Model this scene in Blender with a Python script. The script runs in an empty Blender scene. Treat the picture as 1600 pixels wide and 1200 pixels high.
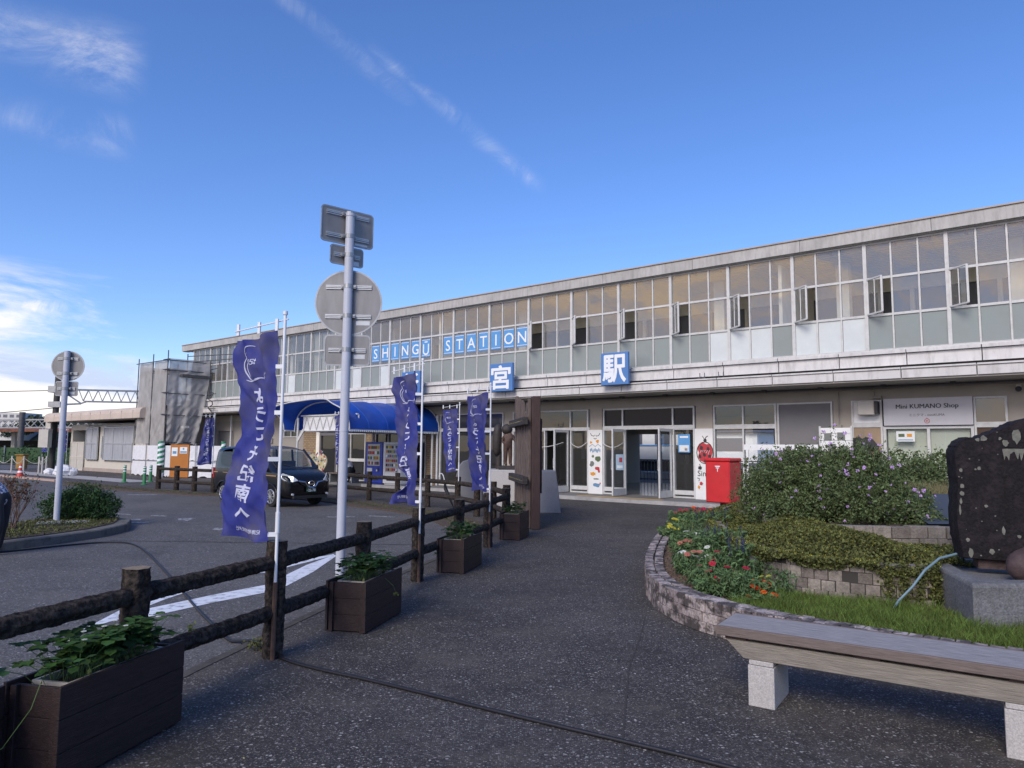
import bpy, bmesh, math, random
import numpy as np
from mathutils import Vector, Matrix
R = math.radians
random.seed(7)
rng = np.random.default_rng(7)
scene = bpy.context.scene
COL = scene.collection
# ---------------------------------------------------------------- camera
cam_d = bpy.data.cameras.new('camera')
cam = bpy.data.objects.new('camera', cam_d)
COL.objects.link(cam)
cam_d.sensor_width = 36.0
cam_d.lens = 1105.0 / 1600.0 * 36.0
cam_d.clip_start = 0.05
cam_d.clip_end = 3000
_p = math.atan(101 / 1105.0)
_m = Matrix.Rotation(R(90) + _p, 4, 'X') @ Matrix.Rotation(0.008, 4, 'Z')
cam.matrix_world = Matrix.Translation((0, 0, 1.7)) @ _m
scene.camera = cam
# ---------------------------------------------------------------- exposure
vs = scene.view_settings
vs.view_transform = 'Standard'
vs.look = 'None'
vs.exposure = 0.45
vs.gamma = 1.0
vs.use_curve_mapping = False
scene.cycles.use_denoising = True
scene.cycles.max_bounces = 10
scene.cycles.transparent_max_bounces = 16
scene.cycles.glossy_bounces = 4
scene.cycles.diffuse_bounces = 4
SUN_EL, SUN_AZ = 36.0, 208.0      # azimuth measured clockwise from +Y: behind the camera to the left
# ---------------------------------------------------------------- sun
sun_d = bpy.data.lights.new('sun', 'SUN')
sun_d.energy = 2.05
sun_d.angle = R(26)
sun_d.color = (1.0, 0.915, 0.77)
sun = bpy.data.objects.new('sun', sun_d)
COL.objects.link(sun)
sun.location = (0, -10, 30)
_a = R(SUN_AZ)
_sd = Vector((math.sin(_a) * math.cos(R(SUN_EL)), math.cos(_a) * math.cos(R(SUN_EL)), math.sin(R(SUN_EL))))
sun.rotation_euler = _sd.to_track_quat('Z', 'Y').to_euler()
# ---------------------------------------------------------------- world
world = bpy.data.worlds.new('World')
scene.world = world
world.use_nodes = True
wn = world.node_tree.nodes
wl = world.node_tree.links
wn.clear()
def N(t, nodes=None, **kw):
    n = (nodes or wn).new(t)
    for k, v in kw.items():
        setattr(n, k, v)
    return n
def wmath(op, a, b=None, c=None, clamp=False):
    n = N('ShaderNodeMath', operation=op)
    n.use_clamp = clamp
    for i, v in enumerate((a, b, c)):
        if v is None: continue
        if isinstance(v, (int, float)): n.inputs[i].default_value = v
        else: wl.new(v, n.inputs[i])
    return n.outputs[0]
def wsmooth(v, lo, hi):
    n = N('ShaderNodeMapRange', interpolation_type='SMOOTHSTEP')
    wl.new(v, n.inputs['Value'])
    n.inputs['From Min'].default_value = lo
    n.inputs['From Max'].default_value = hi
    return n.outputs[0]
sky = N('ShaderNodeTexSky', sky_type='NISHITA')
sky.sun_disc = False
sky.sun_elevation = R(SUN_EL)
sky.sun_rotation = R(SUN_AZ)
sky.air_density = 1.0
sky.dust_density = 0.35
sky.ozone_density = 2.5
tc = N('ShaderNodeTexCoord')
sep = N('ShaderNodeSeparateXYZ')
wl.new(tc.outputs['Generated'], sep.inputs[0])
dx, dy, dz = sep.outputs
def wnoise(scale, stretch, detail=8, rough=0.6, dist=0.3, rot=(0, 0, 0)):
    mp = N('ShaderNodeMapping')
    mp.inputs['Scale'].default_value = stretch
    mp.inputs['Rotation'].default_value = rot
    wl.new(tc.outputs['Generated'], mp.inputs[0])
    n = N('ShaderNodeTexNoise')
    n.inputs['Scale'].default_value = scale
    n.inputs['Detail'].default_value = detail
    n.inputs['Roughness'].default_value = rough
    n.inputs['Distortion'].default_value = dist
    wl.new(mp.outputs[0], n.inputs[0])
    return n.outputs[0]
def dotp(v):
    n = N('ShaderNodeVectorMath', operation='DOT_PRODUCT')
    wl.new(tc.outputs['Generated'], n.inputs[0])
    n.inputs[1].default_value = v
    return n.outputs['Value']
# low cloud bank on the left horizon
CL = []
az = wmath('ARCTAN2', dx, dy)                       # 0 forward, negative to the left
n1 = wnoise(2.6, (1, 1, 4.5), 10, 0.62, 0.4)
topedge = wmath('ADD', wmath('MULTIPLY', az, -0.26), 0.018)        # top of the bank rises to the left
below = wmath('SUBTRACT', topedge, dz)
bank = wsmooth(wmath('ADD', below, wmath('MULTIPLY', wmath('SUBTRACT', n1, 0.5), 0.36)), 0.0, 0.07)
bank = wmath('MULTIPLY', bank, wsmooth(az, -0.24, -0.42))
bank = wmath('MULTIPLY', bank, wsmooth(az, -1.5, -1.1))
bank = wmath('MULTIPLY', bank, wsmooth(dz, 0.24, 0.17))
CL.append(wmath('MULTIPLY', bank, 0.88))
# thin high wisps, each along its own great circle
def wisp(a, b, width, strength, sc, seedrot):
    a = Vector(a).normalized(); b = Vector(b).normalized()
    nrm = a.cross(b).normalized(); mid = (a + b).normalized(); tang = (b - a).normalized()
    dist = wmath('ABSOLUTE', dotp(nrm))
    m = wmath('POWER', wsmooth(wmath('ADD', dist, wmath('MULTIPLY', wmath('SUBTRACT', wnoise(sc * .5, (1, 1, 1), 3, .5, 0), .5), width * 1.6)), width, 0.0), 1.6)
    half = (b - a).length / 2
    along = wmath('ABSOLUTE', dotp(tang))
    m = wmath('MULTIPLY', m, wsmooth(along, half, half * 0.6))
    m = wmath('MULTIPLY', m, wsmooth(dotp(mid), 0.3, 0.6))
    nn = wnoise(sc, (1, 1, 1), 10, 0.72, 1.6, seedrot)
    m = wmath('MULTIPLY', m, wsmooth(nn, 0.30, 0.95))
    CL.append(wmath('MULTIPLY', m, strength))
def cray(px, py):
    v = _m.to_3x3() @ Vector(((px - 800) / 1105, -(py - 600) / 1105, -1))
    return v.normalized()
wisp(cray(-160, 10), cray(240, 110), 0.05, 0.75, 7, (0.3, 0.5, 0))
wisp(cray(-120, 150), cray(230, 225), 0.030, 0.26, 8, (0.9, 0.2, 0))
wisp(cray(400, -40), cray(660, 170), 0.018, 0.26, 11, (0.1, 0.9, 0.4))
wisp(cray(560, 60), cray(860, 305), 0.020, 0.5, 13, (0.6, 0.9, 0.4))
wisp(cray(20, 478), cray(115, 482), 0.013, 1.6, 14, (0.2, 0.1, 0.4))
# broken evening cloud in the west, behind the camera (seen in the window glass)
n2 = wnoise(5.0, (1, 1, 2.6), 10, 0.68, 1.0, (0.2, 0.1, 0.7))
west = wmath('MULTIPLY', wsmooth(n2, 0.34, 0.66), wsmooth(az, -1.45, -1.8))
west = wmath('MULTIPLY', west, wsmooth(dz, 0.46, 0.28))
west = wmath('MULTIPLY', west, wmath('MAXIMUM', wsmooth(dz, 0.10, 0.2), 0.55))
cl = CL[0]
for c in CL[1:]:
    cl = wmath('MAXIMUM', cl, c)
hs = N('ShaderNodeHueSaturation')
hs.inputs['Saturation'].default_value = 1.17
hs.inputs['Value'].default_value = 1.0
wl.new(sky.outputs[0], hs.inputs['Color'])
n3 = wnoise(3.6, (1, 1, 5.5), 8, 0.62, 0.6, (0.0, 0, 0.9))
ramp = N('ShaderNodeValToRGB')
ramp.color_ramp.elements[0].position = 0.40
ramp.color_ramp.elements[0].color = (4.9, 5.6, 7.3, 1)
ramp.color_ramp.elements[1].position = 0.60
ramp.color_ramp.elements[1].color = (9.6, 9.0, 8.3, 1)
wl.new(n3, ramp.inputs[0])
mix = N('ShaderNodeMix', data_type='RGBA')
tint = N('ShaderNodeMix', data_type='RGBA', blend_type='MULTIPLY'); tint.inputs[0].default_value = 1.0
wl.new(hs.outputs[0], tint.inputs[6]); tint.inputs[7].default_value = (1.20, 1.21, 1.54, 1)
wl.new(cl, mix.inputs[0]); wl.new(tint.outputs[2], mix.inputs[6]); wl.new(ramp.outputs[0], mix.inputs[7])
mix2 = N('ShaderNodeMix', data_type='RGBA')
wl.new(west, mix2.inputs[0]); wl.new(mix.outputs[2], mix2.inputs[6]); mix2.inputs[7].default_value = (20, 13.5, 7.6, 1)
bg = N('ShaderNodeBackground')
bg.inputs['Strength'].default_value = 0.095
wl.new(mix2.outputs[2], bg.inputs[0])
wo = N('ShaderNodeOutputWorld')
wl.new(bg.outputs[0], wo.inputs[0])
# ---------------------------------------------------------------- frames
BD = Vector((.7814, -.6241, 0)); BN = Vector((.6241, .7814, 0))   # along the station front / away from the viewer
BROT = math.atan2(-.6241, .7814)
def bf(u, D, z=0.0):
    return (u * .7814 + D * .6241, -u * .6241 + D * .7814, z)
# ---------------------------------------------------------------- object helpers
def tag(o, label=None, cat=None, group=None, kind=None):
    if label: o['label'] = label
    if cat: o['category'] = cat
    if group: o['group'] = group
    if kind: o['kind'] = kind
    return o
def thing(name, label, cat, loc=(0, 0, 0), rz=0.0, group=None, kind=None):
    o = bpy.data.objects.new(name, None)
    COL.objects.link(o)
    o.empty_display_size = 0.2
    o.location = loc; o.rotation_euler = (0, 0, rz)
    return tag(o, label, cat, group, kind)
def root_inv(o):
    while o.parent: o = o.parent
    return (Matrix.Translation(o.location) @ o.rotation_euler.to_matrix().to_4x4() @ Matrix.Diagonal((*o.scale, 1))).inverted()
def copy_tree(o, parent=None):
    c = o.copy(); COL.objects.link(c)
    if parent: c.parent = parent
    for ch in o.children:
        copy_tree(ch, c)
    return c
class MB:
    def __init__(s, xf=None):
        s.v = []; s.f = []; s.mi = []; s.xf = xf
        s.m = 0
    def add(s, vs_, fs):
        b = len(s.v)
        if s.xf: vs_ = [s.xf(*p) for p in vs_]
        s.v += [tuple(p) for p in vs_]
        for f in fs:
            s.f.append(tuple(b + i for i in f)); s.mi.append(s.m)
        return s
    def box(s, x0, x1, y0, y1, z0, z1):
        vs_ = [(x, y, z) for z in (z0, z1) for y in (y0, y1) for x in (x0, x1)]
        return s.add(vs_, [(0, 2, 3, 1), (4, 5, 7, 6), (0, 1, 5, 4), (2, 6, 7, 3), (0, 4, 6, 2), (1, 3, 7, 5)])
    def bbox(s, c, size, rz=0, rx=0, ry=0):
        m = Matrix.Translation(c) @ Matrix.Rotation(rz, 4, 'Z') @ Matrix.Rotation(ry, 4, 'Y') @ Matrix.Rotation(rx, 4, 'X')
        a, b, d = (k / 2 for k in size)
        vs_ = [tuple(m @ Vector((x, y, z))) for z in (-d, d) for y in (-b, b) for x in (-a, a)]
        return s.add(vs_, [(0, 2, 3, 1), (4, 5, 7, 6), (0, 1, 5, 4), (2, 6, 7, 3), (0, 4, 6, 2), (1, 3, 7, 5)])
    def bar(s, p0, p1, w, t):
        p0 = Vector(p0); p1 = Vector(p1); d = p1 - p0
        q = d.to_track_quat('Z', 'Y').to_matrix().to_4x4()
        m = Matrix.Translation(p0) @ q; L = d.length
        vs_ = [tuple(m @ Vector((x, y, z))) for z in (0, L) for y in (-t / 2, t / 2) for x in (-w / 2, w / 2)]
        return s.add(vs_, [(0, 2, 3, 1), (4, 5, 7, 6), (0, 1, 5, 4), (2, 6, 7, 3), (0, 4, 6, 2), (1, 3, 7, 5)])
    def tube(s, p0, p1, r, n=12, r2=None, cap=True):
        return s.pipe([p0, p1], r, n, r2, cap)
    def pipe(s, pts, r, n=8, r2=None, cap=True, rs=None):
        pts = [Vector(p) for p in pts]
        vs_ = []; K = len(pts); prev = None
        for i, p in enumerate(pts):
            if i == 0: t = pts[1] - p
            elif i == K - 1: t = p - pts[i - 1]
            else: t = (pts[i + 1] - p).normalized() + (p - pts[i - 1]).normalized()
            t = t.normalized() if t.length > 1e-9 else Vector((0, 0, 1))
            if prev is None:
                a = Vector((0, 0, 1)) if abs(t.z) < .9 else Vector((1, 0, 0))
                x = t.cross(a).normalized()
            else:
                x = (prev - t * prev.dot(t)).normalized()
            prev = x; y = t.cross(x)
            rr = rs[i] if rs else (r if r2 is None else r + (r2 - r) * i / (K - 1))
            for k in range(n):
                a = 2 * math.pi * k / n
                vs_.append(tuple(p + x * (rr * math.cos(a)) + y * (rr * math.sin(a))))
        fs = []
        for i in range(K - 1):
            for k in range(n):
                a = i * n + k; b = i * n + (k + 1) % n
                fs.append((a, b, b + n, a + n))
        if cap:
            fs.append(tuple(range(n - 1, -1, -1))); fs.append(tuple((K - 1) * n + k for k in range(n)))
        return s.add(vs_, fs)
    def prism(s, poly, z0, z1):
        n = len(poly)
        vs_ = [(x, y, z0) for x, y in poly] + [(x, y, z1) for x, y in poly]
        fs = [tuple(range(n - 1, -1, -1)), tuple(range(n, 2 * n))] + [(i, (i + 1) % n, n + (i + 1) % n, n + i) for i in range(n)]
        return s.add(vs_, fs)
    def ext(s, poly3, off):
        """poly3: list of 3D points (planar); extruded by vector off"""
        n = len(poly3); o = Vector(off)
        vs_ = [tuple(p) for p in poly3] + [tuple(Vector(p) + o) for p in poly3]
        fs = [tuple(range(n - 1, -1, -1)), tuple(range(n, 2 * n))] + [(i, (i + 1) % n, n + (i + 1) % n, n + i) for i in range(n)]
        return s.add(vs_, fs)
    def lathe(s, c, prof, n=20):
        vs_ = []
        for r, z in prof:
            for k in range(n):
                a = 2 * math.pi * k / n
                vs_.append((c[0] + r * math.cos(a), c[1] + r * math.sin(a), c[2] + z))
        fs = []
        for i in range(len(prof) - 1):
            for k in range(n):
                a = i * n + k; b = i * n + (k + 1) % n
                fs.append((a, b, b + n, a + n))
        fs.append(tuple(range(n - 1, -1, -1))); fs.append(tuple((len(prof) - 1) * n + k for k in range(n)))
        return s.add(vs_, fs)
    def grid(s, fn, nu, nv, flip=False):
        vs_ = [fn(i / nu, j / nv) for j in range(nv + 1) for i in range(nu + 1)]
        fs = []
        for j in range(nv):
            for i in range(nu):
                a = j * (nu + 1) + i
                f = (a, a + 1, a + nu + 2, a + nu + 1)
                fs.append(f[::-1] if flip else f)
        return s.add(vs_, fs)
    def ball(s, c, r, seg=14, rings=9, jit=0.0, seed=0):
        if isinstance(r, (int, float)): r = (r, r, r)
        rd = random.Random(seed)
        vs_ = []
        for j in range(rings + 1):
            th = math.pi * j / rings
            for k in range(seg):
                a = 2 * math.pi * k / seg
                q = 1 + rd.uniform(-jit, jit)
                vs_.append((c[0] + r[0] * q * math.sin(th) * math.cos(a), c[1] + r[1] * q * math.sin(th) * math.sin(a), c[2] + r[2] * q * math.cos(th)))
        fs = []
        for j in range(rings):
            for k in range(seg):
                a = j * seg + k; b = j * seg + (k + 1) % seg
                fs.append((a, a + seg, b + seg, b))
        return s.add(vs_, fs)
    def build(s, name, mats, parent=None, smooth=False, bevel=0.0, loc=None, world=True):
        """world=True: vertices are world positions, converted to the root's local frame"""
        vs_ = s.v
        inv = None
        if parent is not None:
            if world: inv = root_inv(parent)
        elif loc is not None and world:
            inv = Matrix.Translation(loc).inverted()
        if inv is not None:
            vs_ = [tuple(inv @ Vector(p)) for p in vs_]
        me = bpy.data.meshes.new(name)
        me.from_pydata(vs_, [], s.f)
        if not isinstance(mats, (list, tuple)): mats = [mats]
        for m in mats: me.materials.append(m)
        if len(mats) > 1: me.polygons.foreach_set('material_index', s.mi)
        bm = bmesh.new(); bm.from_mesh(me)
        bmesh.ops.recalc_face_normals(bm, faces=bm.faces)
        if bevel > 0:
            bmesh.ops.bevel(bm, geom=[e for e in bm.edges if len(e.link_faces) == 2 and e.calc_face_angle(0) > 0.6], offset=bevel, segments=1, affect='EDGES')
        bm.to_mesh(me); bm.free()
        if smooth:
            me.polygons.foreach_set('use_smooth', [True] * len(me.polygons))
            if smooth == 'auto':
                me.set_sharp_from_angle(angle=R(38))
        o = bpy.data.objects.new(name, me); COL.objects.link(o)
        if parent is not None: o.parent = parent
        elif loc is not None: o.location = loc
        return o
def meshobj(name, verts, faces, mat, parent=None, loc=None):
    """fast path for foliage: numpy verts, faces (n,k)"""
    verts = np.asarray(verts, dtype=np.float32)
    M = None
    if parent is not None: M = np.array(root_inv(parent))
    elif loc is not None: M = np.array(Matrix.Translation(loc).inverted())
    if M is not None: verts = verts @ M[:3, :3].T.astype(np.float32) + M[:3, 3].astype(np.float32)
    me = bpy.data.meshes.new(name)
    k = faces.shape[1]
    me.vertices.add(len(verts)); me.vertices.foreach_set('co', verts.astype(np.float32).ravel())
    me.loops.add(faces.size); me.loops.foreach_set('vertex_index', faces.astype(np.int32).ravel())
    me.polygons.add(len(faces))
    me.polygons.foreach_set('loop_start', np.arange(0, faces.size, k, dtype=np.int32))
    me.update(calc_edges=True); me.validate()
    for m in (mat if isinstance(mat, (list, tuple)) else [mat]): me.materials.append(m)
    o = bpy.data.objects.new(name, me); COL.objects.link(o)
    if parent is not None: o.parent = parent
    elif loc is not None: o.location = loc
    return o
def leaves(P, size, asp=0.5, updir=None, jitter=1.0, fold=0.15, rg=rng):
    """leaf quads (diamond, folded along the midrib) at points P; returns verts, faces"""
    n = len(P)
    size = np.broadcast_to(size, (n,))
    d = rg.normal(size=(n, 3))
    if updir is not None: d = d * jitter + np.asarray(updir)
    d /= np.linalg.norm(d, axis=1)[:, None]
    s_ = np.cross(d, rg.normal(size=(n, 3))); s_ /= np.linalg.norm(s_, axis=1)[:, None]
    nn = np.cross(d, s_)
    L = size[:, None]
    a = P - d * L * .5; c = P + d * L * .5
    b = P + s_ * L * asp * .5 + nn * L * fold; e = P - s_ * L * asp * .5 + nn * L * fold
    V = np.stack([a, b, c, e], 1).reshape(-1, 3)
    F = np.arange(4 * n).reshape(n, 4)
    F = np.concatenate([F[:, [0, 1, 2]], F[:, [0, 2, 3]]])
    return V, F
def textmesh(txt, size, offset=0.0, align='CENTER', extrude=0.0, sub=0):
    cu = bpy.data.curves.new('lettering', 'FONT')
    cu.body = txt; cu.size = size; cu.offset = offset; cu.align_x = align; cu.align_y = 'CENTER'
    cu.extrude = extrude; cu.resolution_u = 3
    ob = bpy.data.objects.new('lettering', cu); COL.objects.link(ob)
    bpy.context.view_layer.update()
    dg = bpy.context.evaluated_depsgraph_get()
    me = bpy.data.meshes.new_from_object(ob.evaluated_get(dg))
    if sub:
        bm = bmesh.new(); bm.from_mesh(me)
        bmesh.ops.triangulate(bm, faces=bm.faces)
        for _ in range(sub):
            bmesh.ops.subdivide_edges(bm, edges=[e for e in bm.edges if e.calc_length() > size * .12], cuts=1, use_grid_fill=False)
            bmesh.ops.triangulate(bm, faces=bm.faces)
        bm.to_mesh(me); bm.free()
    V = [tuple(v.co) for v in me.vertices]; F = [tuple(p.vertices) for p in me.polygons]
    bpy.data.objects.remove(ob); bpy.data.curves.remove(cu); bpy.data.meshes.remove(me)
    xs = [v[0] for v in V]; ys = [v[1] for v in V]
    cx_, cy_ = (min(xs) + max(xs)) / 2, (min(ys) + max(ys)) / 2
    if align == 'CENTER': V = [(x - cx_, y - cy_, z) for x, y, z in V]
    return V, F, max(xs) - min(xs), max(ys) - min(ys)
def skinbody(name, joints, edges, radii, mat, parent=None, sub=2, loc=None, root=0):
    me = bpy.data.meshes.new(name); me.from_pydata([Vector(j) for j in joints], edges, [])
    ob = bpy.data.objects.new(name, me); COL.objects.link(ob)
    ob.modifiers.new('skin', 'SKIN')
    for i, r in enumerate(radii):
        sv = me.skin_vertices[0].data[i]; sv.radius = (r, r) if isinstance(r, (int, float)) else r
        sv.use_root = (i == root)
    ss = ob.modifiers.new('sub', 'SUBSURF'); ss.levels = sub; ss.render_levels = sub
    bpy.context.view_layer.update()
    dg = bpy.context.evaluated_depsgraph_get()
    m2 = bpy.data.meshes.new_from_object(ob.evaluated_get(dg)); m2.name = name
    bpy.data.objects.remove(ob); bpy.data.meshes.remove(me)
    if parent is not None: m2.transform(root_inv(parent))
    elif loc is not None: m2.transform(Matrix.Translation(loc).inverted())
    m2.polygons.foreach_set('use_smooth', [True] * len(m2.polygons))
    m2.materials.clear(); m2.materials.append(mat)
    o = bpy.data.objects.new(name, m2); COL.objects.link(o)
    if parent is not None: o.parent = parent
    elif loc is not None: o.location = loc
    return o
# ---------------------------------------------------------------- materials
def mat(name, col, rough=0.7, metal=0.0, spec=0.5, var=0.0, vscale=3.0, bump=0.0, bscale=40.0, stretch=(1, 1, 1),
        dirt=0.0, dcol=(0.05, 0.045, 0.04), dscale=2.0, dstretch=(1, 1, 1), island=0.0, trans=0.0, coat=0.0, col2=None, dlo=0.5, dhi=0.75):
    m = bpy.data.materials.new(name); m.use_nodes = True
    nt = m.node_tree; nd = nt.nodes; lk = nt.links
    b = nd['Principled BSDF']
    b.inputs['Roughness'].default_value = rough; b.inputs['Metallic'].default_value = metal
    b.inputs['Specular IOR Level'].default_value = spec
    if coat: b.inputs['Coat Weight'].default_value = coat; b.inputs['Coat Roughness'].default_value = 0.05
    tcx = nd.new('ShaderNodeTexCoord')
    def noise(scale, st, detail=6, rgh=0.6):
        mp = nd.new('ShaderNodeMapping'); mp.inputs['Scale'].default_value = st
        lk.new(tcx.outputs['Object'], mp.inputs[0])
        n = nd.new('ShaderNodeTexNoise'); n.inputs['Scale'].default_value = scale; n.inputs['Detail'].default_value = detail
        n.inputs['Roughness'].default_value = rgh
        lk.new(mp.outputs[0], n.inputs[0]); return n.outputs[0]
    rgb = nd.new('ShaderNodeRGB'); rgb.outputs[0].default_value = (*col, 1); cur = rgb.outputs[0]
    def mixc(fac, a, bcol):
        mx = nd.new('ShaderNodeMix'); mx.data_type = 'RGBA'
        lk.new(fac, mx.inputs[0]); lk.new(a, mx.inputs[6])
        if isinstance(bcol, tuple): mx.inputs[7].default_value = (*bcol, 1)
        else: lk.new(bcol, mx.inputs[7])
        return mx.outputs[2]
    def rng_(v, a, b_, c=0.0, d=1.0):
        r_ = nd.new('ShaderNodeMapRange'); lk.new(v, r_.inputs[0])
        r_.inputs[1].default_value = a; r_.inputs[2].default_value = b_; r_.inputs[3].default_value = c; r_.inputs[4].default_value = d
        return r_.outputs[0]
    if col2 is not None:
        cur = mixc(rng_(noise(vscale, stretch), 0.4, 0.6), cur, col2)
    if var:
        v = rng_(noise(vscale, stretch), 0.3, 0.7, 1 - var, 1 + var)
        hv = nd.new('ShaderNodeHueSaturation'); lk.new(v, hv.inputs['Value']); lk.new(cur, hv.inputs['Color']); cur = hv.outputs[0]
    if island:
        g = nd.new('ShaderNodeNewGeometry')
        v = rng_(g.outputs['Random Per Island'], 0, 1, 1 - island, 1 + island)
        hv = nd.new('ShaderNodeHueSaturation'); lk.new(v, hv.inputs['Value'])
        h2 = rng_(g.outputs['Random Per Island'], 0, 1, 0.485, 0.515); lk.new(h2, hv.inputs['Hue'])
        lk.new(cur, hv.inputs['Color']); cur = hv.outputs[0]
    if dirt:
        cur = mixc(rng_(noise(dscale, dstretch, 8, .65), dlo, dhi, 0, dirt), cur, dcol)
    lk.new(cur, b.inputs['Base Color'])
    if bump:
        bp = nd.new('ShaderNodeBump'); bp.inputs['Strength'].default_value = bump; bp.inputs['Distance'].default_value = 0.02
        lk.new(noise(bscale, stretch, 5), bp.inputs['Height']); lk.new(bp.outputs[0], b.inputs['Normal'])
    if trans:
        tr = nd.new('ShaderNodeBsdfTranslucent'); lk.new(cur, tr.inputs[0])
        ms = nd.new('ShaderNodeMixShader'); ms.inputs[0].default_value = trans
        lk.new(b.outputs[0], ms.inputs[1]); lk.new(tr.outputs[0], ms.inputs[2])
        lk.new(ms.outputs[0], nd['Material Output'].inputs[0])
    return m
def glassmat(name, tint=(0.8, 0.85, 0.85), refl=1.0, rough=0.0, base=0.02, wav=0.0, haze=0.04):
    m = bpy.data.materials.new(name); m.use_nodes = True
    nt = m.node_tree; nd = nt.nodes; lk = nt.links; nd.remove(nd['Principled BSDF'])
    t = nd.new('ShaderNodeBsdfTransparent'); t.inputs[0].default_value = (*tint, 1)
    g = nd.new('ShaderNodeBsdfGlossy'); g.inputs['Roughness'].default_value = rough; g.inputs[0].default_value = (.95, .95, .95, 1)
    ge = nd.new('ShaderNodeNewGeometry'); dt = nd.new('ShaderNodeVectorMath'); dt.operation = 'DOT_PRODUCT'
    lk.new(ge.outputs['Normal'], dt.inputs[0]); lk.new(ge.outputs['Incoming'], dt.inputs[1])
    def mth(op, a, q=None):
        x = nd.new('ShaderNodeMath'); x.operation = op
        for i, v in enumerate((a, q)):
            if v is None: continue
            if isinstance(v, (int, float)): x.inputs[i].default_value = v
            else: lk.new(v, x.inputs[i])
        return x.outputs[0]
    sch = mth('POWER', mth('SUBTRACT', 1.0, mth('ABSOLUTE', dt.outputs['Value'])), 4.0)
    mm = nd.new('ShaderNodeMath'); mm.operation = 'MULTIPLY_ADD'; mm.inputs[1].default_value = refl * .85; mm.inputs[2].default_value = base + .06 * refl
    mm.use_clamp = True
    lk.new(sch, mm.inputs[0])
    if wav:
        tcx = nd.new('ShaderNodeTexCoord'); n = nd.new('ShaderNodeTexNoise'); n.inputs['Scale'].default_value = 1.6; n.inputs['Detail'].default_value = 1
        lk.new(tcx.outputs['Object'], n.inputs[0])
        bp = nd.new('ShaderNodeBump'); bp.inputs['Strength'].default_value = wav; bp.inputs['Distance'].default_value = 0.05
        lk.new(n.outputs[0], bp.inputs['Height']); lk.new(bp.outputs[0], g.inputs['Normal'])
    ms = nd.new('ShaderNodeMixShader')
    du = nd.new('ShaderNodeBsdfDiffuse'); du.inputs[0].default_value = (.62, .60, .56, 1); m0 = nd.new('ShaderNodeMixShader'); m0.inputs[0].default_value = haze  # pale diffuse haze mixed into the pane to brighten the view through it
    lk.new(t.outputs[0], m0.inputs[1]); lk.new(du.outputs[0], m0.inputs[2])
    lk.new(mm.outputs[0], ms.inputs[0]); lk.new(m0.outputs[0], ms.inputs[1]); lk.new(g.outputs[0], ms.inputs[2])
    lk.new(ms.outputs[0], nd['Material Output'].inputs[0])
    return m
def brickmat(name, c1, c2, mortar, bw, bh, msize=0.008, rough=0.85, axis='u', bump=0.4, grime=0.0):
    """bricks in object space: x along the wall, z up"""
    m = bpy.data.materials.new(name); m.use_nodes = True
    nt = m.node_tree; nd = nt.nodes; lk = nt.links; b = nd['Principled BSDF']; b.inputs['Roughness'].default_value = rough
    tcx = nd.new('ShaderNodeTexCoord'); sx = nd.new('ShaderNodeSeparateXYZ'); cx_ = nd.new('ShaderNodeCombineXYZ')
    lk.new(tcx.outputs['Object'], sx.inputs[0]); lk.new(sx.outputs[0], cx_.inputs[0]); lk.new(sx.outputs[2], cx_.inputs[1])
    br = nd.new('ShaderNodeTexBrick'); br.inputs['Scale'].default_value = 1.0
    br.inputs['Color1'].default_value = (*c1, 1); br.inputs['Color2'].default_value = (*c2, 1); br.inputs['Mortar'].default_value = (*mortar, 1)
    br.inputs['Mortar Size'].default_value = msize; br.inputs['Brick Width'].default_value = bw; br.inputs['Row Height'].default_value = bh
    lk.new(cx_.outputs[0], br.inputs[0]); lk.new(br.outputs[0], b.inputs['Base Color'])
    bp = nd.new('ShaderNodeBump'); bp.inputs['Strength'].default_value = bump; bp.inputs['Distance'].default_value = 0.01; bp.invert = True
    lk.new(br.outputs[1], bp.inputs['Height']); lk.new(bp.outputs[0], b.inputs['Normal'])
    return m
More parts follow.
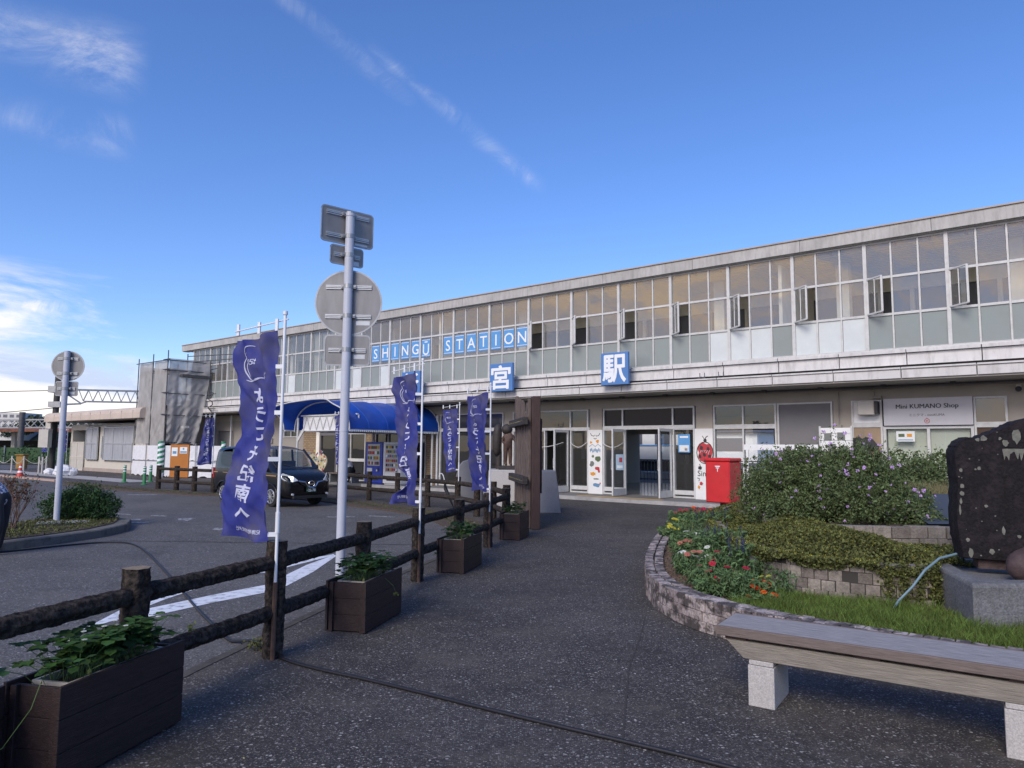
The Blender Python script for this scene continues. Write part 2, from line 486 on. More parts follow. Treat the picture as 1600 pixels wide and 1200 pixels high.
def asphalt(name, base, speck, scale=95.0, blot=0.35, specamt=1.0, brown=(0.10, 0.085, 0.07)):
    m = bpy.data.materials.new(name); m.use_nodes = True
    nt = m.node_tree; nd = nt.nodes; lk = nt.links; b = nd['Principled BSDF']; b.inputs['Roughness'].default_value = .82
    b.inputs['Specular IOR Level'].default_value = 0.35
    tcx = nd.new('ShaderNodeTexCoord')
    def noise(s, d=4, r=.6):
        n = nd.new('ShaderNodeTexNoise'); n.inputs['Scale'].default_value = s; n.inputs['Detail'].default_value = d; n.inputs['Roughness'].default_value = r
        lk.new(tcx.outputs['Object'], n.inputs[0]); return n.outputs[0]
    def rr(v, a, b_, c=0., d=1.):
        r_ = nd.new('ShaderNodeMapRange'); lk.new(v, r_.inputs[0])
        for i, q in enumerate((a, b_, c, d)): r_.inputs[i + 1].default_value = q
        return r_.outputs[0]
    def mx(f, a, c, mode='MIX'):
        x = nd.new('ShaderNodeMix'); x.data_type = 'RGBA'; x.blend_type = mode
        if isinstance(f, float): x.inputs[0].default_value = f
        else: lk.new(f, x.inputs[0])
        for i, q in ((6, a), (7, c)):
            if isinstance(q, tuple): x.inputs[i].default_value = (*q, 1)
            else: lk.new(q, x.inputs[i])
        return x.outputs[2]
    def voro(s):
        v = nd.new('ShaderNodeTexVoronoi'); v.inputs['Scale'].default_value = s
        lk.new(tcx.outputs['Object'], v.inputs[0])
        bw = nd.new('ShaderNodeSeparateColor'); lk.new(v.outputs['Color'], bw.inputs[0])
        return bw.outputs[0], v
    def pw(v, e):
        m_ = nd.new('ShaderNodeMath'); m_.operation = 'POWER'; lk.new(v, m_.inputs[0]); m_.inputs[1].default_value = e; return m_.outputs[0]
    def mul(a, q):
        m_ = nd.new('ShaderNodeMath'); m_.operation = 'MULTIPLY'; lk.new(a, m_.inputs[0])
        if isinstance(q, float): m_.inputs[1].default_value = q
        else: lk.new(q, m_.inputs[1])
        return m_.outputs[0]
    r1, v1 = voro(scale); r2, v2 = voro(scale * .5)
    big = noise(.40, 8, .66)
    mid = noise(2.6, 7, .72)
    c = mx(rr(big, .36, .66), tuple(x * (1 - blot) for x in base), tuple(x * (1 + blot) for x in base))
    c = mx(rr(mid, .50, .74, 0, .5), c, brown)
    c = mx(rr(r1, 0., .55, .75, 0.), c, tuple(x * .30 for x in base))
    near = rr(v1.outputs['Distance'], .55, .25)
    c = mx(mul(mul(pw(r1, 5.0), near), rr(mid, .25, .7, .95 * specamt, .55 * specamt)), c, speck)
    near2 = rr(v2.outputs['Distance'], .50, .30)
    c = mx(mul(mul(pw(r2, 14.0), near2), .9 * specamt), c, speck)
    c = mx(rr(noise(.9, 9, .74), .52, .66, 0, .55), c, tuple(x * .45 for x in base))
    dm = mul(rr(noise(1.15, 9, .70), .50, .64, 0, .75), rr(noise(11, 6, .7), .36, .60, .25, 1.))
    c = mx(dm, c, brown)
    c = mx(rr(noise(7, 5, .6), .60, .78, 0, .45), c, tuple(x * 1.9 for x in brown))
    lk.new(c, b.inputs['Base Color'])
    bp = nd.new('ShaderNodeBump'); bp.inputs['Strength'].default_value = .6; bp.inputs['Distance'].default_value = .006
    lk.new(v1.outputs['Distance'], bp.inputs['Height']); lk.new(bp.outputs[0], b.inputs['Normal'])
    return m
M = {}
M['lot'] = asphalt('lot_asphalt', (.108, .101, .098), (.50, .48, .46), 75, .20, 1.0, (.13, .12, .11))
M['kerb_edge'] = mat('dark_kerb_edge', (.075, .068, .06), .95, var=.4, vscale=8, bump=.7, bscale=70, dirt=.7, dcol=(.03, .028, .026), dscale=6)
M['walk'] = asphalt('walk_asphalt', (.062, .055, .052), (.52, .49, .46), 88, .40, .95, (.105, .090, .076))
M['kerb'] = mat('kerb_concrete', (.16, .15, .135), .92, var=.5, vscale=5, bump=.9, bscale=50, dirt=.85, dcol=(.04, .04, .038), dscale=5)
M['paint'] = mat('road_paint', (.72, .74, .78), .7, var=.1, vscale=20, dirt=.7, dcol=(.12, .12, .13), dscale=9, dlo=.52, dhi=.66)
M['paint_worn'] = mat('worn_paint', (.4, .4, .4), .8, dirt=.95, dcol=(.09, .09, .095), dscale=14, dlo=.42, dhi=.55)
M['conc_light'] = mat('pavement_concrete', (.36, .35, .34), .85, var=.2, vscale=3, dirt=.35, dcol=(.15, .14, .13), dscale=4)
M['white_metal'] = mat('painted_window_metal', (.56, .56, .55), .45, var=.08, vscale=6, dirt=.3, dcol=(.25, .22, .2), dscale=7)
M['alum'] = mat('aluminium', (.5, .51, .52), .4, metal=.6, var=.1, vscale=8)
M['fascia'] = mat('fascia_panel', (.60, .585, .575), .6, var=.1, vscale=1.5, dirt=.55, dcol=(.2, .185, .17), dscale=3.2, dstretch=(2, 2, .5), dlo=.48, dhi=.8)
M['fascia2'] = mat('stained_roof_edge', (.42, .41, .395), .7, var=.16, vscale=1.2, dirt=.6, dcol=(.16, .15, .14), dscale=4, dstretch=(2.5, 2.5, .4), dlo=.45, dhi=.8)
M['copper'] = mat('roof_flashing', (.40, .34, .29), .6, var=.15, vscale=2)
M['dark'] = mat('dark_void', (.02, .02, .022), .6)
M['siding'] = mat('beige_siding', (.38, .34, .29), .8, var=.06, vscale=1.5, dirt=.25, dcol=(.18, .16, .14), dscale=1.2)
M['siding_d'] = mat('beige_grey_siding', (.30, .275, .245), .8, var=.08, vscale=1.5)
M['cream'] = mat('cream_wall', (.56, .52, .45), .8, var=.05, vscale=2, dirt=.2, dcol=(.3, .28, .25), dscale=2)
M['soffit'] = mat('soffit_board', (.34, .32, .29), .8, var=.1)
M['white'] = mat('white_paint', (.74, .74, .73), .55, var=.05, vscale=4)
M['offwhite'] = mat('off_white_sheet', (.66, .66, .68), .6, var=.08, vscale=6, bump=.3, bscale=5)
M['grey_panel'] = mat('grey_window_blind', (.17, .165, .17), .7, var=.05)
M['glass'] = glassmat('window_glass', (.82, .84, .82), 1.0, 0, .04, .06, .16)
M['glass_d'] = glassmat('dark_window_glass', (.22, .24, .25), .7, 0, .02, .04)
M['glass_c'] = glassmat('clear_door_glass', (.86, .89, .89), .8, 0, .01, .03)
M['frost'] = mat('frosted_panel', (.43, .49, .48), .25, var=.05, vscale=1.2, col2=(.40, .44, .43), trans=.4)
M['frost_w'] = mat('papered_panel', (.58, .62, .62), .3, var=.06, vscale=2, bump=.3, bscale=3)
M['interior'] = mat('interior_wall', (.80, .76, .68), .9, var=.1)
M['ceil'] = mat('ribbed_ceiling', (.62, .59, .54), .8)
M['int_dark'] = mat('interior_opening', (.13, .135, .16), .4)
M['floor'] = mat('polished_floor', (.26, .265, .26), .12, var=.15, vscale=2, spec=.6)
M['blue_sign'] = mat('blue_sign_face', (.075, .20, .47), .5, var=.06, vscale=3)
M['blue_film'] = mat('blue_letter_film', (.10, .30, .60), .6, var=.08, vscale=5)
M['letter'] = mat('white_lettering', (.78, .80, .84), .6)
M['black'] = mat('black_lettering', (.03, .03, .035), .6)
M['awning'] = mat('blue_awning_vinyl', (.006, .070, .42), .42, var=.22, vscale=1.3, trans=.15, dirt=.3, dcol=(.03, .07, .22), dscale=3)
M['brick_y'] = brickmat('yellow_brick', (.34, .235, .13), (.27, .18, .10), (.13, .115, .095), .24, .095, .012)
M['log'] = mat('bark_log', (.062, .050, .043), .95, spec=.15, var=.55, vscale=22, stretch=(1, 1, 1), bump=1.0, bscale=60, dirt=.85, dcol=(.012, .010, .010), dscale=26, dlo=.42, dhi=.60)
M['logend'] = mat('log_end', (.24, .18, .12), .85, var=.3, vscale=30, bump=.4, bscale=60)
M['planterwood'] = mat('stained_planter_wood', (.028, .0155, .015), .6, var=.35, vscale=6, stretch=(6, 1, 12), bump=.35, bscale=14, spec=.4)
M['liner'] = mat('cream_planter_liner', (.42, .38, .33), .5, var=.05)
M['soil'] = mat('soil', (.085, .06, .045), .95, var=.5, vscale=30, bump=1.0, bscale=50)
M['mulch'] = mat('bark_mulch', (.16, .11, .075), .95, var=.6, vscale=45, bump=1.0, bscale=60)
M['pole'] = mat('grey_painted_pole', (.46, .48, .55), .4, var=.06, vscale=4)
M['signback'] = mat('sign_back_aluminium', (.23, .225, .225), .45, metal=.35, var=.12, vscale=3, stretch=(3, 3, .6), dirt=.3, dcol=(.12, .10, .09), dscale=5)
M['flagpole'] = mat('white_plastic_pole', (.72, .73, .76), .35)
M['flag'] = mat('indigo_flag_cloth', (.042, .056, .34), .8, var=.4, vscale=2.2, col2=(.078, .076, .16), trans=.3, dirt=.5, dcol=(.14, .17, .50), dscale=9, dlo=.60, dhi=.75)
M['flagink'] = mat('flag_lettering', (.60, .62, .78), .8, trans=.2)
M['rust'] = mat('rusted_steel', (.09, .05, .035), .8, var=.4, vscale=18)
M['carpaint'] = mat('black_car_paint', (.005, .005, .007), .22, spec=.45, coat=.25)
M['carglass'] = glassmat('car_glass', (.62, .66, .66), .7, 0, .02, 0, .01)
M['chrome'] = mat('chrome', (.7, .7, .72), .12, metal=1.0)
M['rubber'] = mat('tyre_rubber', (.015, .015, .016), .85, bump=.2)
M['wheel'] = mat('wheel_silver', (.55, .56, .58), .3, metal=.7)
M['lamp_glass'] = mat('headlight_lens', (.55, .58, .6), .08, spec=.8, coat=1)
M['red_lens'] = mat('tail_light_lens', (.45, .02, .02), .15, coat=1)
M['gold'] = mat('gold_stripe', (.45, .26, .10), .35)
M['plate'] = mat('number_plate', (.012, .05, .03), .4)
M['vend_blue'] = mat('vending_blue', (.02, .045, .36), .35, var=.06)
M['vend_white'] = mat('vending_white', (.72, .71, .70), .35)
M['vend_in'] = mat('vending_display', (.45, .46, .46), .4)
M['scafnet'] = mat('scaffold_net', (.52, .50, .48), .9, var=.22, vscale=2.5, trans=.35, bump=1.0, bscale=7, stretch=(1, 1, .45))
_n = M['scafnet'].node_tree; _o = _n.nodes['Material Output']; _s = _o.inputs[0].links[0].from_socket
_t = _n.nodes.new('ShaderNodeBsdfTransparent'); _x = _n.nodes.new('ShaderNodeMixShader'); _x.inputs[0].default_value = .14
_n.links.new(_s, _x.inputs[1]); _n.links.new(_t.outputs[0], _x.inputs[2]); _n.links.new(_x.outputs[0], _o.inputs[0])
M['steel'] = mat('galvanised_steel', (.34, .35, .36), .45, metal=.6, var=.15, vscale=6)
M['steel_dk'] = mat('dark_steel_tube', (.10, .10, .105), .6, metal=.4, var=.3)
M['orange'] = mat('orange_hoarding_board', (.40, .14, .02), .55, var=.06)
M['green_p'] = mat('green_stripe_paint', (.02, .22, .10), .5)
M['green_bol'] = mat('green_bollard', (.03, .20, .07), .5, var=.1)
M['peach'] = mat('peach_roof_edge', (.52, .43, .36), .7, var=.08, vscale=1, dirt=.15, dcol=(.35, .3, .26), dscale=3)
M['meshpanel'] = mat('perforated_screen', (.33, .34, .37), .6, var=.12, vscale=5, stretch=(1, 1, .4))
M['redbox'] = mat('post_box_red', (.58, .025, .03), .45, var=.10, vscale=4, dirt=.15, dcol=(.3, .1, .08), dscale=6, coat=.15)
M['granite'] = mat('pale_granite', (.42, .40, .385), .7, var=.30, vscale=120, dirt=.35, dcol=(.2, .18, .17), dscale=3)
M['granite_g'] = mat('grey_granite', (.19, .19, .205), .75, var=.25, vscale=110, dirt=.3, dcol=(.12, .12, .12), dscale=4)
M['concbase'] = mat('rough_concrete', (.17, .17, .175), .9, var=.4, vscale=50, bump=.7, bscale=70, dirt=.7, dcol=(.06, .06, .06), dscale=4)
M['stele'] = mat('dark_stele_stone', (.010, .008, .010), .8, var=.6, vscale=40, bump=.7, bscale=30, dirt=.8, dcol=(.034, .025, .028), dscale=9, spec=.25, dlo=.48, dhi=.72)
M['lichen'] = mat('lichen', (.15, .15, .13), .95, var=.3, vscale=20, bump=.4, bscale=30)
M['boulder'] = mat('purple_boulder', (.06, .038, .038), .7, var=.5, vscale=8, bump=.5, bscale=25)
M['seatwood'] = mat('weathered_seat', (.30, .285, .285), .9, spec=.15, var=.34, vscale=3, stretch=(2.5, 30, 30), bump=.35, bscale=4)
M['beamwood'] = mat('grey_beam_timber', (.22, .195, .165), .8, var=.3, vscale=3, stretch=(2.5, 30, 45), bump=.4, bscale=4, dirt=.3, dcol=(.08, .07, .06), dscale=3, dstretch=(1, 10, 14))
M['edgewood'] = mat('brown_edge_timber', (.145, .112, .10), .7, var=.3, vscale=3, stretch=(2.5, 30, 30), bump=.3, bscale=4)
M['boardwood'] = mat('weathered_board', (.13, .10, .09), .85, var=.6, vscale=3, stretch=(28, 28, 1.5), bump=.5, bscale=5, dirt=.5, dcol=(.05, .035, .03), dscale=4, dstretch=(8, 8, .6))
M['postbrown'] = mat('brown_stained_post', (.052, .028, .024), .75, var=.3, vscale=3, stretch=(16, 16, 2), bump=.4, bscale=5)
M['statue'] = mat('weathered_bronze', (.075, .042, .03), .6, var=.3, vscale=14, bump=.4, bscale=30, metal=.2)
M['statue_d'] = mat('dark_bronze', (.034, .027, .024), .65, var=.4, vscale=14, bump=.5, bscale=30)
M['leaf'] = mat('bush_leaf', (0.107, 0.143, 0.056), .6, island=.45, trans=.14, spec=.3)
M['leaf_d'] = mat('deep_green_leaf', (0.032, 0.077, 0.021), .6, island=.45, trans=.14, spec=.35)
M['leaf_y'] = mat('ground_cover_leaf', (0.110, 0.120, 0.037), .7, island=.5, trans=.14, spec=.25)
M['leaf_s'] = mat('strawberry_leaf', (.055, .115, .028), .6, island=.5, trans=.35, spec=.3, var=.25, vscale=40)
M['leaf_f'] = mat('flower_bed_leaf', (0.098, 0.163, 0.065), .6, island=.45, trans=.14, spec=.3)
M['leaf_r'] = mat('reddish_rose_leaf', (.18, .07, .035), .7, island=.5, trans=.3)
M['grass'] = mat('grass_blade', (0.114, 0.166, 0.036), .7, island=.55, var=.3, vscale=5, trans=.14, spec=.2)
M['straw'] = mat('pale_seed_grass', (.30, .26, .13), .8, island=.4, trans=.35)
M['twig'] = mat('twig_bark', (.12, .075, .055), .9, var=.3)
M['stemg'] = mat('green_stem', (.09, .15, .04), .7)
M['cable'] = mat('dark_grey_cable', (.016, .016, .022), .5, spec=.35)
M['hose'] = mat('blue_grey_hose', (.16, .25, .30), .4)
M['brick_t'] = mat('mottled_paving_block', (.34, .285, .275), .85, island=.38, var=.45, vscale=55, bump=.6, bscale=60, dirt=.92, dcol=(.05, .042, .04), dscale=7, dstretch=(1, 1, 1.3), dlo=.44, dhi=.56)
M['brick_s'] = mat('mossy_wall_block', (.27, .235, .205), .9, island=.28, var=.25, vscale=40, bump=.6, bscale=50, dirt=.7, dcol=(.07, .06, .048), dscale=4, dlo=.42, dhi=.68)
M['mortar'] = mat('block_mortar', (.045, .04, .037), .95)
def petal(n, c): return mat(n, c, .7, island=.3, trans=.2)
M['p_red'] = petal('red_petal', (.50, .02, .06)); M['p_pink'] = petal('purple_petal', (.50, .32, .62)); M['p_yel'] = petal('yellow_petal', (.62, .55, .05))
M['p_org'] = petal('orange_petal', (.75, .12, .015)); M['p_white'] = petal('white_petal', (.68, .68, .60)); M['p_blue'] = petal('violet_spike', (.07, .06, .26))
M['p_salmon'] = petal('salmon_petal', (.52, .17, .12))
M['skin'] = mat('skin', (.45, .28, .20), .6); M['hair'] = mat('black_hair', (.012, .011, .012), .5)
M['shirt'] = mat('white_shirt', (.72, .72, .74), .8, bump=.3, bscale=12); M['trouser'] = mat('dark_trousers', (.02, .021, .028), .8)
M['tree_far'] = mat('far_foliage', (.035, .055, .03), .9, island=.5); M['roof_grey'] = mat('grey_roof_tile', (.10, .10, .115), .6, var=.2, vscale=6)
M['rustroof'] = mat('rusty_roof_edge', (.26, .10, .055), .7, var=.3, vscale=2); M['meshgreen'] = mat('green_mesh_fence', (.03, .075, .03), .8, var=.3, vscale=4)
M['ac'] = mat('beige_unit', (.50, .47, .42), .5, var=.08); M['poster'] = mat('poster_paper', (.70, .72, .72), .5)
M['ochre'] = mat('ochre_metal', (.30, .16, .03), .6)
M['tactile'] = mat('yellow_tactile_strip', (.52, .33, .08), .7, var=.1)
M['cone'] = mat('red_cone', (.5, .05, .03), .5)
# ---------------------------------------------------------------- ground and roads
def sheet(name, poly, z, m, kind='structure', z0=None):
    b = MB()
    if z0 is None: b.add([(x, y, z) for x, y in poly], [tuple(range(len(poly)))])
    else: b.prism(poly, z0, z)
    o = b.build(name, m)
    return tag(o, kind=kind)
sheet('ground', [(-900, -300), (900, -300), (900, 1200), (-900, 1200)], -0.030, M['lot'])
walk_edge = [(-3.6, -2.0), (-3.05, 1.5), (-2.62, 4.3), (-2.40, 5.6), (-2.05, 7.3), (-1.72, 8.9), (-1.28, 10.6), (-.82, 12.3), (-.46, 13.9), (-.38, 14.6),
             (-.62, 15.9), (-1.05, 17.3), (-1.75, 18.8), (-2.8, 20.2), (-3.8, 21.5), (-4.9, 22.9), (-6.5, 24.3), (-8.6, 25.4), (-11.1, 25.95), (-14.6, 28.2), (-20.0, 32.8), (-27.0, 39.0), (-36, 46)]
walk_poly = walk_edge + [bf(-62, 22)[:2], bf(-40, 21)[:2], bf(10, 21)[:2], (30, 0), (30, -8), (-3.6, -8)]
sheet('walkway', walk_poly, 0.0, M['walk'], z0=-0.2)
def strip(name, pts, w, z0, z1, m, kind='structure', side=0):
    b = MB()
    L = []; Rr = []
    for i, p in enumerate(pts):
        a = Vector(pts[max(0, i - 1)]); c = Vector(pts[min(len(pts) - 1, i + 1)])
        t = (c - a).normalized(); nrm = Vector((-t.y, t.x)); p = Vector(p)
        L.append(p + nrm * (w * (.5 + side))); Rr.append(p - nrm * (w * (.5 - side)))
    for i in range(len(pts) - 1):
        b.prism([tuple(Rr[i]), tuple(Rr[i + 1]), tuple(L[i + 1]), tuple(L[i])], z0, z1)
    return tag(b.build(name, m), kind=kind)
strip('kerb', walk_edge[:10], 0.09, -0.15, 0.006, M['kerb_edge'])
# mossy verge under the rear fences
vb = MB()
vp = [(-.66, 14.4), (-.95, 15.8), (-1.4, 17.2), (-2.1, 18.7), (-3.1, 20.0), (-4.2, 21.2), (-5.2, 22.5), (-6.7, 23.9), (-8.8, 25.0), (-11.2, 25.6), (-14.8, 27.9), (-20.2, 32.4)]
strip('verge_soil', vp, 1.0, -0.12, 0.012, M['soil'])
P_ = []
for i in range(len(vp) - 1):
    a = np.array(vp[i]); c = np.array(vp[i + 1]); L = np.linalg.norm(c - a)
    k = int(260 * L); t = rng.random(k)[:, None]
    q = a + (c - a) * t + rng.normal(0, .2, (k, 2))
    P_.append(np.c_[q, rng.uniform(.0, .035, k)])
P_ = np.concatenate(P_)
V, F = leaves(P_, rng.uniform(.015, .05, len(P_)), .5)
tag(meshobj('verge_weeds', V, F, M['leaf_y']), 'low brown green weeds and moss along the foot of the rear log fence', 'weeds', kind='stuff')
# painted markings on the lot
def marks(polys, m, z=-0.026):
    b = MB()
    for pl in polys: b.add([(x, y, z) for x, y in pl], [tuple(range(len(pl)))])
    o = b.build('road_marking', m); return tag(o, kind='structure')
def gz(px, py, z=-0.026):
    d = _m.to_3x3() @ Vector(((px - 800) / 1105, -(py - 600) / 1105, -1)); t = (z - 1.7) / d.z
    return (round(d.x * t, 2), round(d.y * t, 2))
marks([[(-4.02, 6.83), (-4.11, 7.64), (-4.15, 8.32), (-3.88, 8.94), (-3.81, 8.78), (-3.90, 8.2), (-3.92, 7.75), (-3.90, 7.28)],
       [(-3.84, 7.29), (-3.86, 7.72), (-3.44, 8.5), (-3.08, 9.06), (-3.04, 9.73), (-3.00, 10.6), (-2.84, 11.6), (-2.78, 11.5), (-2.74, 10.0), (-2.79, 9.03), (-2.92, 8.59), (-3.27, 8.08), (-3.66, 7.37)],
       [(-3.68, 9.85), (-3.48, 10.25), (-3.33, 10.8), (-2.86, 11.7), (-2.84, 11.5), (-3.18, 10.5), (-3.33, 9.95)],
       [(-10.9, 15.2), (-10.2, 15.4), (-8.9, 16.0), (-8.9, 15.9), (-10.2, 15.25), (-10.9, 15.05)]], M['paint'])
marks([[(-10.3, 18.4), (-9.6, 18.1), (-9.5, 17.9), (-10.2, 18.1)], [(-9.2, 16.9), (-8.7, 17.0), (-8.65, 16.7), (-9.1, 16.6)], [(-8.6, 16.3), (-8.2, 16.4), (-8.2, 16.1), (-8.5, 16.0)],
       [(-9.0, 17.9), (-8.5, 17.8), (-8.5, 17.6), (-8.9, 17.7)], [(-8.0, 17.2), (-7.6, 17.3), (-7.5, 16.6), (-7.8, 16.8)],
       [(-13.6, 25.4), (-12.6, 25.5), (-12.5, 25.2), (-13.5, 25.1)], [(-4.6, 17.9), (-3.9, 18.0), (-3.9, 17.8), (-4.5, 17.7)], [(-3.6, 18.3), (-2.9, 18.0), (-2.9, 17.8), (-3.6, 18.1)],
       [(-6.3, 15.3), (-5.3, 14.9), (-5.4, 14.6), (-6.2, 14.9)]], M['paint_worn'], -0.0258)
# worn joint line across the lot and in the walkway
b = MB()
for seg in ([(-7.3, 13.10), (-4.4, 12.98), (-1.3, 12.85)],):
    for a, c in zip(seg, seg[1:]): b.add([(a[0], a[1] - .02, -.0255), (c[0], c[1] - .02, -.0255), (c[0], c[1] + .02, -.0255), (a[0], a[1] + .02, -.0255)], [(0, 1, 2, 3)])
tag(b.build('road_joint', M['mortar']), kind='structure')
b = MB()
seg = [(.55, 3.6), (.68, 4.4), (.93, 5.7), (1.18, 6.6), (1.38, 7.4)]
for a, c in zip(seg, seg[1:]): b.add([(a[0] - .006, a[1], .004), (c[0] - .006, c[1], .004), (c[0] + .006, c[1], .004), (a[0] + .006, a[1], .004)], [(0, 1, 2, 3)])
tag(b.build('walkway_joint', M['mortar']), kind='structure')
# light concrete pavement strip before the annex and white edge in front of the station
b = MB(bf); b.box(-56, -34.5, 14.6, 16.1, -.1, .006); tag(b.build('pavement', M['conc_light']), kind='structure')
b = MB(bf); b.box(-56, -38, 12.9, 13.25, -.1, .05); tag(b.build('pavement_kerb', mat('salmon_kerb', (.42, .30, .24), .9, dirt=.6, dcol=(.2, .18, .16), dscale=3)), kind='structure')
# far verge, road and track bed on the left
sheet('track_bed', [(-140, 62), (-20, 62), bf(20, 31)[:2], bf(60, 31)[:2], (60, 120), (-140, 140)], 0.02, mat('ballast', (.13, .12, .11), .95, var=.4, vscale=6))
# hill far behind on the left
def hill():
    b = MB()
    def fn(s, t):
        x = -330 + 190 * s; y = 300 + 90 * t
        h = 13.5 * math.exp(-((x + 201) / 9) ** 2) + 9.5 * math.exp(-((x + 232) / 30) ** 2) + 8 * math.exp(-((x + 175) / 16) ** 2) + 8 * math.exp(-((x + 290) / 30) ** 2)
        return (x, y, h * math.sin(math.pi * min(1, t * 1.3 + .02)) - .1)
    b.grid(fn, 60, 12)
    return tag(b.build('hill', mat('wooded_hill', (.05, .07, .045), .95, var=.4, vscale=.3), smooth=True), kind='structure')
hill()
# rise added unseen behind the viewer, darkening glass reflections and blocking low light
b = MB()
b.grid(lambda s, t: (-160 + 320 * s, -75 - 40 * t, (6 + 1.5 * math.sin(s * 17) + 1 * math.sin(s * 41 + 1) + .8 * math.sin(s * 120)) * min(1, t * 2.5) - .2), 160, 8)
tag(b.build('hill', mat('added_rise_foliage', (.04, .055, .03), .95, var=.5, vscale=.8)), kind='structure')
pts = []
for cx_, cy_, h_, r_ in [(-201, 299, 13.5, 5), (-196, 300, 12.6, 4), (-206, 301, 11, 4), (-213, 303, 10, 5), (-189, 302, 10.4, 5), (-224, 302, 9.5, 6), (-181, 304, 9.5, 6), (-236, 303, 9.0, 6)]:
    k = 700; q = rng.normal(size=(k, 3)); q /= np.linalg.norm(q, axis=1)[:, None]
    pts.append(np.array([cx_, cy_, h_ - r_ * .55]) + q * r_ * rng.uniform(.6, 1.05, (k, 1)) * np.array([1, 1, .65]))
pts = np.concatenate(pts); V, F = leaves(pts, rng.uniform(.7, 1.6, len(pts)), .8)
tag(meshobj('woodland', V, F, M['tree_far']), 'dark wooded hilltop far behind the tracks on the left horizon', 'woodland', kind='stuff')
# ================================================================ station building
ST = thing('station_building', 'long two storey railway station with ribbon windows above a panelled canopy', 'building', bf(-20, 22), BROT)
def B(): return MB(bf)
UL, UR = -41.1, 5.33        # first and last mullion line
NB = 24; BW = 1.935; UM = -2.41
u_of = lambda k: UM + BW * k     # k from -20 .. 3
DG = 21.0                   # glazing plane
Z0, Z1, Z2, Z3 = 4.40, 5.38, 6.40, 7.40
# -- roof slab with stained edge and thin flashing
b = B(); b.box(-42.2, 8, 21.1, 34, 7.47, 7.55); b.box(-42.0, 8, 21.6, 34, 7.55, 7.8)
b.box(-41.5, 8, 21.02, 21.5, 7.405, 7.47)
roof = b.build('roof', M['fascia2'], ST)
b = B(); x = -42.3
while x < 8:
    x2 = x + 3.3; b.box(x + .006, min(8, x2) - .006, 20.78, 21.1, 7.42, 7.76); x = x2
b.box(-42.3, 8, 20.86, 21.2, 7.40, 7.74); b.box(-42.3, -42.2, 21.1, 34, 7.44, 7.77)
b.build('roof_edge', M['fascia2'], roof)
b = B(); b.box(-42.33, 8, 20.74, 20.84, 7.762, 7.80); b.build('roof_flashing', M['copper'], roof)
# -- end wall, floor slab, interior
b = B()
b.box(-41.5, -41.35, 21.12, 33.5, .1, 7.4)
b.box(-41.35, 8, 33.3, 33.5, 3.9, 7.4)
b.box(8, 8.2, 21.05, 33.5, -.1, 7.4)
b.build('end_wall', M['siding'], ST)
b = B(); b.box(-41.34, 8, 21.12, 33.3, 3.60, 4.0); b.build('upper_floor', M['interior'], ST)
b = B()
for i in range(60): b.box(-41.3 + .82 * i, -41.3 + .82 * i + .74, 21.15, 27.4, 7.30, 7.40)
for i in range(30): b.box(-41.3, 8, 21.3 + .21 * i, 21.36 + .21 * i, 7.27, 7.299)
b.build('upper_ceiling', M['ceil'], ST)
b = B()
x = -41.3; rd = random.Random(3)
while x < 7.5:
    w_ = rd.choice([.9, 1.35, 2.0, 3.4]); x2 = min(8, x + w_)
    b.box(x, x2, 24.6, 24.7, 4.0, 5.75); b.box(x, x2, 24.6, 24.7, 6.75, 7.27); b.box(x, x + .12, 24.58, 24.72, 5.75, 6.75)
    x = x2
for u in (-33.2, -25.1, -17.4, -9.2, -5.4, -1.2, 2.6): b.box(u, u + .35, 22.2, 22.55, 4.0, 7.27)
for u in (-38, -21, -6.8): b.box(u, u + .1, 21.3, 24.6, 4.0, 7.27)
b.build('upper_inner_wall', M['interior'], ST)
b = B(); b.box(-41.3, 8, 24.75, 24.8, 5.70, 6.8); b.build('upper_inner_window', M['int_dark'], ST)
b = B()
for u, w_ in ((-7.3, 1.1), (-4.1, 1.2), (-13.1, .8), (-24.5, 1.2), (-30, 1)): b.box(u, u + w_, 23.6, 23.66, 5.25, 5.75)
b.build('upper_screen', M['white_metal'], ST)
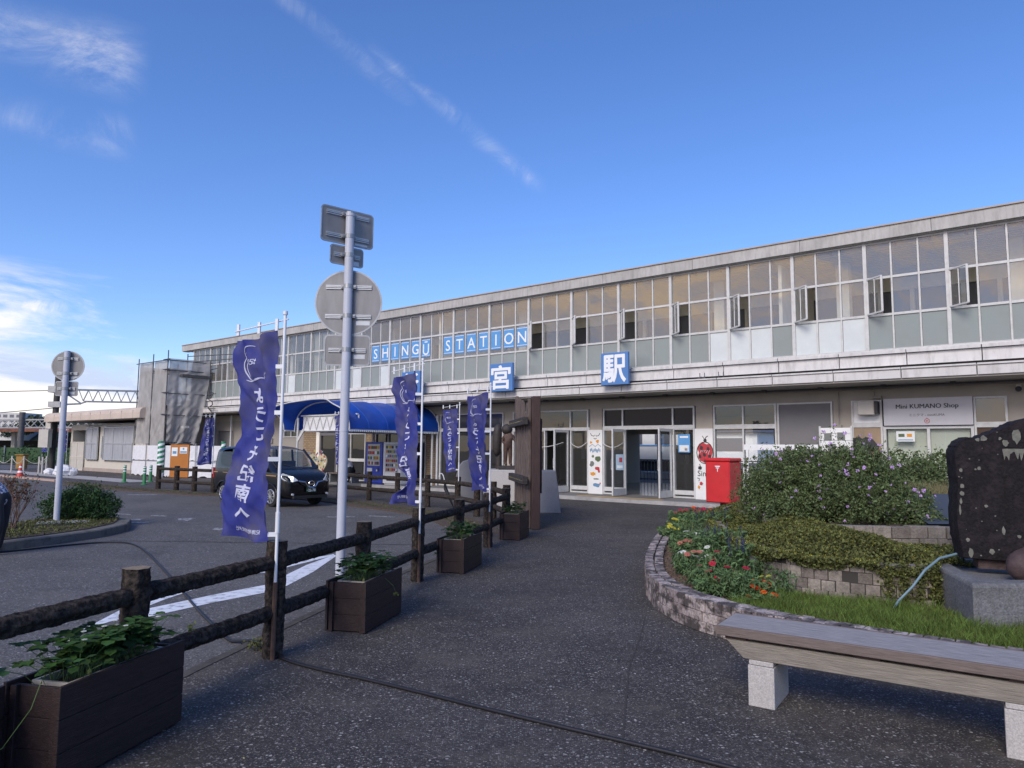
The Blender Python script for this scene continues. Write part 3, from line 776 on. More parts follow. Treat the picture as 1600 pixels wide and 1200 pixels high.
# -- one window bay: frame, clear glass, three lower panels, all authored from u=0
rd = random.Random(11)
openb = {0: 42, -1: 41, -2: 40, -3: 41, -4: 43, -5: 45, -6: 47, -7: 46, -16: 35}
for k in range(-20, 4):
    u0 = u_of(k)
    b = B()
    b.box(u0 - .045, u0 + .045, DG - .07, DG + .06, Z0, Z3)
    for j in (1, 2):
        b.box(u0 + .645 * j - .022, u0 + .645 * j + .022, DG - .04, DG + .04, Z0, Z3)
    for z in (Z0 + .02, Z1, Z2, Z3 - .02):
        for j in range(3):
            a = u0 + .645 * j + (.047 if j == 0 else .024); c = u0 + .645 * (j + 1) - (.047 if j == 2 else .024)
            b.box(a, c, DG - .045, DG + .03, z - .032, z + .032)
    if k % 3 == 0: b.box(u0 + .25, u0 + .4, DG - .075, DG - .05, Z2 - .02, Z2 + .03)
    wf = b.build('window', M['white_metal'], ST)
    b = B()
    for j in range(3):
        a = u0 + .645 * j + .03; c = a + .585
        b.add([(a, DG - .01 , Z2 + .03), (c, DG - .01, Z2 + .03), (c, DG - .01, Z3 - .03), (a, DG - .01, Z3 - .03)], [(0, 1, 2, 3)])
        if not (j == 0 and k in openb):
            b.add([(a, DG - .01, Z1 + .03), (c, DG - .01, Z1 + .03), (c, DG - .01, Z2 - .03), (a, DG - .01, Z2 - .03)], [(0, 1, 2, 3)])
    b.build('pane', M['glass'], wf)
    b = MB(bf)
    for j in range(3):
        a = u0 + .645 * j + .03; c = a + .585
        b.m = 1 if (k in (-3, -2) and (j < 2 or k == -2)) or rd.random() < .06 else 0
        b.box(a, c, DG - .012, DG + .01, Z0 + .05, Z1 - .03)
    b.build('frosted_panel', [M['frost'], M['frost_w']], wf)
    if k in openb:
        an = R(openb[k]); h = (u0 + .05, DG - .07)
        e = (h[0] + .56 * math.cos(an), h[1] - .56 * math.sin(an))
        b = B()
        zl, zh = Z1 + .03, Z2 - .03
        for p, q in (((h[0], h[1], zl), (h[0], h[1], zh)), ((e[0], e[1], zl), (e[0], e[1], zh)), ((h[0], h[1], zl), (e[0], e[1], zl)), ((h[0], h[1], zh), (e[0], e[1], zh))):
            b.bar(p, q, .05, .04)
        b.bar((h[0] * .5 + e[0] * .5, h[1] * .5 + e[1] * .5, zl), (h[0] * .5 + e[0] * .5, h[1] * .5 + e[1] * .5, zh), .022, .02)
        sh = b.build('sash', M['white_metal'], wf)
        b = B(); b.add([(h[0], h[1], zl), (e[0], e[1], zl), (e[0], e[1], zh), (h[0], h[1], zh)], [(0, 1, 2, 3)])
        o = b.build('sash_pane', M['glass'], wf)
# curtains / rolled paper seen through two left bays
b = B()
for k in (-14, -13):
    for j in range(3):
        for i in range(5):
            a = u_of(k) + .645 * j + .06 + i * .11
            b.add([(a, 21.12, Z1 + .05), (a + .055, 21.17, Z1 + .05), (a + .055, 21.17, Z3 - .08), (a, 21.12, Z3 - .08)], [(0, 1, 2, 3)])
            b.add([(a + .055, 21.17, Z1 + .05), (a + .11, 21.12, Z1 + .05), (a + .11, 21.12, Z3 - .08), (a + .055, 21.17, Z3 - .08)], [(0, 1, 2, 3)])
b.build('curtain', mat('pale_curtain', (.62, .60, .52), .9, trans=.3, var=.1), ST)
# -- the two tier canopy
b = B(); b.box(-42.0, 8, 20.85, 21.1, 3.9, 4.40); b.box(-41.9, 8, 20.62, 22.0, 3.60, 3.84)
can = b.build('canopy', M['mortar'], ST)
b = B(); x = -42.0 + 1.65 * .4
edges_ = [-42.02]
while x < 8: edges_.append(x); x += 1.65
edges_.append(8)
for a, c in zip(edges_, edges_[1:]): b.box(a + .012, c - .012, 20.78, 20.96, 3.97, 4.27); b.box(a + .012, c - .012, 20.70, 21.05, 4.285, 4.372)
b.box(-42.0, 8, 20.80, 21.05, 4.372, 4.40)
b.build('upper_fascia', M['fascia'], can)
b = B()
for a, c in zip(edges_, edges_[1:]): b.box(a + .012 - .1, c - .012 - .1, 20.50, 20.70, 3.60, 3.83); b.box(a + .012 - .1, c - .012 - .1, 20.46, 20.80, 3.838, 3.88)
b.box(-42.0, 8, 20.56, 20.80, 3.83, 3.85)
b.build('lower_fascia', M['fascia'], can)
b = B(); b.box(-41.9, 8, 20.55, 22.0, 3.55, 3.598); b.build('soffit', M['soffit'], can)
b = B(); b.pipe([(-41, 21.7, 3.50), (8, 21.7, 3.50)], .03, 6)
for i in range(30): b.box(-40.5 + 1.65 * i, -40.38 + 1.65 * i, 21.6, 21.8, 3.47, 3.549)
b.build('soffit_pipe', M['steel_dk'], can)
# bird spikes / brackets on the ledge
b = B()
for u in (-9.05, -8.9, -8.45, -8.3): b.tube((u, 20.65, 3.88), (u, 20.65, 4.08), .012, 5)
b.pipe([(-9.1, 20.6, 3.9), (-8.98, 20.6, 3.94), (-8.85, 20.6, 3.9)], .02, 5)
b.build('ledge_bracket', M['steel_dk'], can)
# -- platform slab of the station with pale edge
b = B(); b.box(-33, 8, 20.45, 33.5, -.1, .11); b.build('step', mat('step_paving', (.17, .165, .16), .85, var=.15, vscale=3), ST)
b = B(); b.box(-24.5, 8, 20.2, 20.45, -.1, .115); b.build('step_edge', M['conc_light'], ST)
# -- ground floor wall pieces at D=22
b = B(); DW = 22.0
def wall(u0, u1, z0, z1, bb=None, t=.2): (bb or b).box(u0, u1, DW, DW + t, z0, z1)
wall(-41.35, 8, 3.16, 3.60)
for a, c in ((-17.95, -17.50), (-13.90, -13.40), (-9.80, -9.23), (-5.55, -5.05), (-1.38, 8), (-21.74, -21.5), (-7.18, -7.15)):
    wall(a, c, .11, 3.16)
b.build('wall', M['siding'], ST)
b = B()
wall(-41.35, -39.9, .1, 3.16); wall(-38.2, -33.1, .1, 3.16); wall(-33.1, -31.8, .1, 2.2); wall(-33.1, -31.8, 3.0, 3.16); wall(-31.8, -31.3, .1, 3.16)
wall(-39.9, -38.2, 2.6, 3.16)
b.build('siding_wall', M['siding_d'], ST)
# lower white painted pillars carrying the pictures
for a, c in ((-13.95, -13.35), (-9.83, -9.21)):
    b = B(); b.box(a, c, DW - .06, DW + .02, .11, 2.40); pl = b.build('pillar', M['white'], ST)
def paint_strokes(items, dq):
    """items: (material, kind, u, z, ru, rz) small flat pictures laid 3 mm proud of the pillar"""
    bs = {}
    for it in items:
        mk = it[0]; bb = bs.setdefault(mk, B())
        if it[1] == 'blob':
            _, _, u, z, ru, rz, sd = it; r_ = random.Random(sd); n = 14
            pts_ = []
            for i in range(n):
                a = 2 * math.pi * i / n; q = r_.uniform(.7, 1.15)
                pts_.append((u + ru * q * math.cos(a), dq, z + rz * q * math.sin(a)))
            bb.ext(pts_, (0.0, -.0, 0)) if False else bb.add(pts_, [tuple(range(n))])
        elif it[1] == 'line':
            _, _, p, w_ = it
            bb.pipe([(a, dq, c) for a, c in p], w_, 4)
    for mk, bb in bs.items():
        bb.build('wall_painting', M[mk] if isinstance(mk, str) else mk, ST)
M['pt_green'] = mat('painted_green', (.09, .13, .06), .7); M['pt_grey'] = mat('painted_grey', (.16, .17, .16), .7); M['pt_blue'] = mat('painted_blue', (.12, .25, .40), .7)
M['pt_red'] = mat('painted_red', (.45, .04, .05), .7); M['pt_or'] = mat('painted_orange', (.65, .28, .03), .7)
q = DW - .064
uu = -13.65
items = [('black', 'line', [(uu - .2, 2.28), (uu - .15, 2.2), (uu - .05, 2.17), (uu - .03, 2.22)], .012), ('black', 'line', [(uu + .2, 2.28), (uu + .15, 2.2), (uu + .05, 2.17), (uu + .03, 2.22)], .012),
         ('black', 'line', [(uu - .06, 2.1), (uu, 2.07), (uu + .06, 2.1)], .012),
         ('pt_or', 'blob', uu + .1, 1.98, .07, .07, 1), ('pt_or', 'blob', uu - .18, 1.95, .05, .05, 2), ('pt_blue', 'line', [(uu - .25, 1.8), (uu - .12, 1.88), (uu, 1.8), (uu + .12, 1.88), (uu + .24, 1.8)], .01),
         ('pt_green', 'blob', uu - .1, 1.45, .06, .05, 3), ('pt_green', 'blob', uu + .13, 1.36, .13, .12, 4), ('pt_grey', 'blob', uu - .14, 1.17, .1, .1, 5),
         ('pt_red', 'blob', uu + .08, 1.02, .1, .07, 6), ('pt_red', 'blob', uu + .15, .93, .05, .09, 7), ('pt_or', 'blob', uu - .1, .82, .12, .075, 8), ('pt_grey', 'blob', uu + .04, .64, .13, .03, 9),
         ('pt_blue', 'blob', uu + .05, .42, .17, .07, 10), ('pt_red', 'blob', uu + .2, .48, .03, .04, 11)]
for i in range(9): items.append(('pt_blue', 'blob', uu - .2 + .05 * i, 1.66 + .03 * math.sin(i * 2), .022, .07, 20 + i))
vv = -9.5
items += [('black', 'blob', vv + .03, 2.02, .07, .06, 31), ('black', 'line', [(vv - .06, 2.16), (vv, 2.05), (vv + .06, 2.12), (vv + .12, 2.16)], .012)]
pts_ = [('pt_red', 'blob', vv + .02, 1.62, .27, .34, 33)]
items += pts_
paint_strokes(items, q)
items = []
for i, (a, c, r_) in enumerate(((-.1, 1.78, .06), (.13, 1.75, .05), (.0, 1.55, .06), (-.15, 1.5, .05), (.17, 1.5, .06), (.02, 1.37, .05), (-.05, 1.68, .03))): items.append(('black', 'blob', vv + a, c, r_, r_ * 1.2, 40 + i))
for i in range(5): items.append(('letter', 'line', [(vv - .15 + .07 * i, 1.6 + .05 * math.sin(i)), (vv - .1 + .07 * i, 1.7)], .007))
items += [('black', 'blob', vv - .15, 1.13, .07, .06, 51), ('black', 'line', [(vv - .17, 1.25), (vv - .13, 1.13)], .012), ('pt_red', 'blob', vv - .12, .62, .06, .06, 52), ('pt_or', 'blob', vv - .2, .5, .04, .06, 53), ('black', 'line', [(vv - .25, .8), (vv - .18, .78), (vv - .2, .7)], .01)]
items += [('black', 'line', [(vv - .16 + .27 * math.cos(a), 0) if False else (vv + .02 + .28 * math.cos(a), 1.62 + .35 * math.sin(a)) for a in [i * math.pi / 8 for i in range(17)]], .012)]
paint_strokes(items, q - .012)
V, F, w_, h_ = textmesh('Sin', .26)
b = B(); b.add([(vv - .1 + x, q - .006, .95 + y) for x, y, z in V], F); b.build('wall_lettering', M['black'], ST)
# brick and entrance part under the blue awning
b = MB(); inv = None
for a, c in ((-31.3, -30.16), (-26.33, -25.75), (-22.3, -21.74)):
    bb = MB(); bb.box(a + 20, c + 20, -.05, .16, .1, 3.16)
    o = bb.build('brick_pier', M['brick_y'], ST, world=False)
b = B(); b.box(-30.16, -29.9, DW - .1, DW + .1, .1, 3.16); b.box(-30.16, -21.74, DW - .02, DW + .1, 2.75, 3.16); b.build('entrance_lintel', M['interior'], ST)
def framed(name, u0, u1, z0, z1, vs_=(), hs=(), D=DW + .02, fr=M['white_metal'], gl=M['glass_d'], w_=.05, t=.07):
    b = B()
    b.box(u0, u0 + w_, D - t, D + t, z0, z1); b.box(u1 - w_, u1, D - t, D + t, z0, z1)
    b.box(u0 + w_, u1 - w_, D - t + .003, D + t - .003, z1 - w_, z1); b.box(u0 + w_, u1 - w_, D - t + .003, D + t - .003, z0, z0 + w_)
    for v in vs_: b.box(v - w_ / 2, v + w_ / 2, D - t + .006, D + t - .006, z0 + w_, z1 - w_)
    for h_ in hs:
        b.box(u0 + w_, u1 - w_, D - t + .009, D + t - .009, h_ - w_ * 1.4, h_ + w_ * 1.4)
    f = b.build(name, fr, ST)
    if gl is not None:
        b = B(); b.add([(u0 + w_ / 2, D, z0 + w_ / 2), (u1 - w_ / 2, D, z0 + w_ / 2), (u1 - w_ / 2, D, z1 - w_ / 2), (u0 + w_ / 2, D, z1 - w_ / 2)], [(0, 1, 2, 3)])
        b.build('pane', gl, f)
    return f
framed('window', -33.1, -31.8, 2.2, 3.0, (-32.45,), ())
framed('window', -29.9, -28.6, .12, 2.74, (), (2.35,), fr=M['grey_panel'])
framed('door', -28.55, -26.4, .12, 2.74, (-27.5,), (2.4, 1.1))
framed('window', -25.7, -23.9, .12, 2.74, (-24.8,), (2.4,))
framed('window', -23.85, -22.35, .12, 2.74, (), (2.1,), fr=M['ac'])
framed('window', -21.5, -17.97, .12, 3.15, (-19.7,), (2.47,))
# left door bay
framed('window', -17.48, -13.96, 2.45, 3.15, (-14.75,), ())
framed('window', -14.75, -13.96, .12, 2.42, (), (.3,), gl=M['glass_c'])
framed('window', -17.48, -15.9, .12, 2.42, (), (), gl=M['glass_c'])
# door bay
framed('transom_window', -13.33, -9.84, 2.48, 3.15, (-12.54, -10.62), (), gl=mat('dark_transom_pane', (.008, .008, .012), .25, spec=.25))  # opaque near-black transom panes, the darkness behind put into the colour
framed('window', -13.33, -12.45, .12, 2.42, (), (.3,), gl=M['glass_c'])
framed('window', -10.62, -9.84, .12, 2.42, (), (.3,), gl=M['glass_c'])
b = B(); b.box(-17.5, -13.9, DW - .06, DW + .06, 2.40, 2.50); b.box(-13.34, -9.83, DW - .065, DW + .065, 2.40, 2.50); b.build('door_header', M['white_metal'], ST)
def leaf(uh, z0=.14, z1=2.40, wd=.92):
    b = B(); D1 = DW - .06; D0 = D1 - wd
    b.box(uh - .025, uh + .025, D1 - .07, D1, z0, z1); b.box(uh - .025, uh + .025, D0, D0 + .07, z0, z1)
    b.box(uh - .022, uh + .022, D0 + .07, D1 - .07, z1 - .09, z1); b.box(uh - .022, uh + .022, D0 + .07, D1 - .07, z0, z0 + .22)
    dr = b.build('door', M['white_metal'], ST)
    b = B(); b.add([(uh, D0 + .07, z0 + .2), (uh, D1 - .07, z0 + .2), (uh, D1 - .07, z1 - .08), (uh, D0 + .07, z1 - .08)], [(0, 1, 2, 3)]); b.build('pane', M['glass_c'], dr)
    b = B(); b.pipe([(uh - .03, D0 + .06, 1.0), (uh - .08, D0 + .06, 1.05), (uh - .08, D0 + .06, 1.35), (uh - .03, D0 + .06, 1.4)], .014, 6); b.build('handle', M['steel'], dr)
leaf(-12.40); leaf(-10.66); leaf(-14.82)
# window bay, blinds, shop front
framed('window', -9.19, -7.18, .5, 3.15, (-8.22,), (2.45,), gl=M['glass_c'])
b = B(); wall(-9.2, -7.2, .11, .5); b.build('sill_wall', M['siding'], ST)
f = framed('window', -7.15, -5.56, .3, 3.15, (), (), gl=None)
b = B(); b.box(-7.1, -5.6, DW - .01, DW + .05, .3, 3.12); b.build('blind', M['grey_panel'], f)
f = framed('window', -5.05, -4.25, .12, 3.15, (), (2.45,), gl=None)
b = B(); b.box(-5.0, -4.3, DW - .01, DW + .04, 2.5, 3.11); b.build('board', M['white'], f)
b = B(); b.box(-5.0, -4.3, DW - .01, DW + .04, .15, 2.4); b.build('board', mat('tan_board', (.34, .25, .17), .8, var=.1), f)
f = framed('window', -4.24, -2.10, .12, 2.40, (-3.14,), (.3, 1.0), gl=M['glass_c'], w_=.07)
b = B(); b.box(-4.15, -2.2, DW + .10, DW + .14, .2, 2.35); b.build('blind', mat('cream_roller_blind', (.58, .60, .50), .8, var=.05, vscale=1), f)
framed('window', -2.09, -1.36, .12, 3.15, (), (2.42,), gl=None)
b = B(); b.box(-2.05, -1.4, DW - .0, DW + .05, 2.47, 3.12); b.box(-2.05, -1.4, DW, DW + .05, .2, 2.36); b.build('dark_pane', mat('brown_glass', (.09, .06, .045), .03, spec=.9), ST)
# -- hall interior
b = B(); b.box(-21, 8, 22.3, 31.0, .112, .118); b.build('hall_floor', M['floor'], ST)
b = B(); b.box(-41.3, 8, 22.2, 33.3, 3.2, 3.25)
b.build('hall_ceiling', mat('hall_ceiling', (.35, .34, .32), .9), ST)
b = B()
b.box(-21.6, -21.4, 22.2, 31, .1, 3.2); b.box(-41.3, -21.6, 24.5, 24.6, .1, 3.2)
b.box(-21.4, -16.8, 30.9, 31.1, .1, 3.2)
b.box(-16.8, -14.2, 30.9, 31.1, 2.45, 3.2); b.box(-15.75, -15.6, 30.9, 31.1, .1, 2.45)
b.box(-14.2, -13.4, 30.9, 31.1, .1, 3.2); b.box(-13.4, -9.2, 30.9, 31.1, 2.6, 3.2); b.box(-9.2, -5.2, 30.9, 31.1, .1, 3.2); b.box(-16.9, -16.8, 26.5, 30.9, .1, 3.2); b.box(-5.0, 8, 24.4, 24.5, .1, 3.2); b.box(-5.2, -5.0, 22.2, 31, .1, 3.2)
b.box(-13.4, -9.2, 30.9, 31.1, .1, .9)
b.build('hall_wall', mat('hall_wall', (.50, .47, .42), .85), ST)
b = B(); b.box(-13.9, -12.9, 29.0, 29.6, .12, 1.9); b.box(-12.6, -11.9, 27.0, 27.6, .12, 1.5); b.box(-17.9, -17.3, 29, 29.8, .12, 1.9)
b.box(-12.3, -10.7, 25.0, 25.1, 2.28, 2.55); b.box(-19, -18.3, 23.6, 24.2, .12, 1.7)
b.build('hall_fitting', mat('hall_fitting', (.05, .05, .055), .5), ST)
b = B(); b.box(-20.0, -18.4, 30.8, 30.88, 1.2, 1.9); b.build('notice_board', M['poster'], ST)
V, F, w_, h_ = textmesh('のりば  改札口', .16)
b = B(); b.add([(-11.5 + x, 24.99, 2.41 + y) for x, y, z in V], F); b.build('hall_sign_lettering', M['gold'], ST)
# door chains
b = B()
for a, c in ((-13.35, -12.45), (-14.7, -13.98), (-17, -15.0)):
    b.pipe([(a + (c - a) * i / 8, DW - .12, 1.95 - .18 * math.sin(math.pi * i / 8)) for i in range(9)], .012, 5)
b.build('door_chain', M['offwhite'], ST)
# pipes on the wall
b = B(); b.pipe([(-5.38, DW - .05, 2.45), (-5.38, DW - .05, 3.42), (-5.2, DW - .05, 3.48), (-4.55, DW - .05, 3.47), (-4.45, DW - .05, 3.4), (-4.42, DW - .05, 3.25)], .018, 6)
b.box(-5.45, -5.31, DW - .1, DW, 2.38, 2.46); b.bbox((-4.35, DW - .1, 3.22), (.22, .14, .08))
b.build('conduit', M['siding_d'], ST)
b = B(); b.tube((-38.1, 21.8, .1), (-38.1, 21.8, 3.5), .04); b.tube((-21.6, 21.9, .1), (-21.6, 21.9, 3.1), .05); b.build('drain_pipe', M['offwhite'], ST)
b = B(); b.box(-39.9, -38.2, DW + .1, DW + .14, .1, 2.6); b.build('dark_doorway', M['grey_panel'], ST)
b = B(); b.box(-36.2, -35.6, DW - .3, DW, 2.5, 2.9); b.box(-34.3, -34.1, DW - .1, DW, 1.9, 2.15); b.box(-35.4, -33.6, DW - .35, DW, 1.1, 1.6); b.build('wall_unit', M['siding_d'], ST)
# -- tactile strip
b = B(); b.box(-13.6, -10.4, 20.62, 20.86, .112, .118); tag(b.build('tactile_strip', M['tactile']), 'yellow tactile paving strip on the step before the open station doors', 'paving strip')
# ================================================================ lettering things on the station
GK = 'blue square kanji signs standing on the canopy edge'
def kanji(ch, u0, u1, z0, z1, label):
    c = bf((u0 + u1) / 2, 20.25, z0)
    t = thing('kanji_sign', label, 'sign', c, BROT, GK)
    w_ = (u1 - u0); h_ = z1 - z0
    b = MB(); b.box(-w_ / 2, w_ / 2, -.05, .05, 0, h_)
    b.build('panel', M['blue_sign'], t, world=False, bevel=.008)
    V, F, tw, th = textmesh(ch, 1.0, offset=.008)
    sx = w_ * .84 / tw; sz = h_ * .84 / th
    b = MB()
    for i_, (ox, oz) in enumerate(((0, 0), (-.016, 0), (.016, 0), (0, .016), (0, -.016), (.012, .012), (-.012, -.012))): b.add([(x * sx + ox, -.056 - .0012 * i_, h_ / 2 + y * sz + oz) for x, y, z in V], F)
    b.build('character', M['letter'], t, world=False)
    b = MB()
    for x in (-w_ * .35, w_ * .35): b.tube((x, .05, h_ * .62), (x, .62, h_ * .5), .018, 6)
    b.build('bracket', M['steel'], t, world=False)
kanji('新', -22.06, -20.97, 3.82, 4.86, 'blue sign with white kanji partly hidden behind the second tall indigo flag')
kanji('宮', -17.21, -16.12, 3.82, 4.86, 'blue sign with white kanji above the wooden board monument')
kanji('駅', -12.34, -11.31, 3.82, 4.89, 'blue sign with white kanji above the open entrance doors')
L_ = [('R', -13, 1), ('S', -13, 2), ('H', -12, 0), ('I', -12, 1), ('N', -12, 2), ('G', -11, 0), ('Ū', -11, 1)]
L_ = []
px_u = {}
seq = [('R', -12, 0), ('S', -12, 1), ('H', -12, 2), ('I', -11, 0), ('N', -11, 1), ('G', -11, 2), ('Ū', -10, 0), ('S', -10, 2), ('T', -9, 0), ('A', -9, 1), ('T', -9, 2), ('I', -8, 0), ('O', -8, 1), ('N', -8, 2)]
desc = ['partly hidden behind the lower rectangular sign back', 'first full letter of the name on the ribbon windows', 'second letter of the first word on the ribbon windows', 'third full letter of the first word on the ribbon windows',
        'fourth letter of the first word', 'letter G on the ribbon windows', 'letter U with a bar above it, end of the first word', 'first letter of the word STATION', 'first T of the word STATION',
        'letter A of the word STATION', 'second T of the word STATION', 'letter I of the word STATION', 'letter O of the word STATION', 'last letter N of the word STATION']
for (ch, k, j), ds in zip(seq, desc):
    uc = u_of(k) + .645 * (j + .5); c = bf(uc, 20.975, Z1 + .12)
    t = thing('letter_sign', 'blue window letter sheet, ' + ds, 'letter sign', c, BROT, 'blue letter sheets in the upper windows')
    b = MB(); b.box(-.25, .25, -.004, .004, .05, .80); b.build('sheet', M['blue_film'], t, world=False)
    V, F, tw, th = textmesh(ch, .62, offset=.004)
    b = MB(); b.add([(x, -.007, .42 + y) for x, y, z in V], F)
    b.box(-.24, .24, -.008, -.005, .10, .118); b.box(-.24, .24, -.008, -.005, .755, .773)
    b.build('lettering', M['letter'], t, world=False)
# shop sign board
t = thing('shop_sign', 'grey white shop name board above the sliding windows on the right', 'sign', bf(-3.15, 21.9, 2.4), BROT)
b = MB(); b.box(-1.05, 1.05, -.02, .03, .02, .76); b.build('board', mat('shop_board', (.50, .49, .52), .45, var=.04), t, world=False)
V, F, tw, th = textmesh('Mini KUMANO Shop', .26)
s_ = 1.28 / tw * 1.15
b = MB()
for i_, ox in enumerate((-.004, 0, .004)): b.add([(x * s_ + ox, -.024 - .0012 * i_, .52 + y * s_) for x, y, z in V], F)
V, F, tw, th = textmesh('ミニクマ - miniKUMA', .11)
b.add([(x * .82, -.024, .30 + y * .82) for x, y, z in V], F); b.build('lettering', M['black'], t, world=False)
b = MB()
b.pipe([(.06 * math.sin(a) * (1 - .15 * (math.cos(a) > .8)), -.025, .135 + .06 * math.cos(a) + (.02 if abs(a) < .01 or abs(a - 2 * math.pi) < .01 else 0)) for a in [i * math.pi / 10 for i in range(21)]], .006, 5)
b.box(-.025, -.012, -.027, -.022, .115, .155); b.box(.012, .025, -.027, -.022, .115, .155); b.box(-.012, .012, -.027, -.022, .130, .140)
b.build('emblem', M['pt_red'], t, world=False)
# posters
def poster(u, D, z, w_, h_, label, base=M['poster'], marks_=()):
    t = thing('poster', label, 'poster', bf(u, D, z), BROT)
    b = MB(); b.box(-w_ / 2, w_ / 2, -.004, .004, 0, h_); b.build('paper', base, t, world=False)
    for m_, x0, x1, z0, z1 in marks_:
        b = MB(); b.box(x0 * w_, x1 * w_, -.009, -.005, z0 * h_, z1 * h_); b.build('picture', m_, t, world=False)
poster(-3.68, 21.88, 1.98, .45, .28, 'small white food poster on the shop sliding window', marks_=((M['pt_green'], -.38, -.05, .45, .75), (M['pt_or'], .08, .35, .45, .75), (M['pt_blue'], -.4, .4, .12, .2)))
poster(-10.2, 21.93, 1.62, .42, .6, 'blue poster on the glass right of the open doors', M['blue_film'], ((M['letter'], -.35, .35, .8, .9), (M['poster'], -.4, .4, .05, .4), (M['pt_or'], .05, .3, .1, .25)))
poster(-12.62, 21.93, .98, .34, .55, 'pale blue poster on the glass left of the open doors', mat('pale_poster', (.40, .52, .66), .5), ((M['pt_red'], -.1, .25, .5, .8), (M['letter'], -.35, .3, .12, .3)))
# loudspeaker unit, t-shirt, leaning board, camera
t = thing('wall_unit', 'square beige ventilation unit on the white board beside the shop sign', 'ventilation unit', bf(-4.55, 21.95, 2.72), BROT)
b = MB(); b.box(-.28, .16, -.26, 0, 0, .40); b.build('casing', M['ac'], t, world=False, bevel=.02)
b = MB(); b.box(.165, .24, -.3, 0, .04, .38); b.build('hood', M['black'], t, world=False)
t = thing('hanging_shirt', 'black T-shirt hanging in front of the tan board beside the shop window', 'shirt', bf(-4.75, 21.8, 1.45), BROT)
sh = [(-.2, 0), (.2, 0), (.2, .4), (.36, .25), (.42, .38), (.24, .62), (.08, .66), (0, .6), (-.08, .66), (-.24, .62), (-.42, .38), (-.36, .25), (-.2, .4)]
b = MB(); b.ext([(x, 0, z) for x, z in sh], (0, .05, 0)); b.build('cloth', M['black'], t, world=False)
b = MB(); b.pipe([(-.2, .02, .6), (0, .02, .72), (.2, .02, .6)], .008, 5); b.tube((0, .02, .72), (0, .02, .95), .006, 5); b.build('hanger', M['steel'], t, world=False)
t = thing('menu_stand', 'white lattice display board standing between the grey blind and the shop', 'display board', bf(-5.35, 21.4, .11), BROT)
b = MB(); b.box(-.40, .40, -.02, .02, 1.0, 2.25); b.build('panel', M['white'], t, world=False)
b = MB(); b.bar((-.42, 0, 0), (-.42, 0, 2.3), .05, .05); b.bar((.42, 0, 0), (.42, 0, 2.3), .05, .05)
for i in range(6): b.bar((-.4, -.03, 1.1 + .2 * i), (.4, -.03, 1.1 + .2 * i), .01, .01)
b.build('frame', M['white_metal'], t, world=False)
b = MB()
for i, (x, z) in enumerate(((-.2, 2.0), (.15, 2.02), (-.1, 1.7), (.2, 1.65), (-.25, 1.4), (.1, 1.35))): b.box(x - .1, x + .1, -.045, -.036, z - .1, z + .1)
b.build('leaflet', M['pt_grey'], t, world=False)
b = MB(); b.box(-1.2, .9, -.02, .02, 0, .16)
for x in (-1.1, 1.1): b.box(x - .03, x + .03, -.02, .02, -1.5, 0)
o = b.build('notice_rail', M['white'], loc=bf(-6.6, 20.9, 1.72), world=False); o.rotation_euler.z = BROT
tag(o, 'long low white board behind the flowering bush under the grey blind', 'board')
t = thing('security_camera', 'small dark dome camera on the wall top at the far right', 'camera', bf(-1.1, 21.85, 3.3), BROT)
b = MB(); b.ball((0, -.06, 0), .07); b.build('dome', M['black'], t, world=False, smooth=True)
b = MB(); b.box(-.05, .05, -.05, .05, .05, .12); b.build('mount', M['ac'], t, world=False)
# ================================================================ blue awning
AW = thing('awning', 'arched blue vinyl awning reaching from the car park side to the station door', 'awning', bf(-23.6, 19.4), BROT)
uA, uB, Df, Dw = -25.75, -21.5, 17.0, 21.9
zb, zt = 2.40, 3.60
def arc(th):      # th 0 right foot .. pi left foot, returns u, z
    c = math.cos(th); s_ = math.sin(th)
    return ((uA + uB) / 2 + (uB - uA) / 2 * (abs(c) ** .82) * (1 if c > 0 else -1), zb + (zt - zb) * s_ ** .82)
def front(th):    # the front edge swings out over the sides and the ridge
    return Df - .10 + .38 * math.cos(th * 4) * .5 - (.25 if 1.9 < th < 2.9 else 0) * math.sin((th - 1.9) * math.pi)
b = MB(bf)
NT, NL = 44, 48
def cov(s_, t_):
    th = math.pi * s_; u, z = arc(th); D = front(th) + (Dw - front(th)) * t_
    sag = .05 * abs(math.sin(math.pi * 5 * t_)) * math.sin(th) ** .4
    wr = .012 * math.sin(th * 9 + t_ * 31) * math.sin(t_ * 17)
    fl_ = .30 * max(0, 1 - t_ * 9) * (math.exp(-((th - 2.62) / .30) ** 2) + .55 * math.exp(-((th - .50) / .25) ** 2))
    cu, cz = (uA + uB) / 2, zb
    k = 1 - (sag + wr) / 2.2 + fl_ / 2.2
    return (cu + (u - cu) * k, D, cz + (z - cz) * k)
b.grid(cov, NT, NL); b.build('cover', M['awning'], AW, smooth=True)
b = B()
for i in (0, 5):
    t_ = max(.004, i / 5)
    b.pipe([tuple(Vector(cov(j / 30, t_)) + Vector((0, -.012 if i == 0 else 0, .006))) for j in range(31)], .026 if i in (0, 5) else .016, 6)
for i in ():
    pass
b.pipe([(arc(math.pi * j / 24)[0] * .96 + (uA + uB) / 2 * .04, Df + .55, arc(math.pi * j / 24)[1] - .08) for j in range(25)], .03, 6)
b.build('hoop', M['white_metal'], AW)
b = B()
for i in range(1, 5): b.pipe([tuple(Vector(cov(j / 30, i / 5)) + Vector((0, 0, .002))) for j in range(31)], .010, 5)
b.build('seam', mat('pale_blue_seam', (.04, .13, .50), .5), AW)
b = B()
for u in (uA + .05, uB - .05): b.box(u - .03, u + .03, Df + .1, Dw, zb - .06, zb)
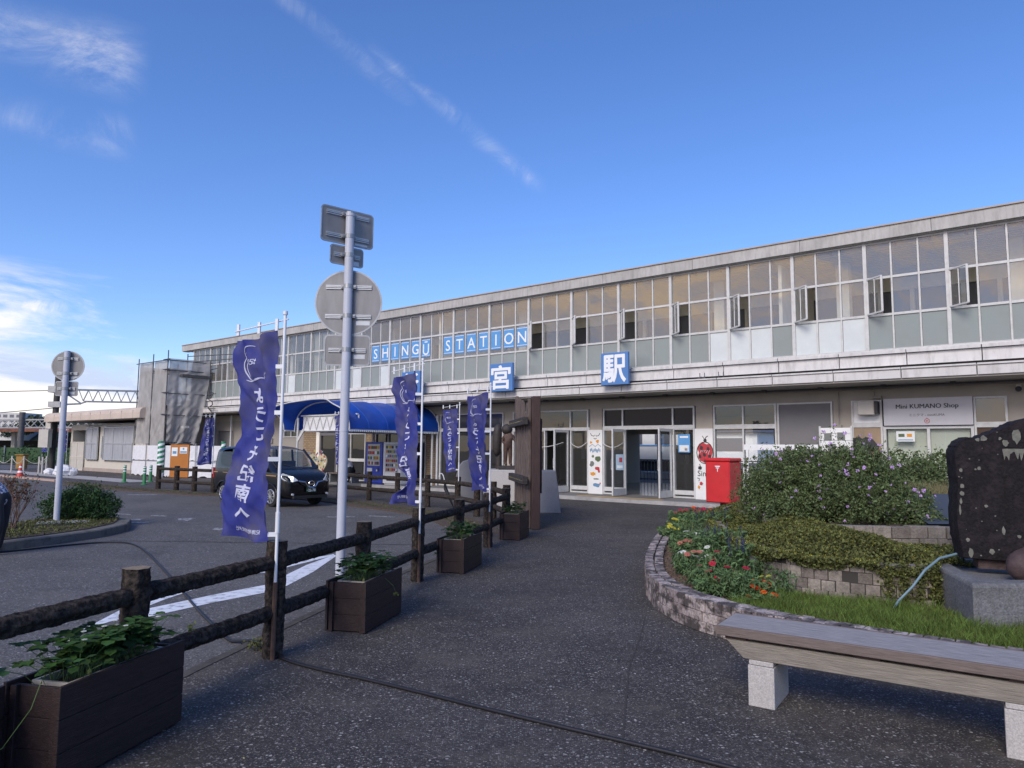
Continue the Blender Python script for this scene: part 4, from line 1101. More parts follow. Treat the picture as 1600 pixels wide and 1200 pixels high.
for u, D_ in ((uA + .45, Df + .45), (uB - .1, Dw - .3), (uA + .3, Dw - .3)): b.tube((u, D_, .0), (u, D_, zb + .5 if D_ < 20 else zb), .045, 10)
b.bar((uA + .45, Df + .45, 1.95), (uA + .85, Df + .45, zb), .04, .12)
b.build('frame', M['white_metal'], AW)
b = B(); b.box(uA + .6, uB - .1, Df + .60, Df + .64, zb - .02, 2.96)
b.build('end_panel', M['offwhite'], AW)
b = B(); x = uA + .65
while x < uB - .4:
    b.bar((x, Df + .57, zb), (x + .22, Df + .57, 2.93), .02, .02); b.bar((x + .22, Df + .57, 2.93), (x + .44, Df + .57, zb), .02, .02); x += .44
b.box(uA + .5, uB - .1, Df + .54, Df + .60, 2.96, 3.01); b.box(uA + .5, uB - .1, Df + .54, Df + .60, zb - .06, zb - .02)
b.build('truss', M['white_metal'], AW)
b = B(); x = Df + .1
while x < Dw: b.box(uB + .0, uB + .008, x, x + .06, zb - .10, zb - .03); x += .1
b.build('fringe', M['letter'], AW)
# vending machines
def vending(u, D, label, body, kind):
    t = thing('vending_machine', label, 'vending machine', bf(u, D, .11), BROT, 'vending machines under the awning')
    w_, d_, h_ = 1.12, .7, 1.83
    b = MB(); b.box(-w_ / 2, w_ / 2, 0, d_, .06, h_); b.box(-w_ / 2 + .04, w_ / 2 - .04, .05, d_ - .05, 0, .06); b.build('cabinet', body, t, world=False, bevel=.015)
    zlo = .80 if kind == 'blue' else .55
    b = MB(); b.box(-.40, .40, -.012, -.002, zlo, 1.74); b.build('display', M['vend_in'], t, world=False)
    b = MB(bf if False else None)
    cols = [M['letter'], M['pt_blue'], M['pt_red'], M['pt_green'], M['pt_or'], M['black'], M['p_yel'], M['p_salmon']]
    r_ = random.Random(5 if kind == 'blue' else 9)
    rows_ = 4 if kind == 'blue' else 6
    mb = MB()
    for rw in range(rows_):
        zz = zlo + .05 + rw * ((1.70 - zlo) / rows_)
        n = 10 if kind == 'blue' else 6
        for i in range(n):
            mb.m = r_.randrange(len(cols)); x = -.37 + .74 * (i + .5) / n; hw = .24 / n
            mb.box(x - hw, x + hw, -.03, -.013, zz, zz + (.13 if kind == 'blue' else .11))
    mb.build('product_row', cols, t, world=False)
    b = MB(); b.box(-.3, .3, -.015, -.002, .18, .34); b.box(.27, .36, -.015, -.002, .55, .72); b.build('dispensing_slot', M['black'], t, world=False)
    b = MB(); b.box(-.42, -.08, -.013, -.003, .42 if kind == 'blue' else .38, .70 if kind == 'blue' else .46); b.box(.18, .26, -.013, -.003, .56, .64); b.build('notice', M['poster'], t, world=False)
vending(-24.12, 20.55, 'blue drinks vending machine beside the seated person', M['vend_blue'], 'blue')
vending(-22.95, 20.55, 'white vending machine with coloured products, right of the blue one', M['vend_white'], 'white')
# bench, seated person
t = thing('waiting_bench', 'low dark bench under the awning left of the blue vending machine', 'bench', bf(-26.1, 20.6, .11), BROT)
b = MB(); b.box(-1.0, .75, -.2, .25, .38, .44); b.build('seat', M['edgewood'], t, world=False)
for x in (-.9, .65):
    b = MB(); b.box(x - .04, x + .04, -.18, .22, 0, .38); b.build('leg', M['steel'], t, world=False)
PS = thing('person', 'person in a white shirt bent forward on the bench by the blue vending machine', 'person', bf(-25.75, 20.6, .11), BROT)
def pl(x, y, z): return bf(-25.75 + x, 20.6 + y, .11 + z)
J = [pl(.0, .05, .50), pl(-.08, .0, .72), pl(-.2, -.06, .92), pl(-.28, -.1, 1.02), pl(-.36, -.14, 1.13), pl(-.40, -.16, 1.2),
     pl(.05, -.1, .50), pl(-.35, -.2, .52), pl(-.38, -.2, .08), pl(-.50, -.24, .04),
     pl(.05, .18, .50), pl(-.32, .2, .52), pl(-.34, .2, .08), pl(-.46, .2, .04),
     pl(-.18, -.25, .90), pl(-.25, -.3, .68), pl(-.45, -.24, .66), pl(-.18, .12, .90), pl(-.28, .18, .68), pl(-.46, .06, .66)]
E_ = [(0, 1), (1, 2), (2, 3), (3, 4), (4, 5), (0, 6), (6, 7), (7, 8), (8, 9), (0, 10), (10, 11), (11, 12), (12, 13), (2, 14), (14, 15), (15, 16), (2, 17), (17, 18), (18, 19)]
RR = [.15, .14, .15, .06, .10, .085, .10, .075, .05, .045, .10, .075, .05, .045, .07, .045, .03, .07, .045, .03]
skinbody('body', J, E_, RR, M['trouser'], PS)
J2 = [pl(-.01, .05, .56), pl(-.08, .0, .73), pl(-.2, -.06, .92), pl(-.26, -.09, 1.0), pl(-.18, -.25, .90), pl(-.25, -.3, .70), pl(-.43, -.24, .67), pl(-.18, .12, .90), pl(-.28, .18, .70), pl(-.44, .06, .67)]
skinbody('shirt', J2, [(0, 1), (1, 2), (2, 3), (2, 4), (4, 5), (5, 6), (2, 7), (7, 8), (8, 9)], [.18, .165, .175, .07, .09, .06, .045, .09, .06, .045], M['shirt'], PS)
b = MB(); c = pl(-.34, -.13, 1.17); b.ball(c, (.115, .115, .12), jit=.06); b.build('hair', M['hair'], PS, smooth=True)
# flower hearts board
t = thing('heart_board', 'flower patterned double heart board standing beside the van under the awning', 'photo board', bf(-25.1, 18.3, .0), BROT)
hp = []
for i in range(40):
    a = 2 * math.pi * i / 40
    hp.append((.66 * math.sin(a) ** 3 * 1.0, .62 * (13 * math.cos(a) - 5 * math.cos(2 * a) - 2 * math.cos(3 * a) - math.cos(4 * a)) / 16 + .95))
b = MB(); b.ext([(x, 0, z) for x, z in hp], (0, .05, 0)); b.bar((-.3, .04, 0), (-.3, .04, .9), .05, .03); b.bar((.3, .04, 0), (.3, .04, .9), .05, .03)
b.build('board', mat('cream_board', (.52, .46, .30), .7), t, world=False)
cols = [M['pt_green'], M['p_yel'], M['pt_blue'], M['p_salmon'], M['letter'], M['pt_red'], M['black']]
mb = MB(); r_ = random.Random(2)
for i in range(150):
    x, z = r_.uniform(-.62, .62), r_.uniform(.35, 1.55)
    if abs(x) > .62 - (1.1 - z) * .6 and z < 1.1: continue
    if z > 1.45 - .0 and abs(x) < .12: continue
    mb.m = r_.randrange(len(cols)); rr_ = r_.uniform(.02, .055)
    mb.add([(x + rr_ * math.cos(a), -.004 - .0004 * i / 10, z + rr_ * math.sin(a)) for a in [k * math.pi / 3 for k in range(6)]], [tuple(range(6))])
mb.build('flower_pattern', cols, t, world=False)
# ================================================================ annex
AX = thing('annex_building', 'low cream annex with a rounded peach roof edge at the far left of the station', 'building', bf(-48, 19.5), BROT)
DA = 19.5
b = B()
b.box(-54.9, -54.6, DA, DA + 9, -.1, 3.1); b.box(-52.35, -52.1, DA, DA + .2, -.1, 3.1); b.box(-54.6, -52.35, DA, DA + .2, 2.72, 3.1)
b.box(-52.1, -41.6, DA, DA + .2, -.1, .72); b.box(-52.1, -41.6, DA, DA + .2, 2.92, 3.1)
b.box(-50.1, -49.2, DA, DA + .2, .72, 2.92); b.box(-45.0, -41.6, DA, DA + .2, .72, 2.92); b.box(-54.9, -41.6, DA + 8.8, DA + 9, -.1, 3.1)
b.build('wall', M['cream'], AX)
b = B(); b.box(-54.95, -41.6, DA - .03, DA, -.1, .22); b.build('plinth', mat('pinkish_plinth', (.36, .30, .26), .9, var=.1), AX)
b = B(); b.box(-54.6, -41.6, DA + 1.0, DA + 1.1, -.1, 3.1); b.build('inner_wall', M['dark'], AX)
b = MB(bf)
prof = [(0, 3.30), (0, 3.62), (.04, 3.78), (.16, 3.88), (.32, 3.92), (9.6, 3.98), (9.6, 3.30)]
uo0, uo1 = -56.5, -41.8
poly0 = [(uo0, 18.3 + d_, z) for d_, z in prof]; poly1 = [(uo1, 18.3 + d_, z) for d_, z in prof]
n = len(prof)
b.add(poly0 + poly1, [tuple(range(n))[::-1], tuple(range(n, 2 * n))] + [(i, (i + 1) % n, n + (i + 1) % n, n + i) for i in range(n)])
rf = b.build('roof', M['peach'], AX)
b = B()
for i in range(10): b.box(-56.2 + 1.5 * i, -56.19 + 1.5 * i, 18.293, 18.31, 3.31, 3.76)
b.build('roof_joint', M['siding_d'], rf)
def screen(u0, u1, nv):
    b = B(); D_ = DA - .12
    b.box(u0, u0 + .07, D_ - .04, D_ + .04, .76, 2.88); b.box(u1 - .07, u1, D_ - .04, D_ + .04, .76, 2.88)
    b.box(u0 + .07, u1 - .07, D_ - .037, D_ + .037, 2.82, 2.88); b.box(u0 + .07, u1 - .07, D_ - .037, D_ + .037, .76, .82); b.box(u0 + .07, u1 - .07, D_ - .034, D_ + .034, 1.80, 1.85)
    for i in range(1, nv): x = u0 + (u1 - u0) * i / nv; b.box(x - .025, x + .025, D_ - .031, D_ + .031, .82, 2.82)
    w_ = b.build('window', M['alum'], AX)
    b = B(); b.box(u0 + .07, u1 - .07, D_, D_ + .02, .8, 2.84); b.build('screen', M['meshpanel'], w_)
screen(-52.0, -50.1, 2); screen(-49.2, -44.9, 3)
b = B(); D_ = DA - .08
for x in (-54.6, -53.5, -52.4): b.box(x - .03, x + .03, D_ - .03, D_ + .03, -.02, 1.94)
for z in (.02, .8, .9, 1.9): b.box(-54.6, -52.4, D_ - .027, D_ + .027, z - .03, z + .03)
gt = b.build('gate', M['cream'], AX)
b = B(); b.box(-54.55, -52.45, D_, D_ + .01, .05, 1.88); b.build('gate_mesh', M['ac'], gt)
b = B(); b.pipe([(-52.3, DA - .05, 3.0), (-46, DA - .05, 3.05), (-41.9, DA - .05, 3.05)], .04, 6); b.tube((-49.6, DA - .06, .9), (-49.6, DA - .06, 2.3), .05); b.build('conduit', M['alum'], AX)
# ================================================================ scaffold with net, hoarding
SF = thing('scaffold', 'steel scaffold wrapped in grey net at the left corner of the station', 'scaffold', bf(-41, 19.5), BROT)
u0, u1, u2 = -42.75, -39.2, -39.2
Da, Db = 18.6, 20.9
def netface(p0, p1, ztop, zbot, pleats, amp, seed, sw=0.0):
    """hanging pleated sheet between plan points p0 and p1 (u, D)"""
    r_ = random.Random(seed); ph = [r_.uniform(0, 6.28) for _ in range(6)]
    L = math.hypot(p1[0] - p0[0], p1[1] - p0[1]); nx, ny = (p1[1] - p0[1]) / L, -(p1[0] - p0[0]) / L
    def fn(s, t):
        z = zbot + (ztop - zbot) * (1 - t)
        sag = amp * (.35 + .9 * t) * (math.sin(s * pleats * 6.28 + ph[0] + 1.2 * math.sin(t * 3 + ph[1])) + .5 * math.sin(s * pleats * 15 + ph[2] + t * 2) + .5 * math.sin(t * 9 + ph[3] + s * 5) * math.sin(s * 9 + ph[4]))
        s2 = s + .0
        if sw: s2 = s * (1 - sw * t ** 1.3)
        sag += amp * (.25 + t) * (.35 * math.sin(t * 31 + s * 11 + ph[5]) * math.sin(s * 23 + t * 7) + .25 * math.sin(t * 53 + s * 29) + .3 * abs(math.sin(s * 13 + t * 17 + ph[1])))
        return (p0[0] + (p1[0] - p0[0]) * s2 + nx * sag, p0[1] + (p1[1] - p0[1]) * s2 + ny * sag, z + .05 * math.sin(s * 17) * t)
    return fn
b = B(); b.grid(netface((u0, Da), (u0 + 1.75, Da), 6.45, 1.78, 1.3, .045, 1), 40, 70); b.grid(netface((u0 + 1.8, Da), (u1 - .05, Da), 6.5, 1.70, 1.1, .05, 2), 40, 70)
b.build('net', M['scafnet'], SF, smooth=True)
b = B(); b.grid(netface((u1, Da), (u1 + .3, Db - .1), 5.75, 1.80, 2, .06, 3, .30), 50, 70)
b.grid(netface((u1, Da), (u1 + .3, Db - .1), 6.55, 5.7, 2, .03, 13), 20, 10)
b.grid(netface((u0, Da), (u0 + .02, Db), 6.3, 1.80, 2, .05, 5), 16, 30)
b.build('side_net', M['scafnet'], SF, smooth=True)
b = B()
for (u, D_, zt_) in ((u0, Da, 6.75), (u0 + 1.8, Da, 6.9), (u1, Da, 7.0), (u1, Da + 1.1, 6.9), (u1 + .3, Db, 6.6), (u0, Db, 6.7), (u0 + 1.8, Db, 6.6)):
    b.tube((u, D_ - .08, 0), (u, D_ - .08, zt_), .03, 8)
for z in (1.9, 3.4, 4.6, 5.9, 6.45):
    b.tube((u0 - .2, Da - .12, z), (u1 + .3, Da - .12, z), .025, 6) if z > 6 else None
    b.tube((u1 + .02, Da - .3, z), (u1 + .3, Db + .2, z), .025, 6)
    b.tube((u1 - .5, Da - .1, z + .05), (u1 + .25, Da - .1, z + .05), .022, 6)
b.tube((u1 + .1, 19.6, 6.75), (u1 + 3.2, 20.6, 6.75), .025, 6); b.tube((u1 + .1, 19.8, 6.45), (u1 + 3.0, 20.6, 6.5), .025, 6); b.tube((u1 + 1.9, 20.5, 6.2), (u1 + 1.9, 20.5, 7.2), .03, 6)
for z in (2.2, 3.0, 4.4): b.tube((u1 + 1.1, 20.4, z + 1.6), (u1 + 2.0, 20.3, z + 1.6), .025, 6)
b.build('steel_tube', M['steel_dk'], SF)
b = B(); b.box(u0 + .1, u1 - .1, Da + .1, Db - .1, 5.95, 6.0); b.box(u0 + .1, u1 - .1, Da + .1, Db - .1, 3.9, 3.95); b.box(u1 - .1, u1 + .35, Da + .6, Db, 5.55, 5.7); b.build('deck', M['steel_dk'], SF)
b = B(); r_ = random.Random(8); p = (u1 + 1.5, 20.3)
b.pipe([(p[0] + .12 * math.sin(i * 1.7), p[1] - .1 * math.cos(i * 2.1), 4.8 - .16 * i) for i in range(9)], .035, 6)
b.build('rope_coil', M['steel_dk'], SF)
HG = thing('site_hoarding', 'white sheet hoarding round the foot of the scaffold', 'hoarding', bf(-41, 18.5), BROT)
def pleat(u0_, u1_, D_, seed):
    b.grid(netface((u0_, D_), (u1_, D_), 1.72, .90, 3, .012, seed), 14, 10); b.grid(netface((u0_, D_), (u1_, D_), .88, .06, 3, .014, seed + 1), 14, 10)
b = B()
pleat(-42.75, -41.0, 18.45, 1); pleat(-40.95, -39.25, 18.45, 3)
Lh = (-38.9, 18.5)
b.grid(netface((-38.9, 18.45), (-38.55, 18.65), 1.72, .06, 1, .01, 6), 6, 10)
b.grid(netface((-37.42, 19.1), (-35.6, 19.9), 1.72, .90, 2, .012, 7), 10, 10); b.grid(netface((-37.42, 19.1), (-35.6, 19.9), .88, .06, 2, .012, 8), 10, 10)
b.build('sheet', M['offwhite'], HG, smooth=True)
b = B()
for u, D_ in ((-42.8, 18.4), (-41.0, 18.4), (-39.2, 18.4), (-37.0, 19.2), (-35.5, 19.85)): b.tube((u, D_, 0), (u, D_, 1.85), .025, 6)
b.tube((-42.8, 18.41, .89), (-39.2, 18.41, .89), .02, 6); b.tube((-37, 19.2, .89), (-35.5, 19.85, .89), .02, 6)
b.build('rail', M['steel'], HG)
b = B(); b.add([(-38.55, 18.6, .02), (-37.45, 19.06, .02), (-37.45, 19.06, 1.78), (-38.55, 18.6, 1.78), (-38.57, 18.66, .02), (-37.47, 19.12, .02), (-37.47, 19.12, 1.78), (-38.57, 18.66, 1.78)],
      [(0, 1, 2, 3), (4, 7, 6, 5), (0, 4, 5, 1), (3, 2, 6, 7), (0, 3, 7, 4), (1, 5, 6, 2)])
og = b.build('board', M['orange'], HG); tag(og, 'orange board with two notices')
def onb(s): return (-38.55 + 1.10 * s, 18.585 + .46 * s)
b = B()
for s0, s1, z0, z1 in ((.08, .40, 1.15, 1.62), (.52, .92, 1.30, 1.64)):
    a = onb(s0); c = onb(s1); b.add([(a[0], a[1], z0), (c[0], c[1], z0), (c[0], c[1], z1), (a[0], a[1], z1)], [(0, 1, 2, 3)])
nt_ = b.build('notice', M['poster'], og)
b = B()
for s0, s1, z0, z1, in ((.14, .34, 1.28, 1.42), (.55, .90, 1.34, 1.42), (.68, .76, 1.50, 1.60)):
    a = onb(s0); c = onb(s1); b.add([(a[0], a[1] - .006, z0), (c[0], c[1] - .006, z0), (c[0], c[1] - .006, z1), (a[0], a[1] - .006, z1)], [(0, 1, 2, 3)])
b.build('notice_print', M['pt_blue'], og)
for i, (u, D_, lb) in enumerate(((-39.0, 18.3, 'thick green and white striped post left of the orange board'), (-35.25, 19.8, 'green and white striped post right of the orange board'))):
    c = bf(u, D_, 0); t = thing('striped_post', lb, 'post', c, 0, 'green and white striped posts of the hoarding')
    r0 = .17 if i == 0 else .12
    b = MB(); b.tube((0, 0, 0), (0, 0, 1.95), r0, 20); b.build('tube', M['letter'], t, world=False, smooth='auto')
    b = MB()
    nst = 7
    for k in range(nst):
        z0 = k * 1.9 / nst
        vs_ = []; n = 14
        for j in range(n + 1):
            a = 2 * math.pi * j / n; zz = z0 + .26 * j / n
            for dz_ in (0, .14): vs_.append(((r0 + .004) * math.cos(a), (r0 + .004) * math.sin(a), min(1.95, zz + dz_)))
        b.add(vs_, [(2 * j, 2 * j + 2, 2 * j + 3, 2 * j + 1) for j in range(n)])
    b.build('stripe', M['green_p'], t, world=False, smooth=True)
# ================================================================ bollards, left fence etc.
GB = 'green bollards by the pavement before the annex'
for (x, y), lb in zip(((-17.9, 33.0), (-16.1, 31.3), (-17.0, 33.6)), ('green reflective bollard nearest the annex wall, leftmost of the three', 'green reflective bollard just left of the dark rail fence', 'green reflective bollard behind the one by the rail fence')):
    t = thing('bollard', lb, 'bollard', (x, y, 0), 0, GB)
    b = MB(); b.lathe((0, 0, 0), [(.14, 0), (.14, .03), (.07, .05), (.065, .78), (.05, .8)], 14); b.build('post', M['green_bol'], t, world=False, smooth='auto')
    for z in (.5, .62, .73):
        b = MB(); b.tube((0, 0, z), (0, 0, z + .045), .071, 14); b.build('reflector', M['letter'], t, world=False)
def simple_cone(x, y, lb):
    t = thing('traffic_cone', lb, 'traffic cone', (x, y, 0))
    b = MB(); b.bbox((0, 0, .02), (.42, .42, .04)); b.lathe((0, 0, 0), [(.17, .04), (.03, .72), (.02, .73)], 16); b.build('body', M['cone'], t, world=False, smooth='auto')
    for z in (.25, .5):
        b = MB(); f = lambda q: .17 - .14 * (q - .04) / .68 + .004
        b.lathe((0, 0, 0), [(f(z), z), (f(z + .09), z + .09)], 16); b.build('white_band', M['letter'], t, world=False)
simple_cone(-25.7, 37.3, 'red and white traffic cone on the pavement at the far left')
# chain barrier
CB = thing('chain_barrier', 'row of thin pale posts with slack chains at the far left pavement', 'barrier', (-31, 44, 0))
ps = [(-32.6, 45.0), (-31.3, 44.6), (-30.0, 43.8), (-29.0, 44.4), (-28.4, 42.8), (-27.4, 41.6)]
for x, y in ps:
    b = MB(); b.tube((x, y, -.05), (x, y, 1.0), .045, 8); b.build('post', M['ac'], CB)
b = MB()
for (a, c) in zip(ps, ps[1:]): b.pipe([(a[0] + (c[0] - a[0]) * i / 8, a[1] + (c[1] - a[1]) * i / 8, .9 - .35 * math.sin(math.pi * i / 8)) for i in range(9)], .018, 5)
b.build('chain', M['ac'], CB)
# rubbish bags
for i, (x, y, lb) in enumerate(((-24.9, 39.6, 'white plastic rubbish bag beside the annex gate, the larger one'), (-26.6, 41.0, 'small white bag lying left of the larger bag by the annex'))):
    b = MB(); s_ = 1 if i == 0 else .6
    b.ball((x, y, .28 * s_), (.5 * s_, .4 * s_, .32 * s_), 12, 8, .16, i + 3); b.ball((x + .4 * s_, y + .1, .2 * s_), (.35 * s_, .3 * s_, .25 * s_), 10, 7, .18, i + 9)
    tag(b.build('rubbish_bag', M['offwhite'], loc=(x, y, 0)), lb, 'bag', 'white bags by the annex')
# ================================================================ catenary gantry, railway left
CG = thing('catenary_gantry', 'dark catenary mast with a grey lattice beam reaching right behind the scaffold', 'catenary gantry', (-32.3, 50, 0))
b = MB(); b.tube((-32.3, 50, 0), (-32.2, 50, 7.55), .20, 16); b.build('mast', mat('dark_mast', (.035, .032, .03), .7, var=.3), CG, smooth='auto')
P0 = Vector((-32.2, 50, 0)); P1 = Vector((-24.4, 54.6, 0)); dd = (P1 - P0)
b = MB()
def gp(t_, z, o=0): q = P0 + dd * t_; return (q.x - .45 * o, q.y + .8 * o, z)
for o in (0, .6):
    b.bar(gp(0, 5.65, o), gp(1.6, 5.95, o), .09, .09); b.bar(gp(.18, 4.85, o), gp(1.6, 5.1, o), .09, .09)
    n = 22
    for i in range(n):
        t0 = .14 + 1.46 * i / n; t1 = .14 + 1.46 * (i + .5) / n; t2 = .14 + 1.46 * (i + 1) / n
        zt_ = lambda q: 5.65 + .19 * q; zb_ = lambda q: 4.85 + .16 * q
        b.bar(gp(t0, zt_(t0), o), gp(t1, zb_(t1), o), .05, .05); b.bar(gp(t1, zb_(t1), o), gp(t2, zt_(t2), o), .05, .05)
    b.bar(gp(.02, 5.6, o), gp(.16, 4.7, o), .09, .09); b.bar(gp(.16, 4.7, o), gp(.2, 4.86, o), .07, .07); b.bar(gp(.0, 4.55, o), gp(.16, 4.68, o), .09, .09)
b.build('lattice_beam', M['steel'], CG)
b = MB(); b.bbox((-32.3, 49.95, 5.62), (.75, .6, .45)); b.bbox((-32.2, 49.95, 4.55), (.85, .55, .4)); b.build('clamp', M['steel'], CG)
b = MB(); b.tube((-31.6, 49.6, 0), (-31.55, 49.6, 4.5), .09, 8); b.build('stay_tube', M['steel'], CG)
b = MB(); b.bbox((-32.4, 49.3, 2.15), (.65, .45, 1.25)); b.bbox((-32.3, 49.4, 3.3), (.35, .1, .9)); b.build('control_box', M['ac'], CG)
for a, c, sg, lb in ((( -90, 58, 6.6), (-32.4, 50, 5.55), .6, 'upper overhead wire running left from the mast'), ((-90, 70, 4.2), (-32.4, 50, 4.3), 1.0, 'lower slack wire running left from the mast')):
    b = MB(); a = Vector(a); c = Vector(c); b.pipe([a + (c - a) * (i / 16) - Vector((0, 0, sg * math.sin(math.pi * i / 16))) for i in range(17)], .03, 5)
    tag(b.build('overhead_wire', M['steel_dk'], loc=tuple(c)), lb, 'wire', 'overhead wires')
# second far gantry
G2 = thing('catenary_gantry', 'distant second catenary gantry over the platform roof at the left edge', 'catenary gantry', (-49.5, 72, 0))
b = MB(); b.tube((-49.8, 72, 0), (-49.8, 72, 5.0), .28, 10); b.build('mast', M['steel_dk'], G2, smooth='auto')
b = MB()
for o in (0, 1.2):
    for z in (3.55, 4.35): b.bar((-66, 74 + o, z - .25), (-40, 71 + o, z), .10, .10)
    for i in range(16):
        x0 = -66 + 26 * i / 16; x1 = x0 + 26 / 32; x2 = x0 + 26 / 16; yf = lambda x: 74 + o - 3 * (x + 66) / 26; zf = lambda x, z: z - .25 + .25 * (x + 66) / 26
        b.bar((x0, yf(x0), zf(x0, 4.35)), (x1, yf(x1), zf(x1, 3.55)), .07, .07); b.bar((x1, yf(x1), zf(x1, 3.55)), (x2, yf(x2), zf(x2, 4.35)), .07, .07)
b.build('lattice_beam', M['steel'], G2)
# far platform canopy
PF = thing('platform_shelter', 'long rusty edged platform roof on pale columns at the far left', 'platform shelter', (-52, 76, 0))
b = MB(); b.add([(-72, 78, 3.0), (-38, 72, 3.1), (-38, 82, 3.5), (-72, 88, 3.4), (-72, 78, 3.28), (-38, 72, 3.36), (-38, 82, 3.75), (-72, 88, 3.68)], [(0, 1, 2, 3), (4, 5, 6, 7), (0, 1, 5, 4), (1, 2, 6, 5), (2, 3, 7, 6), (3, 0, 4, 7)])
b.build('roof', M['rustroof'], PF)
b = MB(); b.bbox((-53, 80, .6), (32, 5, 1.1), rz=-.17); b.build('platform', M['conc_light'], PF)
for i in range(7):
    b = MB(); x = -68 + 4.6 * i; b.bbox((x, 79.5 - 1.05 * i + 1, 2.2), (.4, .4, 2.1)); b.build('column', M['ac'], PF)
b = MB(); b.box(-66, -44, 84, 84.2, 1.2, 2.2); b.build('back_wall', M['dark'], PF)
# mesh fence with scrub
GF = thing('mesh_fence', 'long dark green mesh fence before the tracks at the far left', 'fence', (-50, 68, 0))
b = MB(); b.add([(-72, 70, .05), (-24, 60, .05), (-24, 60, 1.45), (-72, 70, 1.45)], [(0, 1, 2, 3)]); b.add([(-72, 70.03, .05), (-24, 60.03, .05), (-24, 60.03, 1.45), (-72, 70.03, 1.45)], [(3, 2, 1, 0)]); b.build('mesh', M['meshgreen'], GF)
for i in range(12):
    b = MB(); x = -70 + 4 * i; y = 70 - 10 * (x + 72) / 48 - .1; b.tube((x, y, 0), (x, y, 1.6), .05, 6); b.build('post', M['steel'], GF)
q = rng.uniform(0, 1, (5000, 3)); x = -72 + 46 * q[:, 0]; y = 70 - 10 * (x + 72) / 48 - .5 + q[:, 1] * 1.2; z = q[:, 2] ** 1.6 * (1.0 + .7 * np.sin(x * .9) ** 2)
V, F = leaves(np.c_[x, y, z], rng.uniform(.12, .3, 5000), .6)
tag(meshobj('trackside_scrub', V, F, M['leaf_d']), 'dark scrub growing along the green mesh fence at the far left', 'scrub', kind='stuff')
t = thing('apartment_block', 'pale many-windowed block on the horizon left of the wooded hill', 'building', (-214, 300, 0))
b = MB(); b.box(-240, -207, 300, 312, 0, 15.2); b.build('wall', mat('far_block', (.55, .54, .52), .8), t)
for r0 in range(3):
    for c0 in range(11):
        b = MB(); x = -238 + 2.8 * c0; b.box(x, x + 1.7, 299.9, 299.99, 9.2 + 2 * r0, 10.4 + 2 * r0); b.build('window', M['int_dark'], t)
t = thing('yellow_machine', 'small ochre cabinet standing on the ground below the mast', 'cabinet', (-33.5, 48.7, 0))
b = MB(); b.bbox((0, 0, .5), (.5, .5, .9)); b.build('casing', M['ochre'], t, world=False, bevel=.03)
b = MB(); b.bbox((0, -.02, 1.0), (.6, .6, .08)); b.build('lid', M['ochre'], t, world=False, bevel=.02)
# behind the station: platform fence, train, house (seen through the open hall)
t = thing('platform_railing', 'dark blue railing beyond the open station hall', 'railing', bf(-12, 33.8), BROT)
b = B()
for i in range(70): u = -22 + i * .2; b.box(u - .012, u + .012, 33.78, 33.82, .1, 1.15)
b.box(-22, -8, 33.77, 33.83, 1.15, 1.2); b.box(-22, -8, 33.77, 33.83, .15, .2); b.build('bars', mat('navy_railing', (.03, .04, .09), .5), t)
t = thing('platform_roof', 'platform roof on dark columns seen through the station hall', 'platform roof', bf(-12, 39), BROT)
b = B(); b.box(-30, 6, 37, 42, 3.7, 3.9); b.build('roof', M['soffit'], t)
for i in range(7): b = B(); b.box(-28 + 5 * i, -27.7 + 5 * i, 39.3, 39.6, .1, 3.7); b.build('column', M['steel_dk'], t)
t = thing('white_train', 'white railcar with a blue stripe standing beyond the station hall', 'train', bf(-30, 46), BROT)
b = B(); b.box(-42, -20.4, 45, 47.6, .9, 3.6); b.build('body', M['white'], t, bevel=.1)
b = B(); b.box(-42, -20.4, 44.97, 45.0, 1.95, 2.05); b.build('stripe', M['blue_film'], t)
for i in range(9): b = B(); b.box(-41.5 + 2.3 * i, -40.2 + 2.3 * i, 44.95, 45.02, 2.1, 2.9); b.build('window', M['int_dark'], t)
b = B(); b.box(-41, -21, 45.3, 47.3, .2, .9); b.build('underframe', M['dark'], t)
t = thing('tiled_house', 'white house with a dark tiled roof seen through the window right of the doors', 'house', bf(-38, 98), BROT)
b = B(); b.box(-42.5, -34, 96, 104, 0, 4.2); b.build('wall', M['white'], t)
b = B()
b.add([(-43.2, 95.2, 4.2), (-33.2, 95.2, 4.2), (-33.2, 104.6, 4.2), (-43.2, 104.6, 4.2), (-41.0, 100, 7.0), (-35.6, 100, 7.0)], [(0, 1, 5, 4), (1, 2, 5), (2, 3, 4, 5), (3, 0, 4), (0, 3, 2, 1)])
b.build('roof', M['roof_grey'], t)
b = B(); b.box(-40, -36, 95.92, 96.02, 1.6, 3.4); b.build('window', M['int_dark'], t)
